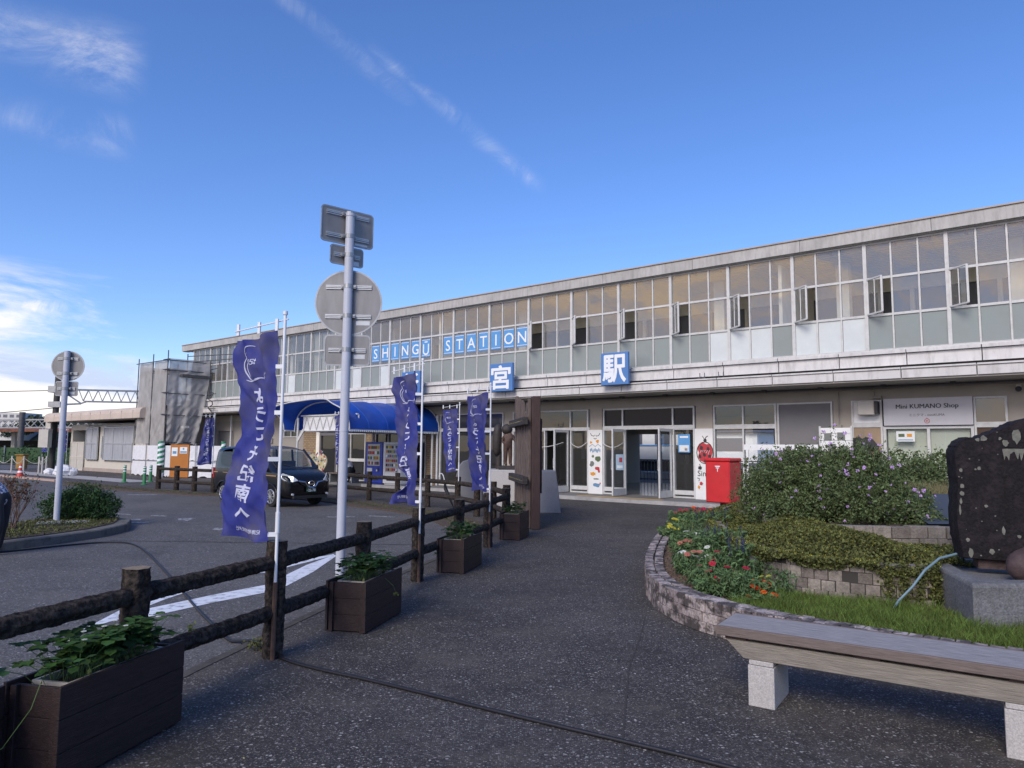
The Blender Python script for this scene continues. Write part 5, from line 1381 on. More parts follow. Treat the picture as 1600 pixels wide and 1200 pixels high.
# ================================================================ log fences
def logmesh(p0, p1, r, seed, nseg=40, n=20, amp=.10, taper=.95):
    p0 = Vector(p0); p1 = Vector(p1); L = (p1 - p0).length
    r_ = random.Random(seed); ph = [r_.uniform(0, 6.28) for _ in range(12)]
    t = (p1 - p0).normalized(); a = Vector((0, 0, 1)) if abs(t.z) < .9 else Vector((1, 0, 0))
    x = t.cross(a).normalized(); y = t.cross(x)
    b = MB(); vs_ = []
    for i in range(nseg + 1):
        s = i / nseg; c = p0.lerp(p1, s); z = s * L
        for k in range(n):
            an = 2 * math.pi * k / n
            g = math.sin(an * 7 + ph[0] + .9 * math.sin(z * 9 + ph[1]) + .5 * math.sin(z * 23 + ph[2])) * .55 + math.sin(an * 4 + ph[3] + 1.3 * math.sin(z * 6 + ph[4])) * .3 + .35 * math.sin(z * 41 + an * 3 + ph[5]) + r_.uniform(-.35, .35)
            rr_ = r * (1 - (1 - taper) * s) * (1 + amp * g)
            vs_.append(tuple(c + x * (rr_ * math.cos(an)) + y * (rr_ * math.sin(an))))
    fs = []
    for i in range(nseg):
        for k in range(n):
            q = i * n + k; w_ = i * n + (k + 1) % n; fs.append((q, w_, w_ + n, q + n))
    b.add(vs_, fs)
    b.m = 1
    b.add([vs_[k] for k in range(n)], [tuple(range(n))]); b.add([vs_[nseg * n + k] for k in range(n)], [tuple(range(n))])
    return b
def fence(name, label, posts, loc, h=.93, r=.085, rails=(.76, .36), det=1.0, mats=None, railr=.062, amp=.10):
    t = thing('log_fence', label, 'fence', loc)
    mats = mats or [M['log'], M['logend']]
    for i, (x, y) in enumerate(posts):
        far = max(.3, min(1, 6 / max(4, math.hypot(x, y)))) * det
        logmesh((x, y, -.1), (x + .004, y, h), r, 50 + i, int(10 + 34 * far), int(10 + 16 * far), amp).build('post', mats, t, smooth='auto')
    for i, (a, c) in enumerate(zip(posts, posts[1:])):
        far = max(.3, min(1.0, 6 / max(4, math.hypot(*a)))) * det
        for j, z in enumerate(rails):
            logmesh((a[0], a[1], z), (c[0], c[1], z), railr, 90 + i * 2 + j, int(14 + 80 * far), int(10 + 14 * far), amp).build('rail', mats, t, smooth='auto')
    return t
NP = [(-2.84, 2.95), (-2.37, 4.57), (-1.93, 5.93), (-1.54, 7.5), (-1.2, 9.27), (-.79, 10.85), (-.40, 12.45), (-.10, 13.95)]
fence('log_fence', 'near dark log fence running from the left foreground beside the planters', NP, (-1.5, 8, 0), amp=.11, det=1.5, r=.082, railr=.058)
RP = [(-.10, 15.2), (-.42, 16.7), (-.86, 17.95), (-1.45, 19.35), (-2.42, 20.65), (-3.5, 21.95), (-4.6, 23.1), (-5.9, 24.5)]
fence('log_fence', 'rear brown log fence between the car park and the station awning', RP, (-2.5, 20, 0), det=.7, amp=.05)
LP = [(-14.0, 28.3), (-12.95, 27.6), (-11.95, 26.9), (-10.95, 26.25)]
fence('log_fence', 'short dark post and rail fence in front of the orange board', LP, (-12.5, 27.3, 0), det=.6, r=.10, amp=.03, railr=.06, rails=(.80, .32))
# ================================================================ nobori flags
FT = ['よ', 'う', 'こ', 'そ', '紀', '南', 'へ']
def flag(label, base, g, ztop, W=.56, H=1.74, seed=0, wave=.05, shape=None, poletop=None, poleb=.55, sleeve=True, detail=1.0, billow=.0, twist=0.0, group='indigo welcome flags on white poles'):
    """base: foot of the pole; g: unit plan direction from the pole to the free edge; shape(t)->(dg, squeeze) of the free edge"""
    t = thing('banner_flag', label, 'flag', (base[0], base[1], 0), 0, group)
    g = Vector((g[0], g[1], 0)).normalized(); pn = Vector((-g.y, g.x, 0))
    if pn.y > 0: pn = -pn                      # towards the viewer
    r_ = random.Random(seed); ph = [r_.uniform(0, 6.28) for _ in range(8)]
    P0_ = Vector((base[0], base[1], 0))
    def surf(s, q):
        sq, sh, bl = shape(q) if shape else (1 - .12 * math.sin(math.pi * q), 0, 0)
        d_ = .05 + W * sq * s + sh * s
        wv = wave * (.3 + q) * s * (math.sin(s * 4.2 + q * 3.6 + ph[0]) + .5 * math.sin(s * 9 - q * 5.0 + ph[1])) + .010 * math.sin(q * 24 + s * 13 + ph[2]) * s * (1.15 - s) * 3 + .012 * math.sin(s * 19 + q * 9 + ph[3]) * (.3 + q) * (1.1 - s) + .03 * abs(math.sin(s * 7.5 + q * 2.2 + ph[5])) ** 3 * (1 - s) * 2 + .022 * abs(math.sin(s * 5 - q * 13 + ph[6])) ** 4 + .022 * abs(math.sin(s * 8 + q * 10.5 + ph[7])) ** 5 + .012 * abs(math.sin(q * 19 + s * 3 + ph[0])) ** 7 + .004 * math.sin(q * 80 + s * 25 + ph[4]) + bl * math.sin(math.pi * s)
        z = ztop - .05 - H * q - .06 * s * (1 - q) + .02 * math.sin(s * 6 + ph[4]) * q - .03 * math.sin(math.pi * s) * (1 - q)
        return P0_ + g * d_ + pn * wv + Vector((0, 0, z))
    b = MB(); n1, n2 = int(24 * detail) + 6, int(80 * detail) + 10
    b.grid(lambda s, q: tuple(surf(s, q)), n1, n2)
    cl_ = b.build('cloth', M['flag'], t, smooth=True)
    # printed lettering follows the cloth; seen from behind it reads mirrored
    def nrm(s, q):
        e = .01; a = surf(s + e, q) - surf(s - e, q); c = surf(s, q + e) - surf(s, q - e); n_ = a.cross(c).normalized()
        return n_ if n_.dot(pn) > 0 else -n_
    def put(bb, V, F):
        out = []
        for s, q in V:
            out.append(tuple(surf(s, q) + nrm(s, q) * .005))
        bb.add(out, F)
    bb = MB()
    for i, ch in enumerate(FT):
        V, F, tw, th = textmesh(ch, .188, offset=.0048, sub=2 if detail > .5 else 1)
        q0 = .29 + i * .097
        k = 1.0 if i < 4 else 1.0
        put(bb, [(.50 - (-x) / W * .82 if False else .50 + x / W * .82 * (1), q0 - y / H * .80) for x, y, z in V], F)
    V, F, tw, th = textmesh('紀南地域観光', .04, offset=.0004, sub=1)
    put(bb, [(.42 + x / W, .955 - y / H) for x, y, z in V], F)
    # swirl emblem drawn as ribbons
    def ribbon(pts_, w_):
        V = []; n = len(pts_)
        for i, (x, y) in enumerate(pts_):
            a = pts_[max(0, i - 1)]; c = pts_[min(n - 1, i + 1)]; tx, ty = c[0] - a[0], c[1] - a[1]; l = math.hypot(tx, ty) or 1
            ww = w_ * (.35 + .65 * math.sin(math.pi * (i + .5) / n))
            V += [((x - ty / l * ww)/W, (y + tx / l * ww)/H), ((x + ty / l * ww)/W, (y - tx / l * ww)/H)]
        put(bb, V, [(2 * i, 2 * i + 1, 2 * i + 3, 2 * i + 2) for i in range(n - 1)])
    C_ = (.30, .21)
    arc_ = lambda a0, a1, rx, ry, ox=0, oy=0, n=18: [(C_[0] + ox + rx * math.cos(R(a0 + (a1 - a0) * i / n)), C_[1] + oy + ry * math.sin(R(a0 + (a1 - a0) * i / n))) for i in range(n + 1)]
    ribbon(arc_(250, 60, -.15, .13, .0, .03), .005); ribbon(arc_(-120, 40, .09, .07, .03, -.08), .005); ribbon(arc_(230, 120, -.10, .10, .02, .04), .004)
    ribbon([(C_[0] + .12 - .28 * i / 10, C_[1] + .155 + .012 * math.sin(i * .7)) for i in range(11)], .005)
    V, F, tw, th = textmesh('紀南', .055, offset=.001, sub=1); put(bb, [(C_[0] / W + x / W, (C_[1] + .0) / H - y / H) for x, y, z in V], F)
    for i in range(6): a = (C_[0] - .20 + .035 * r_.random(), C_[1] + .13 + .05 * r_.random()); ribbon([(a[0] + .008 * math.cos(k), a[1] + .008 * math.sin(k)) for k in [j * math.pi / 3 for j in range(7)]], .002)
    pr = bb.build('print', M['flagink'], cl_)
    pt = poletop or ztop + .07
    b = MB(); b.tube((base[0], base[1], poleb), (base[0], base[1], pt), .013, 10); b.tube((base[0], base[1], poleb + .45), (base[0], base[1], poleb + .62), .019, 10); b.tube((base[0], base[1], pt), (base[0], base[1], pt + .03), .02, 10)
    e_ = P0_ + g * (W + .08); b.tube((base[0] - g.x * .04, base[1] - g.y * .04, ztop + .03), (e_.x, e_.y, ztop - .03), .006, 6)
    b.build('pole', M['flagpole'], t, smooth='auto')
    b = MB()
    for s in (.02, .5, .98):
        p = surf(s, 0); b.bbox((p.x, p.y, ztop - .015), (.03, .012, .10), rz=math.atan2(g.y, g.x))
    for q in (.18, .40, .62, .97):
        p = surf(.02, q); b.bar((base[0], base[1], p.z), tuple(p), .02, .035)
    b.build('loop', M['flagpole'], t)
    if sleeve:
        b = MB(); b.tube((base[0], base[1], 0.0), (base[0], base[1], poleb + .06), .020, 8); b.build('ground_sleeve', M['rust'], t, smooth='auto')
    return t
def sh1(q):     # big flag: narrows in the middle, swells and swings back near the bottom
    sq = 1.02 - .26 * math.exp(-((q - .42) / .20) ** 2) + .07 * math.exp(-((q - .82) / .10) ** 2)
    return sq, 0, .07 * math.exp(-((q - .78) / .16) ** 2) - .04 * math.exp(-((q - .4) / .2) ** 2)
flag('largest indigo flag, nearest the camera, billowing before the black van', (-1.90, 5.84), (-.87, .49), 2.73, W=.53, seed=1, wave=.045, shape=sh1)
def sh2(q):
    if q < .72: return 1.0 - .35 * q, 0, -.06 * math.sin(q * 6)
    w_ = (q - .72) / .28
    return max(.12, .75 - .62 * math.sin(min(1, w_ * 1.35) * math.pi) * .9 + .12 * w_), 0, .10 * math.sin(w_ * 3.1)
flag('second tall indigo flag with its lower part folded onto the pole', (-1.165, 9.17), (-.72, .69), 2.765, W=.58, seed=2, wave=.06, shape=sh2)
def sh3(q): return 1.0 - .15 * q - .35 * max(0, q - .55) * 2.0, 0, .04 * math.sin(q * 5)
flag('indigo flag on the near fence just left of the bronze statue', (-.37, 12.38), (-.72, .70), 2.75, W=.54, seed=3, wave=.05, shape=lambda q: (1.0 - .62 * max(0, q - .30), 0, .05 * math.sin(q * 5)), detail=.8)
flag('indigo flag on the rear fence between the two flags nearer the camera', (-1.42, 19.25), (-.80, .60), 2.85, W=.54, seed=4, wave=.03, shape=lambda q: (1.0 - .38 * max(0, q - .25), 0, .03), detail=.6, sleeve=False, poleb=.7)
flag('narrow indigo flag half hidden behind the tall sign pole', (-5.80, 24.3), (-.70, .70), 2.90, W=.50, seed=5, wave=.05, shape=lambda q: (.75 - .2 * q, 0, .03), detail=.5, sleeve=False, poleb=.7)
flag('indigo flag leaning left behind the rear of the black van', (-10.95, 26.1), (-.82, -.57), 2.82, W=.50, seed=6, wave=.04, shape=lambda q: (.55 + .45 * q, 0, .03), detail=.5, sleeve=False, poleb=.7)
flag('distant indigo flag left of the catenary mast', (-36.0, 55.2), (-1, .1), 2.95, W=.50, seed=7, wave=.04, detail=.25, sleeve=False, poleb=0, group='distant indigo flags by the catenary mast')
flag('distant indigo flag right of the catenary mast', (-34.55, 55.2), (-1, .1), 2.9, W=.50, seed=8, wave=.04, detail=.25, sleeve=False, poleb=0, group='distant indigo flags by the catenary mast')
# ================================================================ sign poles (backs of signs)
def rrect(w_, h_, r, n=5):
    o = []
    for cx_, cy_, a0 in ((w_ / 2 - r, h_ / 2 - r, 0), (-w_ / 2 + r, h_ / 2 - r, 90), (-w_ / 2 + r, -h_ / 2 + r, 180), (w_ / 2 - r, -h_ / 2 + r, 270)):
        for i in range(n + 1): a = R(a0 + 90 * i / n); o.append((cx_ + r * math.cos(a), cy_ + r * math.sin(a)))
    return o
def signback(t, poly, z, rz, yoff, rails_, rw, name='sign_plate'):
    m = Matrix.Rotation(rz, 4, 'Z')
    b = MB(xf=lambda x, y, q: tuple(m @ Vector((x, y, q)))); b.ext([(x, yoff, z + y) for x, y in poly], (0, .012, 0))
    pl_ = b.build(name, M['signback'], t, world=False)
    b = MB(xf=lambda x, y, q: tuple(m @ Vector((x, y, q))))
    n = len(poly)
    for i in range(n):
        a = poly[i]; c = poly[(i + 1) % n]; b.bar((a[0], yoff + .003, z + a[1]), (c[0], yoff + .003, z + c[1]), .012, .022)
    b.build('rim', M['steel'], pl_, world=False)
    b = MB(xf=lambda x, y, q: tuple(m @ Vector((x, y, q))))
    for rz_ in rails_:
        for dz_ in (-.022, 0, .022): b.box(-rw, rw, yoff - .022 + (0.006 if dz_ else 0), yoff - .001, z + rz_ + dz_ - .007, z + rz_ + dz_ + .007)
    b.build('mounting_rail', M['alum'], pl_, world=False)
    b = MB(xf=lambda x, y, q: tuple(m @ Vector((x, y, q))))
    for rz_ in rails_:
        b.lathe((0, 0, z + rz_ - .03), [(.066, 0), (.066, .06)], 16)
        for sx in (-1, 1): b.bbox((sx * .085, yoff - .035, z + rz_), (.04, .05, .05)); b.tube((sx * .085, yoff - .075, z + rz_), (sx * .085, yoff - .03, z + rz_), .012, 6)
    b.build('clamp', M['steel'], pl_, world=False)
    b = MB(xf=lambda x, y, q: tuple(m @ Vector((x, y, q))))
    if rw > .15: b.box(rw * .35, rw * .95, yoff - .003, yoff - .001, z + rails_[-1] - .12, z + rails_[-1] - .06); b.build('label_sticker', M['alum'], pl_, world=False)
SP = thing('sign_post', 'tall grey pole near the fence with four sign backs seen from behind', 'sign pole', (-2.32, 9.81, -.03))
b = MB(); b.tube((0, 0, 0), (0, 0, 5.0), .062, 24); b.tube((0, 0, 5.0), (0, 0, 5.04), .068, 24); b.tube((0, 0, 1.95), (0, 0, 1.965), .066, 24)
b.build('pole', M['pole'], SP, world=False, smooth='auto')
circ = [(.46 * math.cos(2 * math.pi * i / 48), .46 * math.sin(2 * math.pi * i / 48)) for i in range(48)]
signback(SP, rrect(.80, .50, .05), 4.86, R(40), .07, (.17, -.15), .33)
signback(SP, rrect(.50, .26, .04), 4.44, R(40), .07, (.0,), .20)
signback(SP, circ, 3.77, R(4), .07, (.22, -.20), .32)
signback(SP, rrect(.62, .42, .05), 3.09, R(4), .07, (.0,), .26)
S2 = thing('sign_post', 'slimmer grey pole on the planted kerb island with a round and a square sign back', 'sign pole', (-9.35, 14.75, .12))
b = MB(); b.tube((0, 0, 0), (0, 0, 3.55), .058, 20); b.tube((0, 0, 1.9), (0, 0, 1.915), .062, 20); b.build('pole', M['pole'], S2, world=False, smooth='auto')
c2 = [(.31 * math.cos(2 * math.pi * i / 40), .31 * math.sin(2 * math.pi * i / 40)) for i in range(40)]
signback(S2, c2, 3.24, R(10), .07, (.15, -.16), .20); signback(S2, rrect(.42, .29, .03), 2.76, R(10), .07, (0,), .17)
# ================================================================ planters with strawberries
GP = 'dark wooden planters along the near log fence'; GS = 'strawberry plants in the dark planters'
def mk_planter(label, cx_, cy_, L_, W_, H_, rz):
    t = thing('planter_box', label, 'planter', (cx_, cy_, 0), rz, GP)
    t_ = .022
    for sx in (-1, 1):
        b = MB()
        for k in range(3):
            z0 = .012 + k * (H_ - .012) / 3; z1 = .012 + (k + 1) * (H_ - .012) / 3 - .003
            b.box(sx * W_ / 2 - t_ / 2, sx * W_ / 2 + t_ / 2, -L_ / 2, L_ / 2, z0, z1)
        b.build('side_board', M['planterwood'], t, world=False, bevel=.002)
    for sy in (-1, 1):
        b = MB()
        for k in range(3):
            z0 = .012 + k * (H_ - .03) / 3; z1 = .012 + (k + 1) * (H_ - .03) / 3 - .003
            y0 = sy * (L_ / 2 - .05); b.box(-W_ / 2 + t_ / 2, W_ / 2 - t_ / 2, y0 - t_ / 2, y0 + t_ / 2, z0, z1)
        for sx in (-1, 1): x = sx * (W_ / 2 - .035); b.box(x - .02, x + .02, sy * (L_ / 2 - .028) - .012, sy * (L_ / 2 - .028) + .012, .0, H_ - .02)
        b.build('end_board', M['planterwood'], t, world=False, bevel=.002)
    b = MB(); iw = W_ / 2 - .05; il = L_ / 2 - .11; z = H_ - .02
    for x0, x1, y0, y1 in ((-iw, -iw + .015, -il, il), (iw - .015, iw, -il, il), (-iw + .015, iw - .015, -il, -il + .015), (-iw + .015, iw - .015, il - .015, il)): b.box(x0, x1, y0, y1, .1, z)
    b.build('liner', M['liner'], t, world=False)
    b = MB(); b.box(-iw + .015, iw - .015, -il + .015, il - .015, .08, H_ - .06); b.box(-W_ / 2 + .02, -iw, -L_ / 2 + .07, L_ / 2 - .07, .05, H_ - .12); b.box(iw, W_ / 2 - .02, -L_ / 2 + .07, L_ / 2 - .07, .05, H_ - .12)
    b.build('soil', M['soil'], t, world=False)
    return t
def strawberry(label, cx_, cy_, z0, L_, W_, rz, n, hmax, seed, runners=()):
    rg = np.random.default_rng(seed); r_ = random.Random(seed)
    t = thing('strawberry_plant', label, 'plant', (cx_, cy_, z0), rz, GS)
    LV, LF, base = [], [], 0
    stems = MB(); fl = MB(); fruits = MB()
    for i in range(n):
        y0 = r_.uniform(-.42, .42) * L_; x0 = r_.uniform(-.3, .3) * W_
        an = r_.uniform(0, 6.28); out = r_.uniform(.02, .16); hh = r_.uniform(.35, 1) * hmax
        tip = Vector((x0 + out * math.cos(an), y0 + out * math.sin(an) * 1.2, hh))
        stems.pipe([(x0, y0, -.04), ((x0 + tip.x) / 2 * 1.0, (y0 + tip.y) / 2, hh * .62), tuple(tip)], .0016, 4)
        s = r_.uniform(.048, .080)
        tilt = Vector((math.cos(an), math.sin(an), 0))
        for k in (-1, 0, 1):
            a2 = an + k * 1.25
            dr = Vector((math.cos(a2), math.sin(a2), -.45 + .75 * r_.random())).normalized(); side = dr.cross(Vector((0, 0, 1))).normalized(); up = side.cross(dr)
            pts_ = [(0, 0), (.18, .26), (.45, .42), (.75, .40), (.95, .22), (1.06, 0)]
            V = []
            for (u, w_) in pts_: V.append(tip + dr * s * u + up * (.10 * s * math.sin(u * 3)))
            Lf = [tip + dr * s * u + side * s * w_ + up * s * (.22 * w_ + .03 * ((j % 2) * 2 - 1)) for j, (u, w_) in enumerate(pts_[1:-1])]
            Rf = [tip + dr * s * u - side * s * w_ + up * s * (.22 * w_ + .03 * ((j % 2) * 2 - 1)) for j, (u, w_) in enumerate(pts_[1:-1])]
            mid = [tip + dr * s * u for u, _ in pts_]
            allv = [tuple(q) for q in mid + Lf + Rf]
            m0, l0, r0 = 0, 6, 10
            F = [(0, 1, 6), (1, 2, 7, 6), (2, 3, 8, 7), (3, 4, 9, 8), (4, 5, 9), (0, 10, 1), (1, 10, 11, 2), (2, 11, 12, 3), (3, 12, 13, 4), (4, 13, 5)]
            LV += allv; LF += [tuple(base + q for q in f) for f in F]; base += len(allv)
    mb = MB(); mb.add(LV, LF); mb.build('leaves', M['leaf_s'], t, world=False, smooth=True)
    for i in range(max(3, n // 15)):
        x0, y0 = r_.uniform(-.4, .5) * W_, r_.uniform(-.45, .45) * L_; z = hmax * r_.uniform(.6, 1.12)
        stems.pipe([(x0 * .5, y0 * .9, 0), (x0 * .8, y0, z * .7), (x0, y0, z)], .0018, 4)
        for k in range(5): a = k * 1.257; fl.ball((x0 + .009 * math.cos(a), y0 + .009 * math.sin(a), z), (.007, .007, .002), 6, 3)
    for i in range(4):
        y0 = r_.uniform(-.4, .4) * L_; fruits.ball((W_ * .36, y0, .03), (.014, .014, .018), 8, 5); stems.pipe([(0, y0, .08), (W_ * .25, y0, .12), (W_ * .36, y0, .045)], .0018, 4)
    for rn in runners:
        stems.pipe(rn, .0022, 5)
        e = rn[-1]; V, F = leaves(np.array(e) + rg.normal(0, .012, (10, 3)), .035, .6, rg=rg)
        fl2 = MB(); fl2.add([tuple(q) for q in V], [tuple(f) for f in F]); fl2.build('runner_tip', M['leaf_y'], t, world=False)
    stems.build('stems', M['stemg'], t, world=False); fl.build('flowers', M['p_white'], t, world=False); fruits.build('unripe_fruit', M['leaf_y'], t, world=False)
    return t
mk_planter('planter nearest the camera at the lower left, full length in view', -2.30, 4.13, .92, .33, .50, R(-13))
mk_planter('planter cut off by the left edge of the picture', -2.77, 3.24, .90, .40, .50, R(-4))
mk_planter('second planter along the fence, beside the foot of the tall sign pole', -1.42, 7.10, .88, .38, .47, R(-13))
mk_planter('third planter along the fence with a small bushy plant', -.72, 10.22, .86, .37, .47, R(-14))
mk_planter('farthest planter, at the foot of the wooden board monument', .07, 13.75, .80, .37, .50, R(-14))
strawberry('large strawberry plant in the nearest planter with long runners', -2.30, 4.10, .46, .76, .26, R(-13), 200, .21, 3,
           runners=([(-.02, -.36, .02), (.05, -.43, .06), (.07, -.50, -.05), (-.02, -.56, -.22), (-.12, -.62, -.27)], [(.1, .3, .1), (.2, .42, .10), (.18, .52, .11)], [(-.05, -.3, .08), (-.2, -.36, .1), (-.36, -.5, .02)]))
strawberry('dense strawberry plant in the second planter by the sign pole', -1.42, 7.08, .43, .74, .32, R(-13), 130, .21, 5, runners=([(.05, -.1, .1), (.18, 0, .02), (.26, .08, -.08), (.27, .12, -.16)],))
strawberry('small bushy strawberry plant in the third planter', -.72, 10.15, .43, .66, .32, R(-14), 70, .20, 7, runners=([(-.1, -.3, .05), (-.19, -.34, 0), (-.22, -.38, -.16)],))
strawberry('strawberry plant in the farthest planter before the board monument', .07, 13.7, .46, .6, .32, R(-14), 55, .22, 9)
# ================================================================ van
def van():
    t = thing('van', 'black van with a thin gold side stripe parked in front of the station', 'van', (0, 0, 0))
    # local: x forward, y left, z up; rear axle at x=0
    S_ = .945
    secs = [  # x, half width low, half width at shoulder, half width roof, z sill, z shoulder, z roof
        (-.72, .74, .76, .66, .42, 1.02, 1.70), (-.66, .79, .81, .71, .30, 1.03, 1.80), (-.30, .81, .83, .73, .26, 1.04, 1.84), (.6, .82, .84, .74, .24, 1.04, 1.86), (1.4, .82, .84, .74, .24, 1.04, 1.86),
        (1.85, .82, .84, .735, .24, 1.04, 1.83), (2.10, .82, .84, .715, .24, 1.045, 1.76), (2.45, .82, .84, .70, .24, 1.05, 1.50), (2.80, .82, .83, .69, .24, 1.05, 1.20), (3.05, .82, .815, .68, .24, 1.02, 1.10), (3.30, .80, .79, .66, .26, .95, 1.01), (3.45, .75, .73, .60, .28, .84, .90), (3.53, .66, .64, .50, .32, .70, .74)]
    def ring(sc):
        x, wl, wm, wr, zs, zm, zr = sc
        hf = [(0, zs), (wl * .75, zs), (wl, zs + .10), (wm + .005, (zs + zm) * .5), (wm, zm), (wm - (wm - wr) * .12, zm + (zr - zm) * .15), (wm - (wm - wr) * .55, zm + (zr - zm) * .6), (wr, zr - (zr - zm) * .12), (wr * .93, zr - (zr - zm) * .04), (wr * .6, zr + .004), (0, zr + .012)]
        return [(x * S_, y * S_, z * S_) for y, z in hf] + [(x * S_, -y * S_, z * S_) for y, z in hf[-2:0:-1]]
    b = MB(); rs = [ring(s) for s in secs]; n = len(rs[0])
    vs_ = [p for r_ in rs for p in r_]; fs = []
    for i in range(len(rs) - 1):
        for k in range(n): fs.append((i * n + k, i * n + (k + 1) % n, (i + 1) * n + (k + 1) % n, (i + 1) * n + k))
    fs = [f for q_, f in enumerate(fs) if not ((q_ // n in (2, 3, 4, 5, 6) and q_ % n in (5, 6, 13, 14)) or (q_ // n in (6, 7) and 7 <= q_ % n <= 12))]
    fs.append(tuple(range(n))); fs.append(tuple((len(rs) - 1) * n + k for k in range(n)))
    b.add(vs_, fs); bd = b.build('body', M['carpaint'], t, world=False, smooth='auto')
    m = bd.modifiers.new('sub', 'SUBSURF'); m.levels = 1; m.render_levels = 2
    def sidey(x, z, sgn):   # interpolate body side
        for a, c in zip(secs, secs[1:]):
            if a[0] <= x <= c[0]:
                f = (x - a[0]) / (c[0] - a[0]); wl, wm, wr, zs, zm, zr = [a[i] + (c[i] - a[i]) * f for i in range(1, 7)]
                if z < zm: return sgn * (wm + .008)
                q = (z - zm) / (zr - zm); return sgn * (wm - (wm - wr) * min(1, q * 1.0) + .006)
        return sgn * .8
    def sidepanel(pts_, name, m_, off=.012, sgn=-1):
        b = MB(); V = [(x * S_, (sidey(x, z, sgn) + sgn * off) * S_, z * S_) for x, z in pts_]
        b.add(V, [tuple(range(len(V)))]); return b.build(name, m_, t, world=False)
    b = MB()
    for sgn in (-1, 1):
        for x0, x1 in ((.40, .50), (1.30, 1.42)):
            b.add([(x0 * S_, (sidey(x0, 1.05, sgn) + sgn * .004) * S_, 1.04 * S_), (x1 * S_, (sidey(x1, 1.05, sgn) + sgn * .004) * S_, 1.04 * S_), (x1 * S_, (sidey(x1, 1.72, sgn) + sgn * .004) * S_, 1.74 * S_), (x0 * S_, (sidey(x0, 1.72, sgn) + sgn * .004) * S_, 1.74 * S_)], [(0, 1, 2, 3)])
        b.tube((2.12 * S_, sgn * .69 * S_, 1.74 * S_), (2.84 * S_, sgn * .70 * S_, 1.18 * S_), .035, 8)
    b.build('pillar', M['carpaint'], t, world=False)
    b = MB(); b.box(-.6, 2.55, -.70, .70, .35, .42); b.box(2.35, 2.75, -.66, .66, .75, 1.06); b.build('cabin_floor', M['dark'], t, world=False)
    b = MB(); b.pipe([(2.28, -.36 + .17 * math.cos(a), 1.10 + .15 * math.sin(a)) for a in [k * math.pi / 8 for k in range(17)]], .015, 6); b.build('steering_wheel', M['trouser'], t, world=False)
    for sgn in (-1, 1):
        sidepanel([(-.52, 1.12), (.42, 1.12), (.42, 1.66), (-.45, 1.66)], 'side_window', M['carglass'], sgn=sgn)
        sidepanel([(.49, 1.12), (1.31, 1.12), (1.31, 1.68), (.49, 1.67)], 'side_window', M['carglass'], sgn=sgn)
        sidepanel([(1.40, 1.12), (2.38, 1.12), (2.20, 1.42), (1.95, 1.66), (1.40, 1.68)], 'side_window', M['carglass'], sgn=sgn)
        sidepanel([(-.68, .97), (1.0, .97), (3.0, .93), (3.0, .955), (1.0, .995), (-.68, .995)], 'side_stripe', M['gold'], sgn=sgn)
        b = MB(); b.bbox((2.35 * S_, sgn * .98 * S_, 1.16 * S_), (.14, .2, .17), rz=sgn * .2); b.build('wing_mirror', M['carpaint'], t, world=False, bevel=.03)
        for x, nm in ((0, 'wheel'), (2.725 * S_, 'wheel')):
            w_ = MB(); y1 = sgn * .815 * S_; y0 = sgn * .62 * S_
            w_.pipe([(x, y0, .30), (x, y0 + (y1 - y0) * .12, .30), (x, y0 + (y1 - y0) * .88, .30), (x, y1, .30)], .3, 28, rs=[.27, .30, .30, .275])
            wo_ = w_.build(nm, M['rubber'], t, world=False, smooth='auto')
            w_ = MB(); w_.tube((x, y1 - sgn * .03, .30), (x, y1 + sgn * .004, .30), .205, 28); w_.build('rim_well', M['dark'], wo_, world=False)
            w_ = MB()
            for k in range(10):
                a = k * math.pi / 5; w_.bar((x + .03 * math.cos(a), y1 + sgn * .01, .30 + .03 * math.sin(a)), (x + .19 * math.cos(a), y1 + sgn * .012, .30 + .19 * math.sin(a)), .035, .02)
            w_.pipe([(x + .195 * math.cos(k * math.pi / 14), y1 + sgn * .01, .30 + .195 * math.sin(k * math.pi / 14)) for k in range(29)], .014, 6)
            w_.tube((x, y1 - .0, .30), (x, y1 + sgn * .02, .30), .05, 12); w_.build('rim', M['wheel'], wo_, world=False, smooth='auto')
            w_ = MB(); w_.pipe([(x + .36 * math.cos(k * math.pi / 12), sgn * .845 * S_, .30 + .36 * math.sin(k * math.pi / 12)) for k in range(13)], .022, 6); w_.build('wheel_arch', M['carpaint'], t, world=False, smooth=True)
    # windscreen following the body slope
    b = MB(); rows_ = [(2.13, 1.715, .63), (2.45, 1.50, .655), (2.80, 1.215, .67), (2.95, 1.13, .66)]
    V = []
    for x, z, w_ in rows_:
        for k in range(7):
            y = w_ * (k / 3 - 1); V.append(((x + .018) * S_ + .0 - .03 * abs(y) * .4, y * S_, (z + .048 - .03 * abs(y)) * S_))
    b.add(V, [(i * 7 + k, i * 7 + k + 1, (i + 1) * 7 + k + 1, (i + 1) * 7 + k) for i in range(3) for k in range(6)]); b.build('windscreen', M['carglass'], t, world=False, smooth=True)
    # lamps, grille, bumper, plate
    for sgn in (-1, 1):
        b = MB(); P = [(3.20, .76, 1.02), (3.44, .55, .92), (3.50, .42, .80), (3.47, .58, .76), (3.32, .765, .80), (3.08, .825, .93)]
        b.ext([((x + .03) * S_, sgn * (y + .012) * S_, z * S_) for x, y, z in P], (.03, sgn * .01, .015)); b.build('headlight', M['lamp_glass'], t, world=False, bevel=.006)
        b = MB(); b.bbox((-.70 * S_, sgn * .76 * S_, .95 * S_), (.06, .10, .32)); b.build('tail_light', M['red_lens'], t, world=False, bevel=.01)
        b = MB(); b.tube((3.50 * S_, sgn * .60 * S_, .40 * S_), (3.55 * S_, sgn * .60 * S_, .40 * S_), .032, 12); b.build('fog_lamp', M['lamp_glass'], t, world=False)
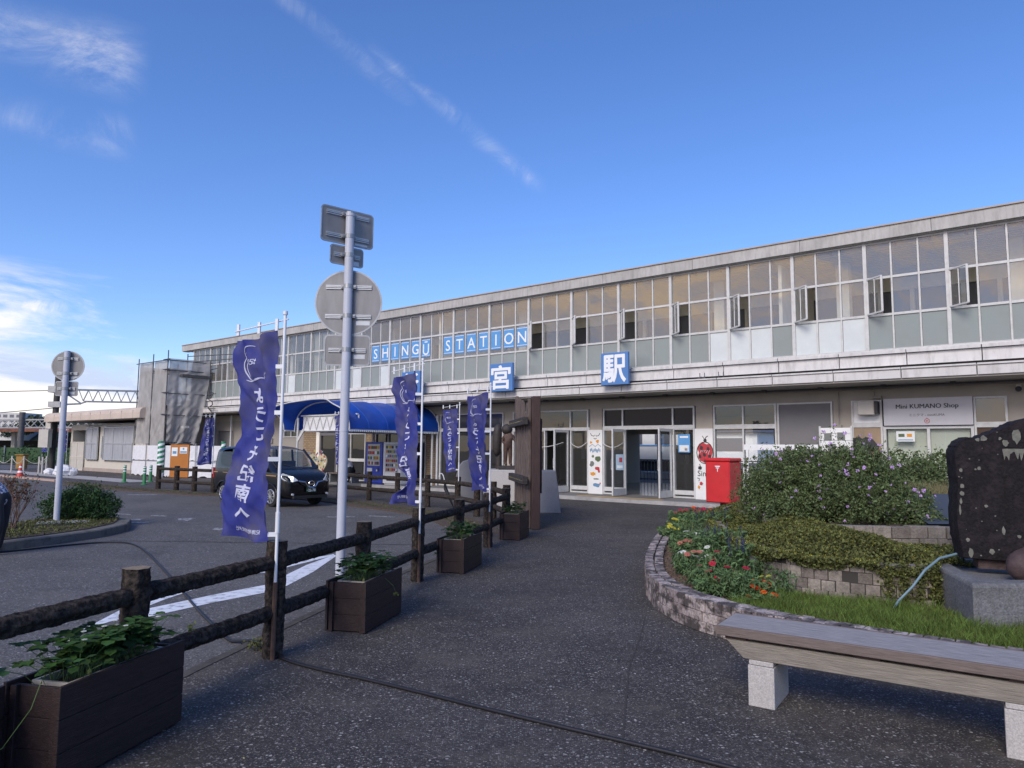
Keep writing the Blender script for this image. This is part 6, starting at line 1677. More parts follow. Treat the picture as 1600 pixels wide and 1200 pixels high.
    b = MB(); x = 3.56 * S_
    b.ext([(x, y * S_, z * S_) for y, z in [(-.42, .80), (.42, .80), (.34, .70), (.12, .60), (-.12, .60), (-.34, .70)]], (.012, 0, 0)); gr = b.build('grille', M['dark'], t, world=False)
    b = MB()
    for sgn in (-1, 1): b.pipe([(x + .02, sgn * .44 * S_, .80 * S_), (x + .03, sgn * .22 * S_, .76 * S_), (x + .035, sgn * .12 * S_, .62 * S_), (x + .035, 0, .60 * S_)], .022, 6)
    b.pipe([(x + .03, .09 * math.cos(a), .70 * S_ + .09 * math.sin(a)) for a in [k * math.pi / 10 for k in range(21)]], .014, 6); b.bbox((x + .03, 0, .70 * S_), (.02, .22, .03)); b.build('chrome_trim', M['chrome'], gr, world=False)
    b = MB(); b.box(x + .02, x + .03, -.165, .165, .43, .595); pt_ = b.build('number_plate', M['plate'], t, world=False)
    V, F, tw, th = textmesh('22-78', .10, offset=.002); s_ = .24 / tw
    b = MB(); b.add([(x + .033, xx * s_ + .01, .49 + yy * s_) for xx, yy, z in V], F)
    V, F, tw, th = textmesh('和歌山 500', .035); b.add([(x + .033, xx, .565 + yy) for xx, yy, z in V], F)
    V, F, tw, th = textmesh('あ', .04); b.add([(x + .033, xx - .14, .49 + yy) for xx, yy, z in V], F)
    b.build('plate_lettering', M['letter'], pt_, world=False)
    b = MB(); b.box(x - .06, x + .012, -.55, .55, .26, .34); b.build('lower_intake', M['dark'], t, world=False)
    b = MB(); b.bbox((1.75, .30, 1.05), (.12, .45, .5)); b.bbox((1.75, -.30, 1.05), (.12, .45, .5)); b.build('seat_back', M['trouser'], t, world=False)
    for sgn in (-1, 1):
        b = MB(); b.pipe([(2.95 * S_, sgn * .08, 1.19 * S_), (2.75 * S_, sgn * .45, 1.30 * S_)], .008, 5); b.build('wiper', M['black'], t, world=False)
    return t
v_ = van()
fw = Vector((.77, -.64, 0)).normalized()
v_.location = (-8.5, 22.95, -.03); v_.scale = (1.04, 1.02, 1.0); v_.rotation_euler = (0, 0, math.atan2(fw.y, fw.x))
# ================================================================ garden
def resample(pts, step):
    P = [Vector((*p, 0)) for p in pts]
    # catmull-rom
    out = []
    for i in range(len(P) - 1):
        p0 = P[max(0, i - 1)]; p1 = P[i]; p2 = P[i + 1]; p3 = P[min(len(P) - 1, i + 2)]
        for k in range(24):
            t = k / 24
            out.append(.5 * ((2 * p1) + (p2 - p0) * t + (2 * p0 - 5 * p1 + 4 * p2 - p3) * t * t + (3 * p1 - p0 - 3 * p2 + p3) * t ** 3))
    out.append(P[-1])
    res = [out[0]]; acc = 0
    for a, c in zip(out, out[1:]):
        d = (c - a).length
        while acc + d >= step:
            f = (step - acc) / d; a = a.lerp(c, f); d = (c - a).length; acc = 0; res.append(a.copy())
        acc += d
    return res
def blockrow(b, pts, z0, z1, off, dep, gap=.008, seed=0, jit=.006, shift=0.0):
    """one course of blocks along a polyline; off: inward offset of outer face; dep: block depth"""
    r_ = random.Random(seed)
    for i in range(len(pts) - 1):
        a = pts[i]; c = pts[i + 1]
        if shift: 
            if i + 2 >= len(pts): continue
            a = a.lerp(pts[i + 1], shift); c = c.lerp(pts[i + 2], shift)
        t = (c - a); L = t.length; t.normalize(); nr = Vector((t.y, -t.x, 0)) * INW
        a2 = a + t * gap / 2; c2 = c - t * gap / 2
        o = off + r_.uniform(-jit, jit); zt_ = z1 + r_.uniform(-jit, jit) * .6; bv = .006
        q = [a2 + nr * o, c2 + nr * o, c2 + nr * (o + dep - gap), a2 + nr * (o + dep - gap)]
        cx_ = (q[0] + q[2]) / 2
        low = [(p.x, p.y, z0 + gap / 2) for p in q]; mid = [(p.x, p.y, zt_ - bv) for p in q]
        top = [((p + (cx_ - p) * .045).x, (p + (cx_ - p) * .045).y, zt_) for p in q]
        b.add(low + mid + top, [(3, 2, 1, 0), (8, 9, 10, 11)] + [(k, (k + 1) % 4, 4 + (k + 1) % 4, 4 + k) for k in range(4)] + [(4 + k, 4 + (k + 1) % 4, 8 + (k + 1) % 4, 8 + k) for k in range(4)])
def wallcore(b, pts, z0, z1, off, dep):
    for a, c in zip(pts, pts[1:]):
        t = (c - a).normalized(); nr = Vector((t.y, -t.x, 0)) * INW
        q = [a + nr * off, c + nr * off, c + nr * (off + dep), a + nr * (off + dep)]
        b.prism([(p.x, p.y) for p in q], z0, z1)
# outer curb: points run from the far end to the near end; inward is to the right of travel seen from above... set by INW
outer = [(6.6, 18.2), (5.4, 17.6), (4.31, 16.27), (3.66, 15.0), (3.06, 13.5), (2.52, 12.2), (1.99, 10.37), (1.66, 8.9), (1.56, 8.04), (1.62, 7.3), (1.84, 6.72), (2.2, 6.2), (2.8, 5.62), (3.6, 5.0), (4.6, 4.3), (6.0, 3.4)]
INW = -1
GW = thing('garden_wall', 'low curved double row block wall round the flower bed beside the path', 'garden wall', (2.5, 9, 0))
pp = resample(outer, .105)
b = MB(); wallcore(b, pp, -.05, .270, .018, .205); b.build('mortar_core', M['mortar'], GW)
b = MB(); blockrow(b, pp, .19, .305, .0, .115, seed=1, gap=.013); blockrow(b, pp, .19, .300, .122, .115, seed=2, shift=.5, gap=.013); b.build('top_course', M['brick_t'], GW)
b = MB(); blockrow(b, pp, .095, .19, .004, .10, seed=3, shift=.5, gap=.013); blockrow(b, pp, .0, .095, .004, .10, seed=4, gap=.013); b.build('lower_course', M['brick_t'], GW)
G2W = thing('retaining_wall', 'three course mossy block wall behind the grass and under the ground cover', 'retaining wall', (3.1, 7.4, .2))
in2 = [(5.2, 15.5), (4.0, 13.6), (3.2, 11.4), (2.86, 9.7), (2.76, 8.7), (2.80, 7.95), (2.98, 7.45), (3.30, 7.18), (3.66, 6.96), (4.15, 6.82)]
p2_ = resample(in2, .135)
b = MB(); wallcore(b, p2_, .15, .60, .018, .10); b.build('mortar_core', M['mortar'], G2W)
b = MB()
for k in range(4): blockrow(b, p2_, .19 + .106 * k, .19 + .106 * (k + 1), .0 + .006 * k, .12, seed=10 + k, jit=.008, shift=.5 if k % 2 else 0, gap=.012)
b.build('block_course', M['brick_s'], G2W)
G3W = thing('retaining_wall', 'upper block wall between the flowering bush and the dark stone slab', 'retaining wall', (4.6, 8.8, .5))
p3_ = resample([(3.4, 9.9), (3.7, 9.2), (4.05, 8.86), (4.5, 8.76), (5.4, 8.74), (6.4, 8.74)], .22)
b = MB(); wallcore(b, p3_, .45, .77, .02, .12); b.build('mortar_core', M['mortar'], G3W)
b = MB()
for k in range(2): blockrow(b, p3_, .50 + .145 * k, .50 + .145 * (k + 1), .0, .16, seed=20 + k, jit=.01, shift=.5 if k % 2 else 0, gap=.012)
b.build('block_course', M['brick_s'], G3W)
# soil sheets: bed, second tier, third tier
def soil(name, poly, z, m, amp=.02, fall=None):
    b = MB(); b.add([(x, y, z) for x, y in poly], [tuple(range(len(poly)))])
    o = b.build(name, m); bm = bmesh.new(); bm.from_mesh(o.data); bmesh.ops.triangulate(bm, faces=bm.faces)
    for _ in range(5): bmesh.ops.subdivide_edges(bm, edges=[e for e in bm.edges if e.calc_length() > .12], cuts=1)
    for v in bm.verts:
        v.co.z += amp * (math.sin(v.co.x * 9 + v.co.y * 4) + math.sin(v.co.y * 11 - v.co.x * 5)) * .5 + random.uniform(-amp, amp) * .4
    bmesh.ops.triangulate(bm, faces=bm.faces); bm.to_mesh(o.data); bm.free(); return tag(o, kind='structure')
def offs(pts, d):
    r_ = []
    for i, p in enumerate(pts):
        a = pts[max(0, i - 1)]; c = pts[min(len(pts) - 1, i + 1)]; t = (c - a).normalized(); nr = Vector((t.y, -t.x, 0)) * INW; r_.append((p + nr * d).to_2d()[:])
    return r_
po = offs(pp[::4], .20); pi_ = offs(p2_[::3], .03)
soil('bed_soil', po + [(9, 3.4), (9, 7.2), (4.2, 7.2)] + pi_[::-1][1:] + [(6.8, 17.9)], .235, M['mulch'])
soil('tier_soil', [p for p in pi_] + [(9, 6.9), (9, 16.5), (6.5, 16.5)], .50, M['soil'])
soil('upper_soil', offs(p3_, .1) + [(9, 8.9), (9, 14), (5, 14), (3.6, 11.5)], .74, M['soil'])
# mulch chips
def inpoly(P, poly):
    x, y = P[:, 0], P[:, 1]; ins = np.zeros(len(P), bool); n = len(poly)
    for i in range(n):
        x1, y1 = poly[i]; x2, y2 = poly[(i + 1) % n]
        c = ((y1 > y) != (y2 > y)) & (x < (x2 - x1) * (y - y1) / (y2 - y1 + 1e-12) + x1); ins ^= c
    return ins
bedpoly = po + [(9, 3.4), (9, 7.2), (4.2, 6.85)] + [p for p in offs(p2_[::3], -.02)][::-1]
q = rng.uniform((1.5, 5.5), (4.5, 16), (26000, 2)); q = q[inpoly(q, bedpoly)]
V, F = leaves(np.c_[q, np.full(len(q), .25) + rng.uniform(0, .015, len(q))], rng.uniform(.012, .035, len(q)), .5, fold=.02)
tag(meshobj('mulch_chips', V, F, M['mulch']), 'brown bark mulch covering the bare soil inside the curved wall', 'mulch', kind='stuff')
# grass
def blades(P, h, lean, w_, rg=rng):
    n = len(P); a = rg.uniform(0, 2 * np.pi, n); ln = rg.normal(0, lean, (n, 2))
    h = np.broadcast_to(h, (n,))[:, None]
    side = np.c_[np.cos(a), np.sin(a), np.zeros(n)] * w_
    m = P + np.c_[ln * .35, np.full(n, .55)] * h; t = P + np.c_[ln, np.full(n, 1.0)] * h * np.array([1, 1, .9])
    V = np.stack([P - side, P + side, m + side * .8, m - side * .8, t], 1).reshape(-1, 3)
    b_ = np.arange(n)[:, None] * 5
    F = np.concatenate([b_ + [0, 1, 2], b_ + [0, 2, 3], b_ + [3, 2, 4]]); return V, F
gpoly = [(2.12, 6.95), (2.05, 6.75), (2.35, 6.40), (3.0, 5.80), (3.75, 5.22), (4.7, 4.6), (6.2, 3.6), (7.5, 3.6), (7.5, 6.1), (4.45, 6.05), (3.86, 5.98), (4.0, 6.75), (3.66, 6.86), (3.30, 7.06), (2.98, 7.3), (2.60, 7.25)]
q = rng.uniform((2.0, 3.6), (7.5, 7.4), (150000, 2)); q = q[inpoly(q, gpoly)]
keep = rng.random(len(q)) < np.clip(1.25 - (q[:, 0] - 3) * .22, .25, 1); q = q[keep]
clump = .5 + .5 * np.sin(q[:, 0] * 9 + 2 * np.sin(q[:, 1] * 7)) * np.sin(q[:, 1] * 10 + q[:, 0] * 3)
hh = rng.uniform(.05, .13, len(q)) * (.7 + .7 * clump)
V, F = blades(np.c_[q, np.full(len(q), .225)], hh, .42, .0024)
tag(meshobj('grass', V, F, M['grass']), 'bright green mossy grass between the bench and the block wall', 'grass', kind='stuff')
# ground cover mounding over the second tier and spilling over the wall
q = rng.uniform((2.6, 6.8), (6.6, 15), (230000, 2))
cover = offs(p2_, -.06) + [(4.3, 7.1), (6.6, 7.3), (6.6, 8.8), (4.3, 8.95), (3.9, 10.2), (4.2, 13), (5.2, 15)]
q = q[inpoly(q, cover)]
def dist_line(Pq, line):
    L = np.array([p[:2] for p in line]); d = np.full(len(Pq), 9.)
    for a, c in zip(L, L[1:]):
        t = np.clip(((Pq - a) @ (c - a)) / ((c - a) @ (c - a)), 0, 1)[:, None]; d = np.minimum(d, np.linalg.norm(Pq - (a + t * (c - a)), axis=1))
    return d
dl = dist_line(q, [tuple(p) for p in p2_])
zz = .58 + .10 * np.clip(dl / .35, 0, 1) + .30 * np.clip((dl - .2) / 1.3, 0, 1) + .05 * np.sin(q[:, 0] * 7) * np.sin(q[:, 1] * 6)
zz = np.minimum(zz, np.clip(.60 + (4.6 - q[:, 0]) * .30, .59, 2)) + .02 * np.sin(q[:, 0] * 13) * np.sin(q[:, 1] * 9)
q3 = np.c_[q, zz - rng.uniform(0, .07, len(q)) ]
# spilled fringe
i_ = rng.integers(0, len(p2_), 24000); pl2 = np.array([p[:2] for p in p2_])[i_]; nrm_ = np.array([offs(p2_, 1.0)[k] for k in range(len(p2_))]) - np.array([p[:2] for p in p2_])
wave_ = .5 + .5 * np.sin(i_ * .9) * np.sin(i_ * .37 + 1); drop = rng.random(24000) * (.02 + .06 * wave_ + np.where(pl2[:, 0] > 3.6, .28, 0) * (pl2[:, 1] < 7.3) + .14 * (pl2[:, 1] > 8.4))
fr = np.c_[pl2 - nrm_[i_] * (.0 + .035 * rng.random((24000, 1))) + rng.normal(0, .03, (24000, 2)), .635 - drop]
A = np.concatenate([q3, fr]); V, F = leaves(A, rng.uniform(.020, .042, len(A)), .75)
tag(meshobj('ground_cover', V, F, M['leaf_y']), 'small leaved olive green ground cover spilling over the middle block wall', 'ground cover', kind='stuff')
k = rng.choice(len(A), 9000); V, F = leaves(A[k] + [0, 0, .014] + rng.normal(0, .006, (9000, 3)), .009, .9)
tag(meshobj('ground_cover_flowers', V, F, M['p_yel']), 'tiny yellow flowers scattered through the olive ground cover', 'flowers', kind='stuff')
# ---- shrubs
def shrub(name, label, base, blobs, nleaf, size, lm, stems=8, cat='bush', asp=.5, top=0, seed=1, twigm='twig', flowers=None, group=None):
    rg = np.random.default_rng(seed); r_ = random.Random(seed)
    t = thing(name, label, cat, base, 0, group)
    pts_ = []
    vol = np.array([b_[3] * b_[4] * b_[5] for b_ in blobs]); vol = vol ** .67; vol /= vol.sum()
    for (x, y, z, rx, ry, rz_), f in zip(blobs, vol):
        n = int(nleaf * f); q = rg.normal(size=(n, 3)); q /= np.linalg.norm(q, axis=1)[:, None]
        rad = rg.uniform(.15, 1.0, n) ** .45
        lump = 1 + .10 * np.sin(q[:, 0] * 7 + x * 3) * np.sin(q[:, 2] * 8 + y) + .08 * np.sin(q[:, 1] * 11 + z * 5)
        C0 = np.array([x, y, z]) + q * (rad * lump)[:, None] * [rx, ry, rz_]
        nc = max(8, n // 34); own = rg.integers(0, nc, n); tight = rg.uniform(.25, 1.3, nc)[own][:, None]
        pts_.append(np.where(rg.random((n, 1)) < .78, C0[:nc][own] + rg.normal(0, size * 1.15, (n, 3)) * tight, C0))
    A = np.concatenate(pts_); A = A[A[:, 2] > base[2] + .02]
    V, F = leaves(A, size * rg.uniform(.45, 1.25, len(A)) ** 1.0 * np.where(rg.random(len(A)) < .12, 1.5, 1.0), asp, rg=rg)
    meshobj('foliage', V, F, lm, t)
    b = MB()
    for i in range(stems):
        bl = blobs[r_.randrange(len(blobs))]
        p0 = (base[0] + r_.uniform(-.1, .1) * bl[3], base[1] + r_.uniform(-.15, .15), base[2])
        p2 = (bl[0] + r_.uniform(-.7, .7) * bl[3], bl[1] + r_.uniform(-.6, .6) * bl[4], bl[2] + r_.uniform(.1, .8) * bl[5])
        p1 = ((p0[0] + p2[0]) / 2 + r_.uniform(-.05, .05), (p0[1] + p2[1]) / 2, (p0[2] * .4 + p2[2] * .6))
        b.pipe([p0, p1, p2], .012, 5, .004)
        p0 = p2
        if top:
            e = (p2[0] + r_.uniform(-.18, .18), p2[1] + r_.uniform(-.1, .1), p2[2] + r_.uniform(.4, 1) * top); b.pipe([p2, e], .004, 4, .0015)
            tips.append(e)
    b.build('stems', M[twigm], t)
    return t, A
tips = []
blobs = [(4.35, 10.4, 1.22, 1.05, .95, .55), (5.0, 10.5, 1.15, .80, .8, .55), (3.85, 10.2, 1.05, .62, .6, .46), (4.9, 10.2, 1.46, .40, .5, .36), (4.25, 10.2, 1.42, .5, .5, .34), (5.45, 9.9, .95, .38, .5, .32), (4.6, 9.6, .98, .8, .45, .32), (3.75, 9.8, .85, .55, .45, .26), (5.3, 9.5, .84, .40, .4, .18)]
t, A = shrub('flowering_bush', 'large leafy bush with small purple flowers behind the block walls', (4.5, 10.3, .7), blobs, 74000, .042, M['leaf'], 60, top=.36, seed=4, twigm='stemg')
# top sprays and flowers
tp = np.array(tips); k = rng.integers(0, len(tp), 1300); V, F = leaves(tp[k] - np.c_[rng.normal(0, .03, (1300, 2)), rng.uniform(0, .3, 1300)], rng.uniform(.02, .045, 1300), .5)
meshobj('spray_leaves', V, F, M['leaf'], t)
fl = MB(); r_ = random.Random(12)
surfA = A[(A[:, 1] < 9.95) | (A[:, 2] > 1.5)]
cands = [tuple(surfA[r_.randrange(len(surfA))]) for _ in range(80)] + [tips[r_.randrange(len(tips))] for _ in range(60)]
for (x, y, z) in cands:
    y -= .10; r0 = r_.uniform(.010, .024)
    for _ in range(7):
        a, c = r_.uniform(0, 6.28), r_.uniform(-.6, 1); p = (x + r0 * .9 * math.cos(a), y + r0 * .6 * math.sin(a), z + r0 * c); s_ = r0 * .55
        fl.add([(p[0] - s_, p[1], p[2]), (p[0], p[1] - s_ * .6, p[2] - s_), (p[0] + s_, p[1], p[2]), (p[0], p[1] + s_ * .3, p[2] + s_)], [(0, 1, 2), (0, 2, 3)])
fl.build('purple_flowers', M['p_pink'], t)
tips = []
shrub('green_bush', 'lower green bush behind the purple flowering bush, left of the stone slab', (7.4, 13.4, .7), [(7.2, 13.2, 1.15, .9, .6, .52), (8.1, 13.4, 1.22, .8, .6, .5), (6.7, 13.0, 1.0, .6, .5, .4)], 15000, .06, M['leaf'], 40, top=.35, seed=6, twigm='stemg')
q = np.c_[rng.uniform(6.1, 7.3, 2600), rng.uniform(10.8, 11.8, 2600), np.full(2600, .72)]
V, F = blades(q, rng.uniform(.25, .62, 2600), .35, .004); tag(meshobj('tall_grass', V, F, M['straw']), 'tuft of tall straw coloured seed grass between the bushes and the stone slab', 'tall grass', kind='stuff')
b = MB(); b.add([(5.25, 9.0, .80), (7.0, 9.0, .80), (7.0, 10.6, 1.08), (5.5, 10.6, 1.08)], [(0, 1, 2, 3)]); b.add([(5.25, 9.0, .76), (7.0, 9.0, .76), (7.0, 10.6, 1.04), (5.5, 10.6, 1.04)], [(3, 2, 1, 0)])
tag(b.build('ground_sheet', mat('blue_grey_sheet', (.05, .065, .09), .7, bump=.4, bscale=6), loc=(6, 9.7, .8)), 'dark blue grey sheet on the soil left of the stone slab', 'ground sheet')
# ---- flower bed plants: each clump is a thing
gp_ = lambda px, py, z: gz(px, py, z)
def clump(kind, px, py, zf, nfl, label, colour, spread=.14, hgt=.34, leafn=240, leaf='leaf_f', fsize=.028, seed=0):
    x, y = gp_(px, py, zf); rg = np.random.default_rng(seed + int(px)); r_ = random.Random(seed + int(px))
    t = thing(kind, label, 'flower plant', (x, y, .24), 0, 'flower plants in the curved bed')
    st = MB(); fl = MB(); heads = []
    for i in range(nfl):
        a = r_.uniform(0, 6.28); rr_ = spread * math.sqrt(r_.random()); hx, hy, hz = x + rr_ * math.cos(a), y + rr_ * math.sin(a), zf + r_.uniform(-.05, .04)
        st.pipe([(x + (hx - x) * .2, y + (hy - y) * .2, .23), (x + (hx - x) * .7, y + (hy - y) * .7, .23 + (hz - .23) * .6), (hx, hy, hz)], .004, 4, .002)
        if kind == 'salvia_plant':
            for k in range(26): s_ = .009; q_ = (hx + r_.gauss(0, .007), hy + r_.gauss(0, .007), hz - .10 + .13 * k / 26); fl.add([(q_[0] - s_, q_[1], q_[2]), (q_[0], q_[1] - s_, q_[2] + s_ * .5), (q_[0] + s_, q_[1], q_[2]), (q_[0], q_[1] + s_, q_[2] + s_ * .5)], [(0, 1, 2), (0, 2, 3)])
        else:
            tx, ty = r_.uniform(-.35, .35), r_.uniform(-.6, .1)
            for ring_, n, rl, up in ((0, 9, fsize, .0), (1, 7, fsize * .68, .006)):
                for k in range(n):
                    an = 2 * math.pi * k / n + ring_ * .3; w_ = .30
                    P = []
                    for (d_, o_) in ((.15, 0), (.75, w_), (1.0, 0), (.75, -w_)):
                        ux = rl * (d_ * math.cos(an) - o_ * math.sin(an)); uy = rl * (d_ * math.sin(an) + o_ * math.cos(an)); P.append((hx + ux, hy + uy, hz + up + tx * ux + ty * -uy + .10 * rl * d_))
                    fl.add(P, [(0, 1, 2, 3)])
    st.build('stems', M['stemg'], t)
    n = leafn; aa = rg.uniform(0, 6.28, n); rr_ = spread * 1.25 * np.sqrt(rg.random(n)); zz_ = .26 + (zf - .28) * rg.random(n) ** .8
    V, F = leaves(np.c_[x + rr_ * np.cos(aa), y + rr_ * np.sin(aa), zz_], rg.uniform(.05, .10, n), .32, rg=rg); meshobj('foliage', V, F, M[leaf], t)
    fl.build('flowers', M[colour], t)
CLP = [('zinnia_plant', 1132, 868, .50, 3, 'crimson flowered zinnia in the middle of the bed', 'p_red', .16), ('zinnia_plant', 1122, 889, .46, 4, 'zinnia with crimson flowers near the centre front of the bed', 'p_red', .18), ('zinnia_plant', 1150, 890, .46, 2, 'zinnia with two dull red flowers right of the bright crimson one', 'p_red', .15),
       ('zinnia_plant', 1098, 888, .42, 2, 'short crimson zinnia close to the mulch edge', 'p_red', .14), ('zinnia_plant', 1112, 904, .40, 2, 'dark crimson zinnia at the front left of the bed', 'p_red', .15),
       ('zinnia_plant', 1087, 872, .44, 5, 'white flowered zinnia beside the mulch', 'p_white', .17), ('zinnia_plant', 1070, 864, .44, 3, 'white flowered zinnia nearest the curved wall', 'p_white', .13), ('zinnia_plant', 1100, 858, .48, 3, 'pale cream zinnia behind the white ones', 'p_white', .16),
       ('zinnia_plant', 1080, 846, .44, 9, 'salmon red zinnia in the middle left of the bed', 'p_salmon', .24), ('zinnia_plant', 1088, 866, .5, 4, 'rusty red zinnia among the white ones', 'p_salmon', .2), ('zinnia_plant', 1082, 834, .44, 9, 'cream and salmon zinnia behind the salmon red one', 'p_white', .28),
       ('daisy_plant', 1066, 823, .44, 11, 'yellow daisies at the left bend of the bed', 'p_yel', .32), ('daisy_plant', 1078, 815, .46, 10, 'yellow daisies farther back in the bed', 'p_yel', .34), ('zinnia_plant', 1086, 799, .50, 12, 'dark red flower patch at the far end of the bed', 'p_red', .42),
       ('zinnia_plant', 1108, 797, .52, 10, 'orange red flower patch at the far end below the post box', 'p_org', .42), ('zinnia_plant', 1108, 811, .52, 4, 'small dark red flowers behind the violet spikes', 'p_red', .3),
       ('daisy_plant', 1155, 903, .42, 4, 'pale yellow daisies left of the orange flowers', 'p_yel', .10), ('daisy_plant', 1191, 905, .44, 3, 'yellow daisies just above the orange flowers', 'p_yel', .08),
       ('gazania_plant', 1188, 915, .38, 9, 'bright orange flowers at the front right end of the bed', 'p_org', .12), ('gazania_plant', 1196, 926, .33, 7, 'lower orange flowers touching the grass', 'p_org', .12), ('gazania_plant', 1178, 928, .32, 3, 'few orange flowers at the left foot of the orange patch', 'p_org', .08),
       ('salvia_plant', 1150, 850, .70, 4, 'violet flower spikes in the middle of the bed', 'p_blue', .09), ('salvia_plant', 1164, 846, .74, 4, 'tallest violet flower spikes in the middle of the bed', 'p_blue', .07), ('salvia_plant', 1126, 826, .70, 10, 'violet flower spikes farther back in the bed', 'p_blue', .3), ('salvia_plant', 1120, 798, .74, 14, 'bluish violet spikes below the post box', 'p_blue', .5),
       ('poppy_plant', 1187, 862, .58, 1, 'single tall red bud flower against the block wall, left one', 'p_red', .03), ('poppy_plant', 1196, 857, .60, 1, 'single tall red bud flower against the block wall, right one', 'p_red', .03)]
for i, (kd, px, py, zf, nf, lb, col_, sp) in enumerate(CLP):
    far = py < 840
    clump(kd, px, py, zf, nf, lb, col_, sp, leafn=int(max(30, 420 * (sp / .18) ** 1.4)) if kd not in ('poppy_plant',) else 30, fsize=(.055 if far else .040) if kd != 'daisy_plant' else (.046 if far else .028), seed=i)
# green filler foliage and grey green lavender like stems
pts = []
for px, py, s, n in ((1105, 905, .16, 700), (1140, 915, .16, 800), (1160, 920, .14, 700), (1120, 880, .2, 900), (1160, 895, .2, 900), (1105, 850, .25, 700), (1140, 850, .3, 1300), (1180, 880, .16, 800), (1210, 900, .15, 600), (1225, 915, .1, 300), (1120, 825, .40, 900), (1160, 830, .4, 900), (1140, 808, .6, 1000), (1092, 820, .35, 500)):
    x, y = gp_(px, py, .34); pts.append(np.c_[rng.normal(x, s * .6, n), rng.normal(y, s * .8, n), rng.uniform(.25, .48, n)])
pts = np.concatenate(pts); pts = pts[inpoly(pts[:, :2], bedpoly)]
V, F = leaves(pts, rng.uniform(.03, .075, len(pts)), .3); tag(meshobj('bed_greenery', V, F, M['leaf_f']), 'dense green leaves filling the flower bed between the blooms', 'bedding foliage', kind='stuff')
q = []
for px, py, s, n in ((1130, 838, .35, 700), (1145, 820, .4, 300), (1110, 830, .35, 350), (1190, 880, .12, 60), (1165, 860, .15, 120)):
    x, y = gp_(px, py, .4); q.append(np.c_[rng.normal(x, s * .5, n), rng.normal(y, s * .6, n), np.full(n, .28)])
q = np.concatenate(q); q = q[inpoly(q[:, :2], bedpoly)]; V, F = blades(q, rng.uniform(.2, .42, len(q)), .25, .003)
tag(meshobj('lavender_stems', V, F, mat('grey_green_stem', (.16, .20, .13), .8, island=.3)), 'thin grey green stems rising behind the zinnias', 'herb stems', kind='stuff')
b = MB(); b.pipe([(2.2, 7.2, .255), (2.45, 6.95, .27), (2.7, 6.85, .26)], .008, 6); tag(b.build('drip_hose', M['black'], loc=(2.4, 7, .25)), 'short black drip hose on the mulch by the orange flowers', 'hose')
# ================================================================ stone slab, base, boulder, hose
SL = thing('stone_monument', 'dark upright stone slab spotted with lichen at the right edge of the picture', 'monument', (4.14, 6.80, .61), R(0))
out_ = [(4.14, .70), (4.10, 1.0), (4.12, 1.45), (4.105, 1.72), (4.15, 1.80), (4.22, 1.845), (4.30, 1.835), (4.42, 1.89), (4.55, 1.95), (4.64, 2.0), (4.78, 2.03), (5.0, 2.05), (5.3, 2.08), (5.6, 2.02), (5.75, 1.85), (5.8, 1.2), (5.75, .70)]
rd = random.Random(1)
def dens(poly, n=6):
    o = []
    for a, c in zip(poly, poly[1:] + poly[:1]):
        for i in range(n): o.append((a[0] + (c[0] - a[0]) * i / n + rd.uniform(-.006, .006), a[1] + (c[1] - a[1]) * i / n + rd.uniform(-.006, .006)))
    return o
od = dens(out_); yf = 6.78
b = MB()
inset = [(x * .985 + 5.0 * .015, z * .985 + 1.4 * .015) for x, z in od]
n = len(od)
Vv = [(x, yf + .03, z) for x, z in od] + [(x, yf, z) for x, z in inset] + [(x, yf + .34, z) for x, z in od]
b.add(Vv, [(i, (i + 1) % n, n + (i + 1) % n, n + i) for i in range(n)] + [((i + 1) % n, i, 2 * n + i, 2 * n + (i + 1) % n) for i in range(n)] + [tuple(2 * n + i for i in range(n))])
inner = [(4.50, .92), (4.48, 1.2), (4.50, 1.745), (5.75, 1.745), (5.75, .92)]
# front border: ring between inset outline and the sunk panel
b2 = MB()
c0 = (5.05, 1.35)
def cast(x, z):
    # project a direction from the centre to the sunk rectangle
    dx_, dz_ = x - c0[0], z - c0[1]; k = min((.55 / -dx_ if dx_ < 0 else .70 / max(dx_, 1e-6)), (.43 / -dz_ if dz_ < 0 else .395 / max(dz_, 1e-6))); return (c0[0] + dx_ * k, c0[1] + dz_ * k)
ins_ = [cast(x, z) for x, z in inset]
b.add([(x, yf, z) for x, z in inset] + [(x, yf, z) for x, z in ins_] + [(x, yf + .018, z) for x, z in ins_], [(i, (i + 1) % n, n + (i + 1) % n, n + i) for i in range(n)] + [(n + i, n + (i + 1) % n, 2 * n + (i + 1) % n, 2 * n + i) for i in range(n)] + [tuple(2 * n + i for i in range(n))])
b.build('slab', M['stele'], SL, smooth='auto')
b = MB(); rd = random.Random(5)
for x, z, rx, rz_ in [(4.62, 1.85, .035, .065), (4.36, 1.83, .03, .028), (4.31, 1.82, .02, .018), (4.49, 1.83, .014, .014), (4.53, 1.79, .03, .03), (4.31, 1.55, .016, .018), (4.16, 1.53, .015, .017), (4.165, 1.38, .018, .02), (4.16, 1.31, .02, .025), (4.15, 1.24, .012, .03), (4.35, 1.20, .015, .015), (4.28, 1.54, .01, .01), (4.19, .88, .016, .02), (4.21, .76, .02, .05), (4.38, .78, .022, .025), (4.48, .98, .014, .04), (4.60, .93, .02, .016), (4.85, .90, .018, .018), (4.80, 1.88, .016, .018), (4.14, 1.15, .01, .05), (4.29, .74, .008, .008), (4.42, 1.11, .008, .008)]:
    n2 = 12; P = [(x + rx * rd.uniform(.7, 1.2) * math.cos(2 * math.pi * k / n2), yf - .004, z + rz_ * rd.uniform(.7, 1.2) * math.sin(2 * math.pi * k / n2)) for k in range(n2)]
    b.add(P, [tuple(range(n2))])
